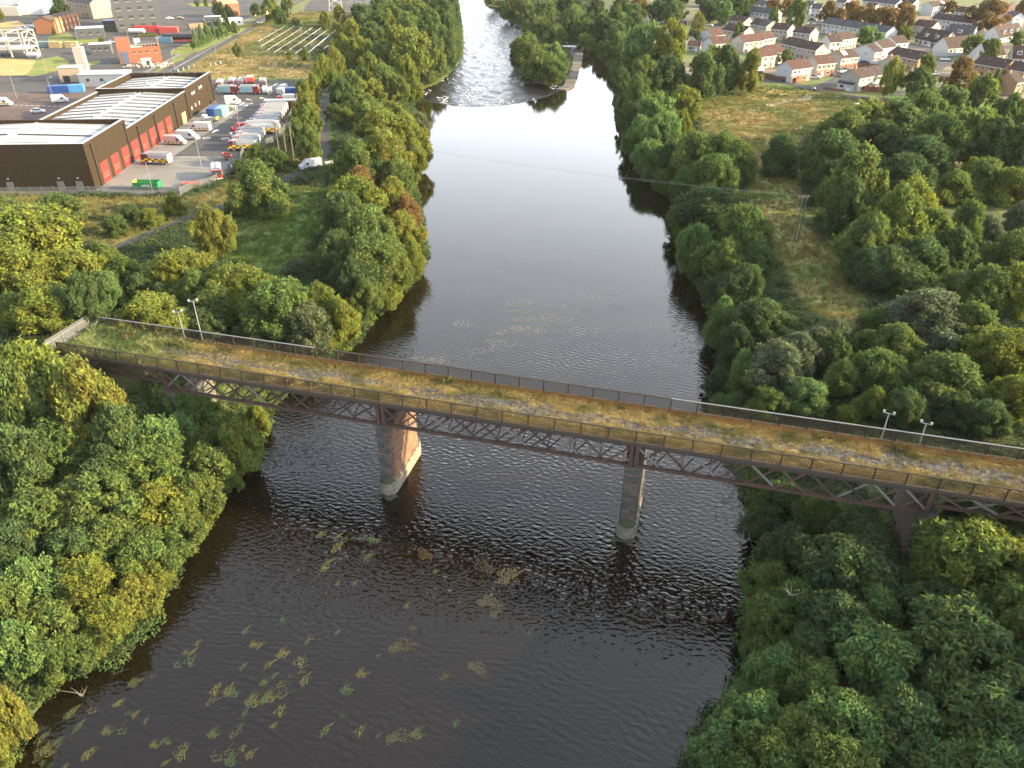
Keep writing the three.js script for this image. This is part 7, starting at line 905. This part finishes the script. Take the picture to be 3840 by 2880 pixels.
  const sm = thing('drill_tower', 'slim grey and cream drill tower with concrete house below', 'tower', -174.5, G, -319.5, 0.15); mesh('house', B(8, 5.2, 6), tan, sm, 0, 2.6, -3); mesh('house_roof', B(8.4, 0.25, 6.4), sill, sm, 0, 5.3, -3); mesh('tower_shaft', B(3.4, 11.5, 3.4), mat(0.3, 0.28, 0.24, 0.9), sm, 2.6, 5.75, -9); const st = []; for (let k = 0; k < 16; k++) st.push(bx(2.2, 0.08, 0.35, 5.2, 0.3 + k * 0.35, -1 - k * 0.4)); mesh('stair', join(st), sill, sm); mesh('guard_rail', join([bx(3.4, 0.08, 0.08, 2.6, 12.5, -7.4), bx(0.08, 0.08, 3.2, 1, 12.5, -9), bx(0.08, 0.08, 3.2, 4.2, 12.5, -9), bx(0.08, 1, 0.08, 1, 12, -7.4), bx(0.08, 1, 0.08, 4.2, 12, -7.4)]), sill, sm); mesh('garage_door', B(2.4, 2.4, 0.1), hole, sm, -1.5, 1.2, 0.05);
  container('bright blue container nearest the forecourt fence', -169, -299, 0.25, 7, PAINT.blue); container('second bright blue container with lighter roof beside it', -163.5, -300.5, 0.25, 6, mat(0.05, 0.2, 0.42, 0.6)); container('dull green container by the steel frame rig', -231, -409, 0.05, 9, mat(0.15, 0.22, 0.22, 0.7)); container('teal container behind the brick training house', -178, -424, 0.1, 8, PAINT.teal);
  for (const [x, z, l] of [[-225, -407, 'stack of timber crates by the green container'], [-217, -407, 'larger stack of timber crates nearer the roundabout']]) { const t = thing('timber_stack', l, 'crates', x, G, z); for (let k = 0; k < 6; k++) mesh('crate', B(1.9, 1.4, 2), k % 2 ? PAINT.tan : mat(0.42, 0.31, 0.14), t, -2 + (k % 3) * 2, 0.7 + Math.floor(k / 3) * 1.42, 0); }
  // steel frame rig
  const rig = thing('steel_frame_rig', 'white open steel frame rig with cross bracing on the training ground', 'rig', -231, G, -384, 0.1), fq = []; for (const x of [-14, -7, 0, 7]) for (const z of [-6, 6]) fq.push(bx(0.5, 10.5, 0.5, x, 5.25, z)); for (const y of [3.4, 6.8, 10.3]) { for (const z of [-6, 6]) fq.push(bx(21.5, 0.4, 0.4, -3.5, y, z)); for (const x of [-14, -7, 0, 7]) fq.push(bx(0.4, 0.4, 12, x, y, 0)); } mesh('frame', join(fq), mat(0.36, 0.34, 0.3, 0.8), rig); const bq = []; for (let k = 0; k < 3; k++) bq.push(bar([7.3, k * 3.4, -6], [7.3, k * 3.4 + 3.4, 0], 0.25), bar([7.3, k * 3.4, 6], [7.3, k * 3.4 + 3.4, 0], 0.25)); mesh('bracing', join(bq), mat(0.36, 0.34, 0.3, 0.8), rig); mesh('floor_deck', join([bx(21, 0.15, 12, -3.5, 3.6, 0), bx(12, 0.15, 12, -8, 7, 0)]), greyM, rig); mesh('vessel', new THREE.CylinderGeometry(2.2, 2.2, 7, 16).translate(-9, 3.5, 3), paleB, rig);
  const rig2 = thing('steel_frame_rig', 'small white steel gantry at the picture edge by the forecourt', 'rig', -199, G, -297, 0.1); const gq = []; for (const x of [-2, 2]) for (const z of [-2, 2]) gq.push(bx(0.25, 6.5, 0.25, x, 3.25, z)); for (const y of [2.5, 6.4]) gq.push(bx(4.2, 0.2, 4.2, 0, y, 0)); gq.push(bar([-2, 0, 2], [2, 6, 2], 0.16), bar([2, 0, 2], [-2, 6, 2], 0.16)); mesh('frame', join(gq), mat(0.5, 0.48, 0.42, 0.7), rig2);
  const tk = thing('gas_tank', 'white horizontal gas tank beside the steel rig', 'tank', -220, G, -377); mesh('vessel', new THREE.CapsuleGeometry(1.1, 4.5, 6, 14).rotateZ(Math.PI / 2).translate(0, 1.4, 0), whiteM, tk); for (const s of [-1.6, 1.6]) mesh('cradle', B(0.4, 1, 1.6), greyM, tk, s, 0.5, 0);
  // lorries and rolling stock
  const lorry = (label, x, z, ry, L, m) => { const t = thing('articulated_lorry', label, 'lorry', x, G, z, ry); mesh('trailer', B(L, 2.9, 2.5), m, t, -1, 2.5, 0); mesh('cab', B(2.2, 2.6, 2.4), redM, t, L / 2 + 0.4, 1.9, 0); mesh('windscreen', B(0.05, 0.9, 2.1), winM, t, L / 2 + 1.53, 2.4, 0); wheels(t, [-L / 2, -L / 2 + 1.4, L / 2 + 0.4], 0.5, 1.1); };
  lorry('long red lorry trailer at the foot of the tower', -201, -457, Math.PI + 0.05, 13, mat(0.33, 0.03, 0.03, 0.5)); lorry('red curtain-sided lorry with orange cab beside the tower', -187, -452, Math.PI, 10, mat(0.38, 0.05, 0.04, 0.6));
  const tan2 = thing('tanker_trailer', 'white tanker trailer in front of the long red lorry', 'tanker', -203, G, -450.5); mesh('vessel', new THREE.CapsuleGeometry(1.2, 7, 6, 14).rotateZ(Math.PI / 2).translate(0, 2.2, 0), whiteM, tan2); wheels(tan2, [-2, -0.6, 3], 0.5, 1);
  const wg = thing('rail_wagon', 'black railway tank wagon on a red frame beside the lawn', 'wagon', -171, G, -425.5, 0.05); mesh('vessel', new THREE.CapsuleGeometry(1.4, 14, 6, 16).rotateZ(Math.PI / 2).translate(0, 2.6, 0), PAINT.black, wg); mesh('frame', B(17.5, 0.6, 2.4), mat(0.3, 0.03, 0.03, 0.6), wg, 0, 0.9, 0); wheels(wg, [-6.5, -4.8, 4.8, 6.5], 0.45, 0.9);
  const lo = thing('tipper_truck', 'brown tipper truck parked behind the tower', 'truck', -180, G, -474, 0.8); mesh('tub', prism([[-3.6, 1.2], [2.4, 1.2], [2.8, 3], [-4, 3]], 2.4).translate(0, 0, -1.2), mat(0.2, 0.12, 0.08, 0.8), lo); mesh('cab', B(2, 2.4, 2.4), mat(0.16, 0.08, 0.05, 0.6), lo, 3.9, 1.8, 0); wheels(lo, [-2.6, -1.2, 3.8], 0.55, 1.1);
  const wh = thing('white_works', 'group of white industrial sheds at the top corner', 'shed', -318, G, -545, 0.1); mesh('large_shed', B(30, 9, 20), paleB, wh, -12, 4.5, -14); mesh('white_shed', B(14, 7, 12), whiteM, wh, 8, 3.5, -4); mesh('low_shed', B(12, 5, 9), wallC.c, wh, -4, 2.5, 2); mesh('back_roof', B(60, 7, 16), mat(0.35, 0.42, 0.5, 0.6), wh, 12, 3.5, -46);
  for (let k = 0; k < 16; k++) car('scrap car in the crowded pound beside the orange terrace', -279 + (k % 4) * 5 + rr(-0.5, 0.5), -488 + Math.floor(k / 4) * 5.5 + rr(-0.5, 0.5), rr(-0.4, 0.4), ['white', 'silver', 'navy', 'black'][k % 4], 'cars in the pound');
  for (let k = 0; k < 7; k++) { const x = -141.5 + k * 1.1 + (k > 3 ? 5 : 0), z = -344 - k * 3.2; tag(mesh('road_barrier', prism([[-0.3, 0], [0.3, 0], [0.12, 0.5], [0.1, 0.95], [-0.1, 0.95], [-0.12, 0.5]], 2.6), whiteM, scene, x, G, z, 0.45), 'white concrete barrier block at the road junction', 'barrier', 'white barrier blocks at the junction'); }
  const park = [[-208, -420, 0.3, 'white'], [-204, -421, 0.3, 'silver'], [-200, -422, 0.3, 'navy'], [-183, -400, 1.2, 'black'], [-236, -505, 0.1, 'white'], [-229, -506, 0.1, 'silver'], [-150, -500, 0.5, 'white'], [-147, -505, 0.5, 'navy'], [-186, -512, 0.2, 'silver'], [-182, -513, 0.2, 'white'], [-178, -514, 0.2, 'black'], [-212, -520, 0.2, 'white'], [-206, -521, 0.2, 'gold']];
  const spot = ['white car first in the row by the grey block', 'silver car second in the row by the grey block', 'blue car third in the row by the grey block', 'black car on the loop road near the brick house', 'white car beside the tan house lane', 'silver car beyond the white one on the tan house lane', 'white car by the road hedge', 'blue car by the road hedge', 'silver car first in the row behind the tower', 'white car second in the row behind the tower', 'black car third in the row behind the tower', 'white car beside the tower back corner', 'bronze car beside the tower back corner'];
  park.forEach(([x, z, a, c], k) => car(spot[k], x, z, a, c));
  const kq = []; for (const [x0, z0, x1, z1] of [[-212, -400, -176, -380], [-176, -380, -168, -350], [-240, -440, -205, -446], [-205, -446, -168, -436], [-150, -455, -128, -492], [-250, -452, -236, -498]]) { const L = Math.hypot(x1 - x0, z1 - z0); kq.push(bx(L, 0.14, 0.3, (x0 + x1) / 2, G + 0.07, (z0 + z1) / 2, -Math.atan2(z1 - z0, x1 - x0))); } structure(mesh('kerb', join(kq), yardM, scene));
  const ml = []; for (let k = 0; k < 26; k++) ml.push(bx(1.8, 0.004, 0.14, -236 + k * 2.8, G + 0.012, -447 + 0.35 * k), bx(0.14, 0.004, 4.2, -214 + k * 2.6, G + 0.012, -517)); structure(mesh('training_ground_markings', join(ml), paint, scene));
  // roadside hedges and walls
  const hm = leafMats.y, hg = leafCloud(420, 1, 1, 0.13, 77, -0.9); for (const [x0, z0, x1, z1, n] of [[-157, -478, -124, -524, 22], [-200, -444, -190, -446, 5], [-236, -470, -222, -470, 5]]) { const t = thing('hedge', n > 10 ? 'clipped yellow-green hedge along the main road' : x0 > -210 ? 'short dark hedge behind the lorries' : 'short hedge by the kiosk', 'hedge', 0, 0, 0); for (let k = 0; k < n; k++) { const s = (k + 0.5) / n, o = mesh('hedge_clump', hg, hm, t, x0 + (x1 - x0) * s, G + 0.7, z0 + (z1 - z0) * s, k); o.scale.set(1.5, 1.0, 1.5); } }
  const tw2 = thing('boundary_wall', 'sunlit pale boundary wall by the red brick house', 'wall', -160, G, -545, 0.95); for (let k = 0; k < 6; k++) mesh('wall_panel', B(3.6, 2.4, 0.3), cream, tw2, -9 + k * 3.66, 1.2, 0);
}
// ---------- solar rows and pylon ----------
{
  const pm = mat(0.55, 0.54, 0.5, 0.25), lm = mat(0.4, 0.4, 0.38, 0.6);
  const posn = ['first from the road', 'second from the road', 'third from the road', 'fourth from the road', 'fifth from the road', 'sixth from the road', 'seventh, nearest the trees', 'short last row by the trees'];
  SOLAR.forEach(([a, b], i) => { const L = Math.hypot(b[0] - a[0], b[1] - a[1]), t = thing('solar_row', `long pale tilted solar row, ${posn[i]}`, 'solar panel', (a[0] + b[0]) / 2, G, (a[1] + b[1]) / 2, -Math.atan2(b[1] - a[1], b[0] - a[0])), n = Math.round(L / 4); for (let k = 0; k < n; k++) { const x = -L / 2 + (k + 0.5) * L / n, p = mesh('panel', B(L / n - 0.06, 0.06, 1.0), pm, t, x, 1.1, 0); p.rotation.x = -0.35; mesh('leg', B(0.1, 1.1, 0.1), lm, t, x, 0.5, 0.1); } });
  const py = thing('pylon', 'lattice legs of an electricity pylon cut off by the picture top', 'pylon', -118, G, -566, 0.2), q = []; for (const sx of [-1, 1]) for (const sz of [-1, 1]) { q.push(bar([sx * 4.5, 0, sz * 4.5], [sx * 0.8, 32, sz * 0.8], 0.35)); for (let k = 0; k < 8; k++) { const a = 4.5 - k * 0.46, c = 4.5 - (k + 1) * 0.46; q.push(bar([sx * a, k * 4, sz * a], [-sx * c, k * 4 + 4, sz * c], 0.16), bar([sx * a, k * 4, sz * a], [sx * c, k * 4 + 4, -sz * c], 0.16)); } } q.push(bx(12, 0.4, 0.6, 0, 24, 0), bx(10, 0.4, 0.6, 0, 29, 0)); mesh('lattice', join(q), mat(0.45, 0.45, 0.44, 0.6, { metalness: 0.3 }), py);
  const pond = structure(mesh('pond_water', new THREE.CircleGeometry(1, 24).rotateX(-Math.PI / 2).scale(9, 1, 7), mat(0.01, 0.014, 0.012, 0.1), scene, -118, G + 0.02, -487)); const rd = []; for (let k = 0; k < 700; k++) { const a = rr(0, 6.28), r = rr(1, 2.1), f = rr(0.7, 1.2); rd.push([-118 + Math.cos(a) * r * 10, G, -487 + Math.sin(a) * r * 8, rr(0, 6), rr(1.2, 2), col(0.09 * f, 0.14 * f, 0.06 * f), rr(1, 2.2)]); } tag(scatter('reeds', tuftG, grassM, rd), 'green reeds round the small pond behind the solar rows', 'reeds');
}
renderer.render(scene, camera);
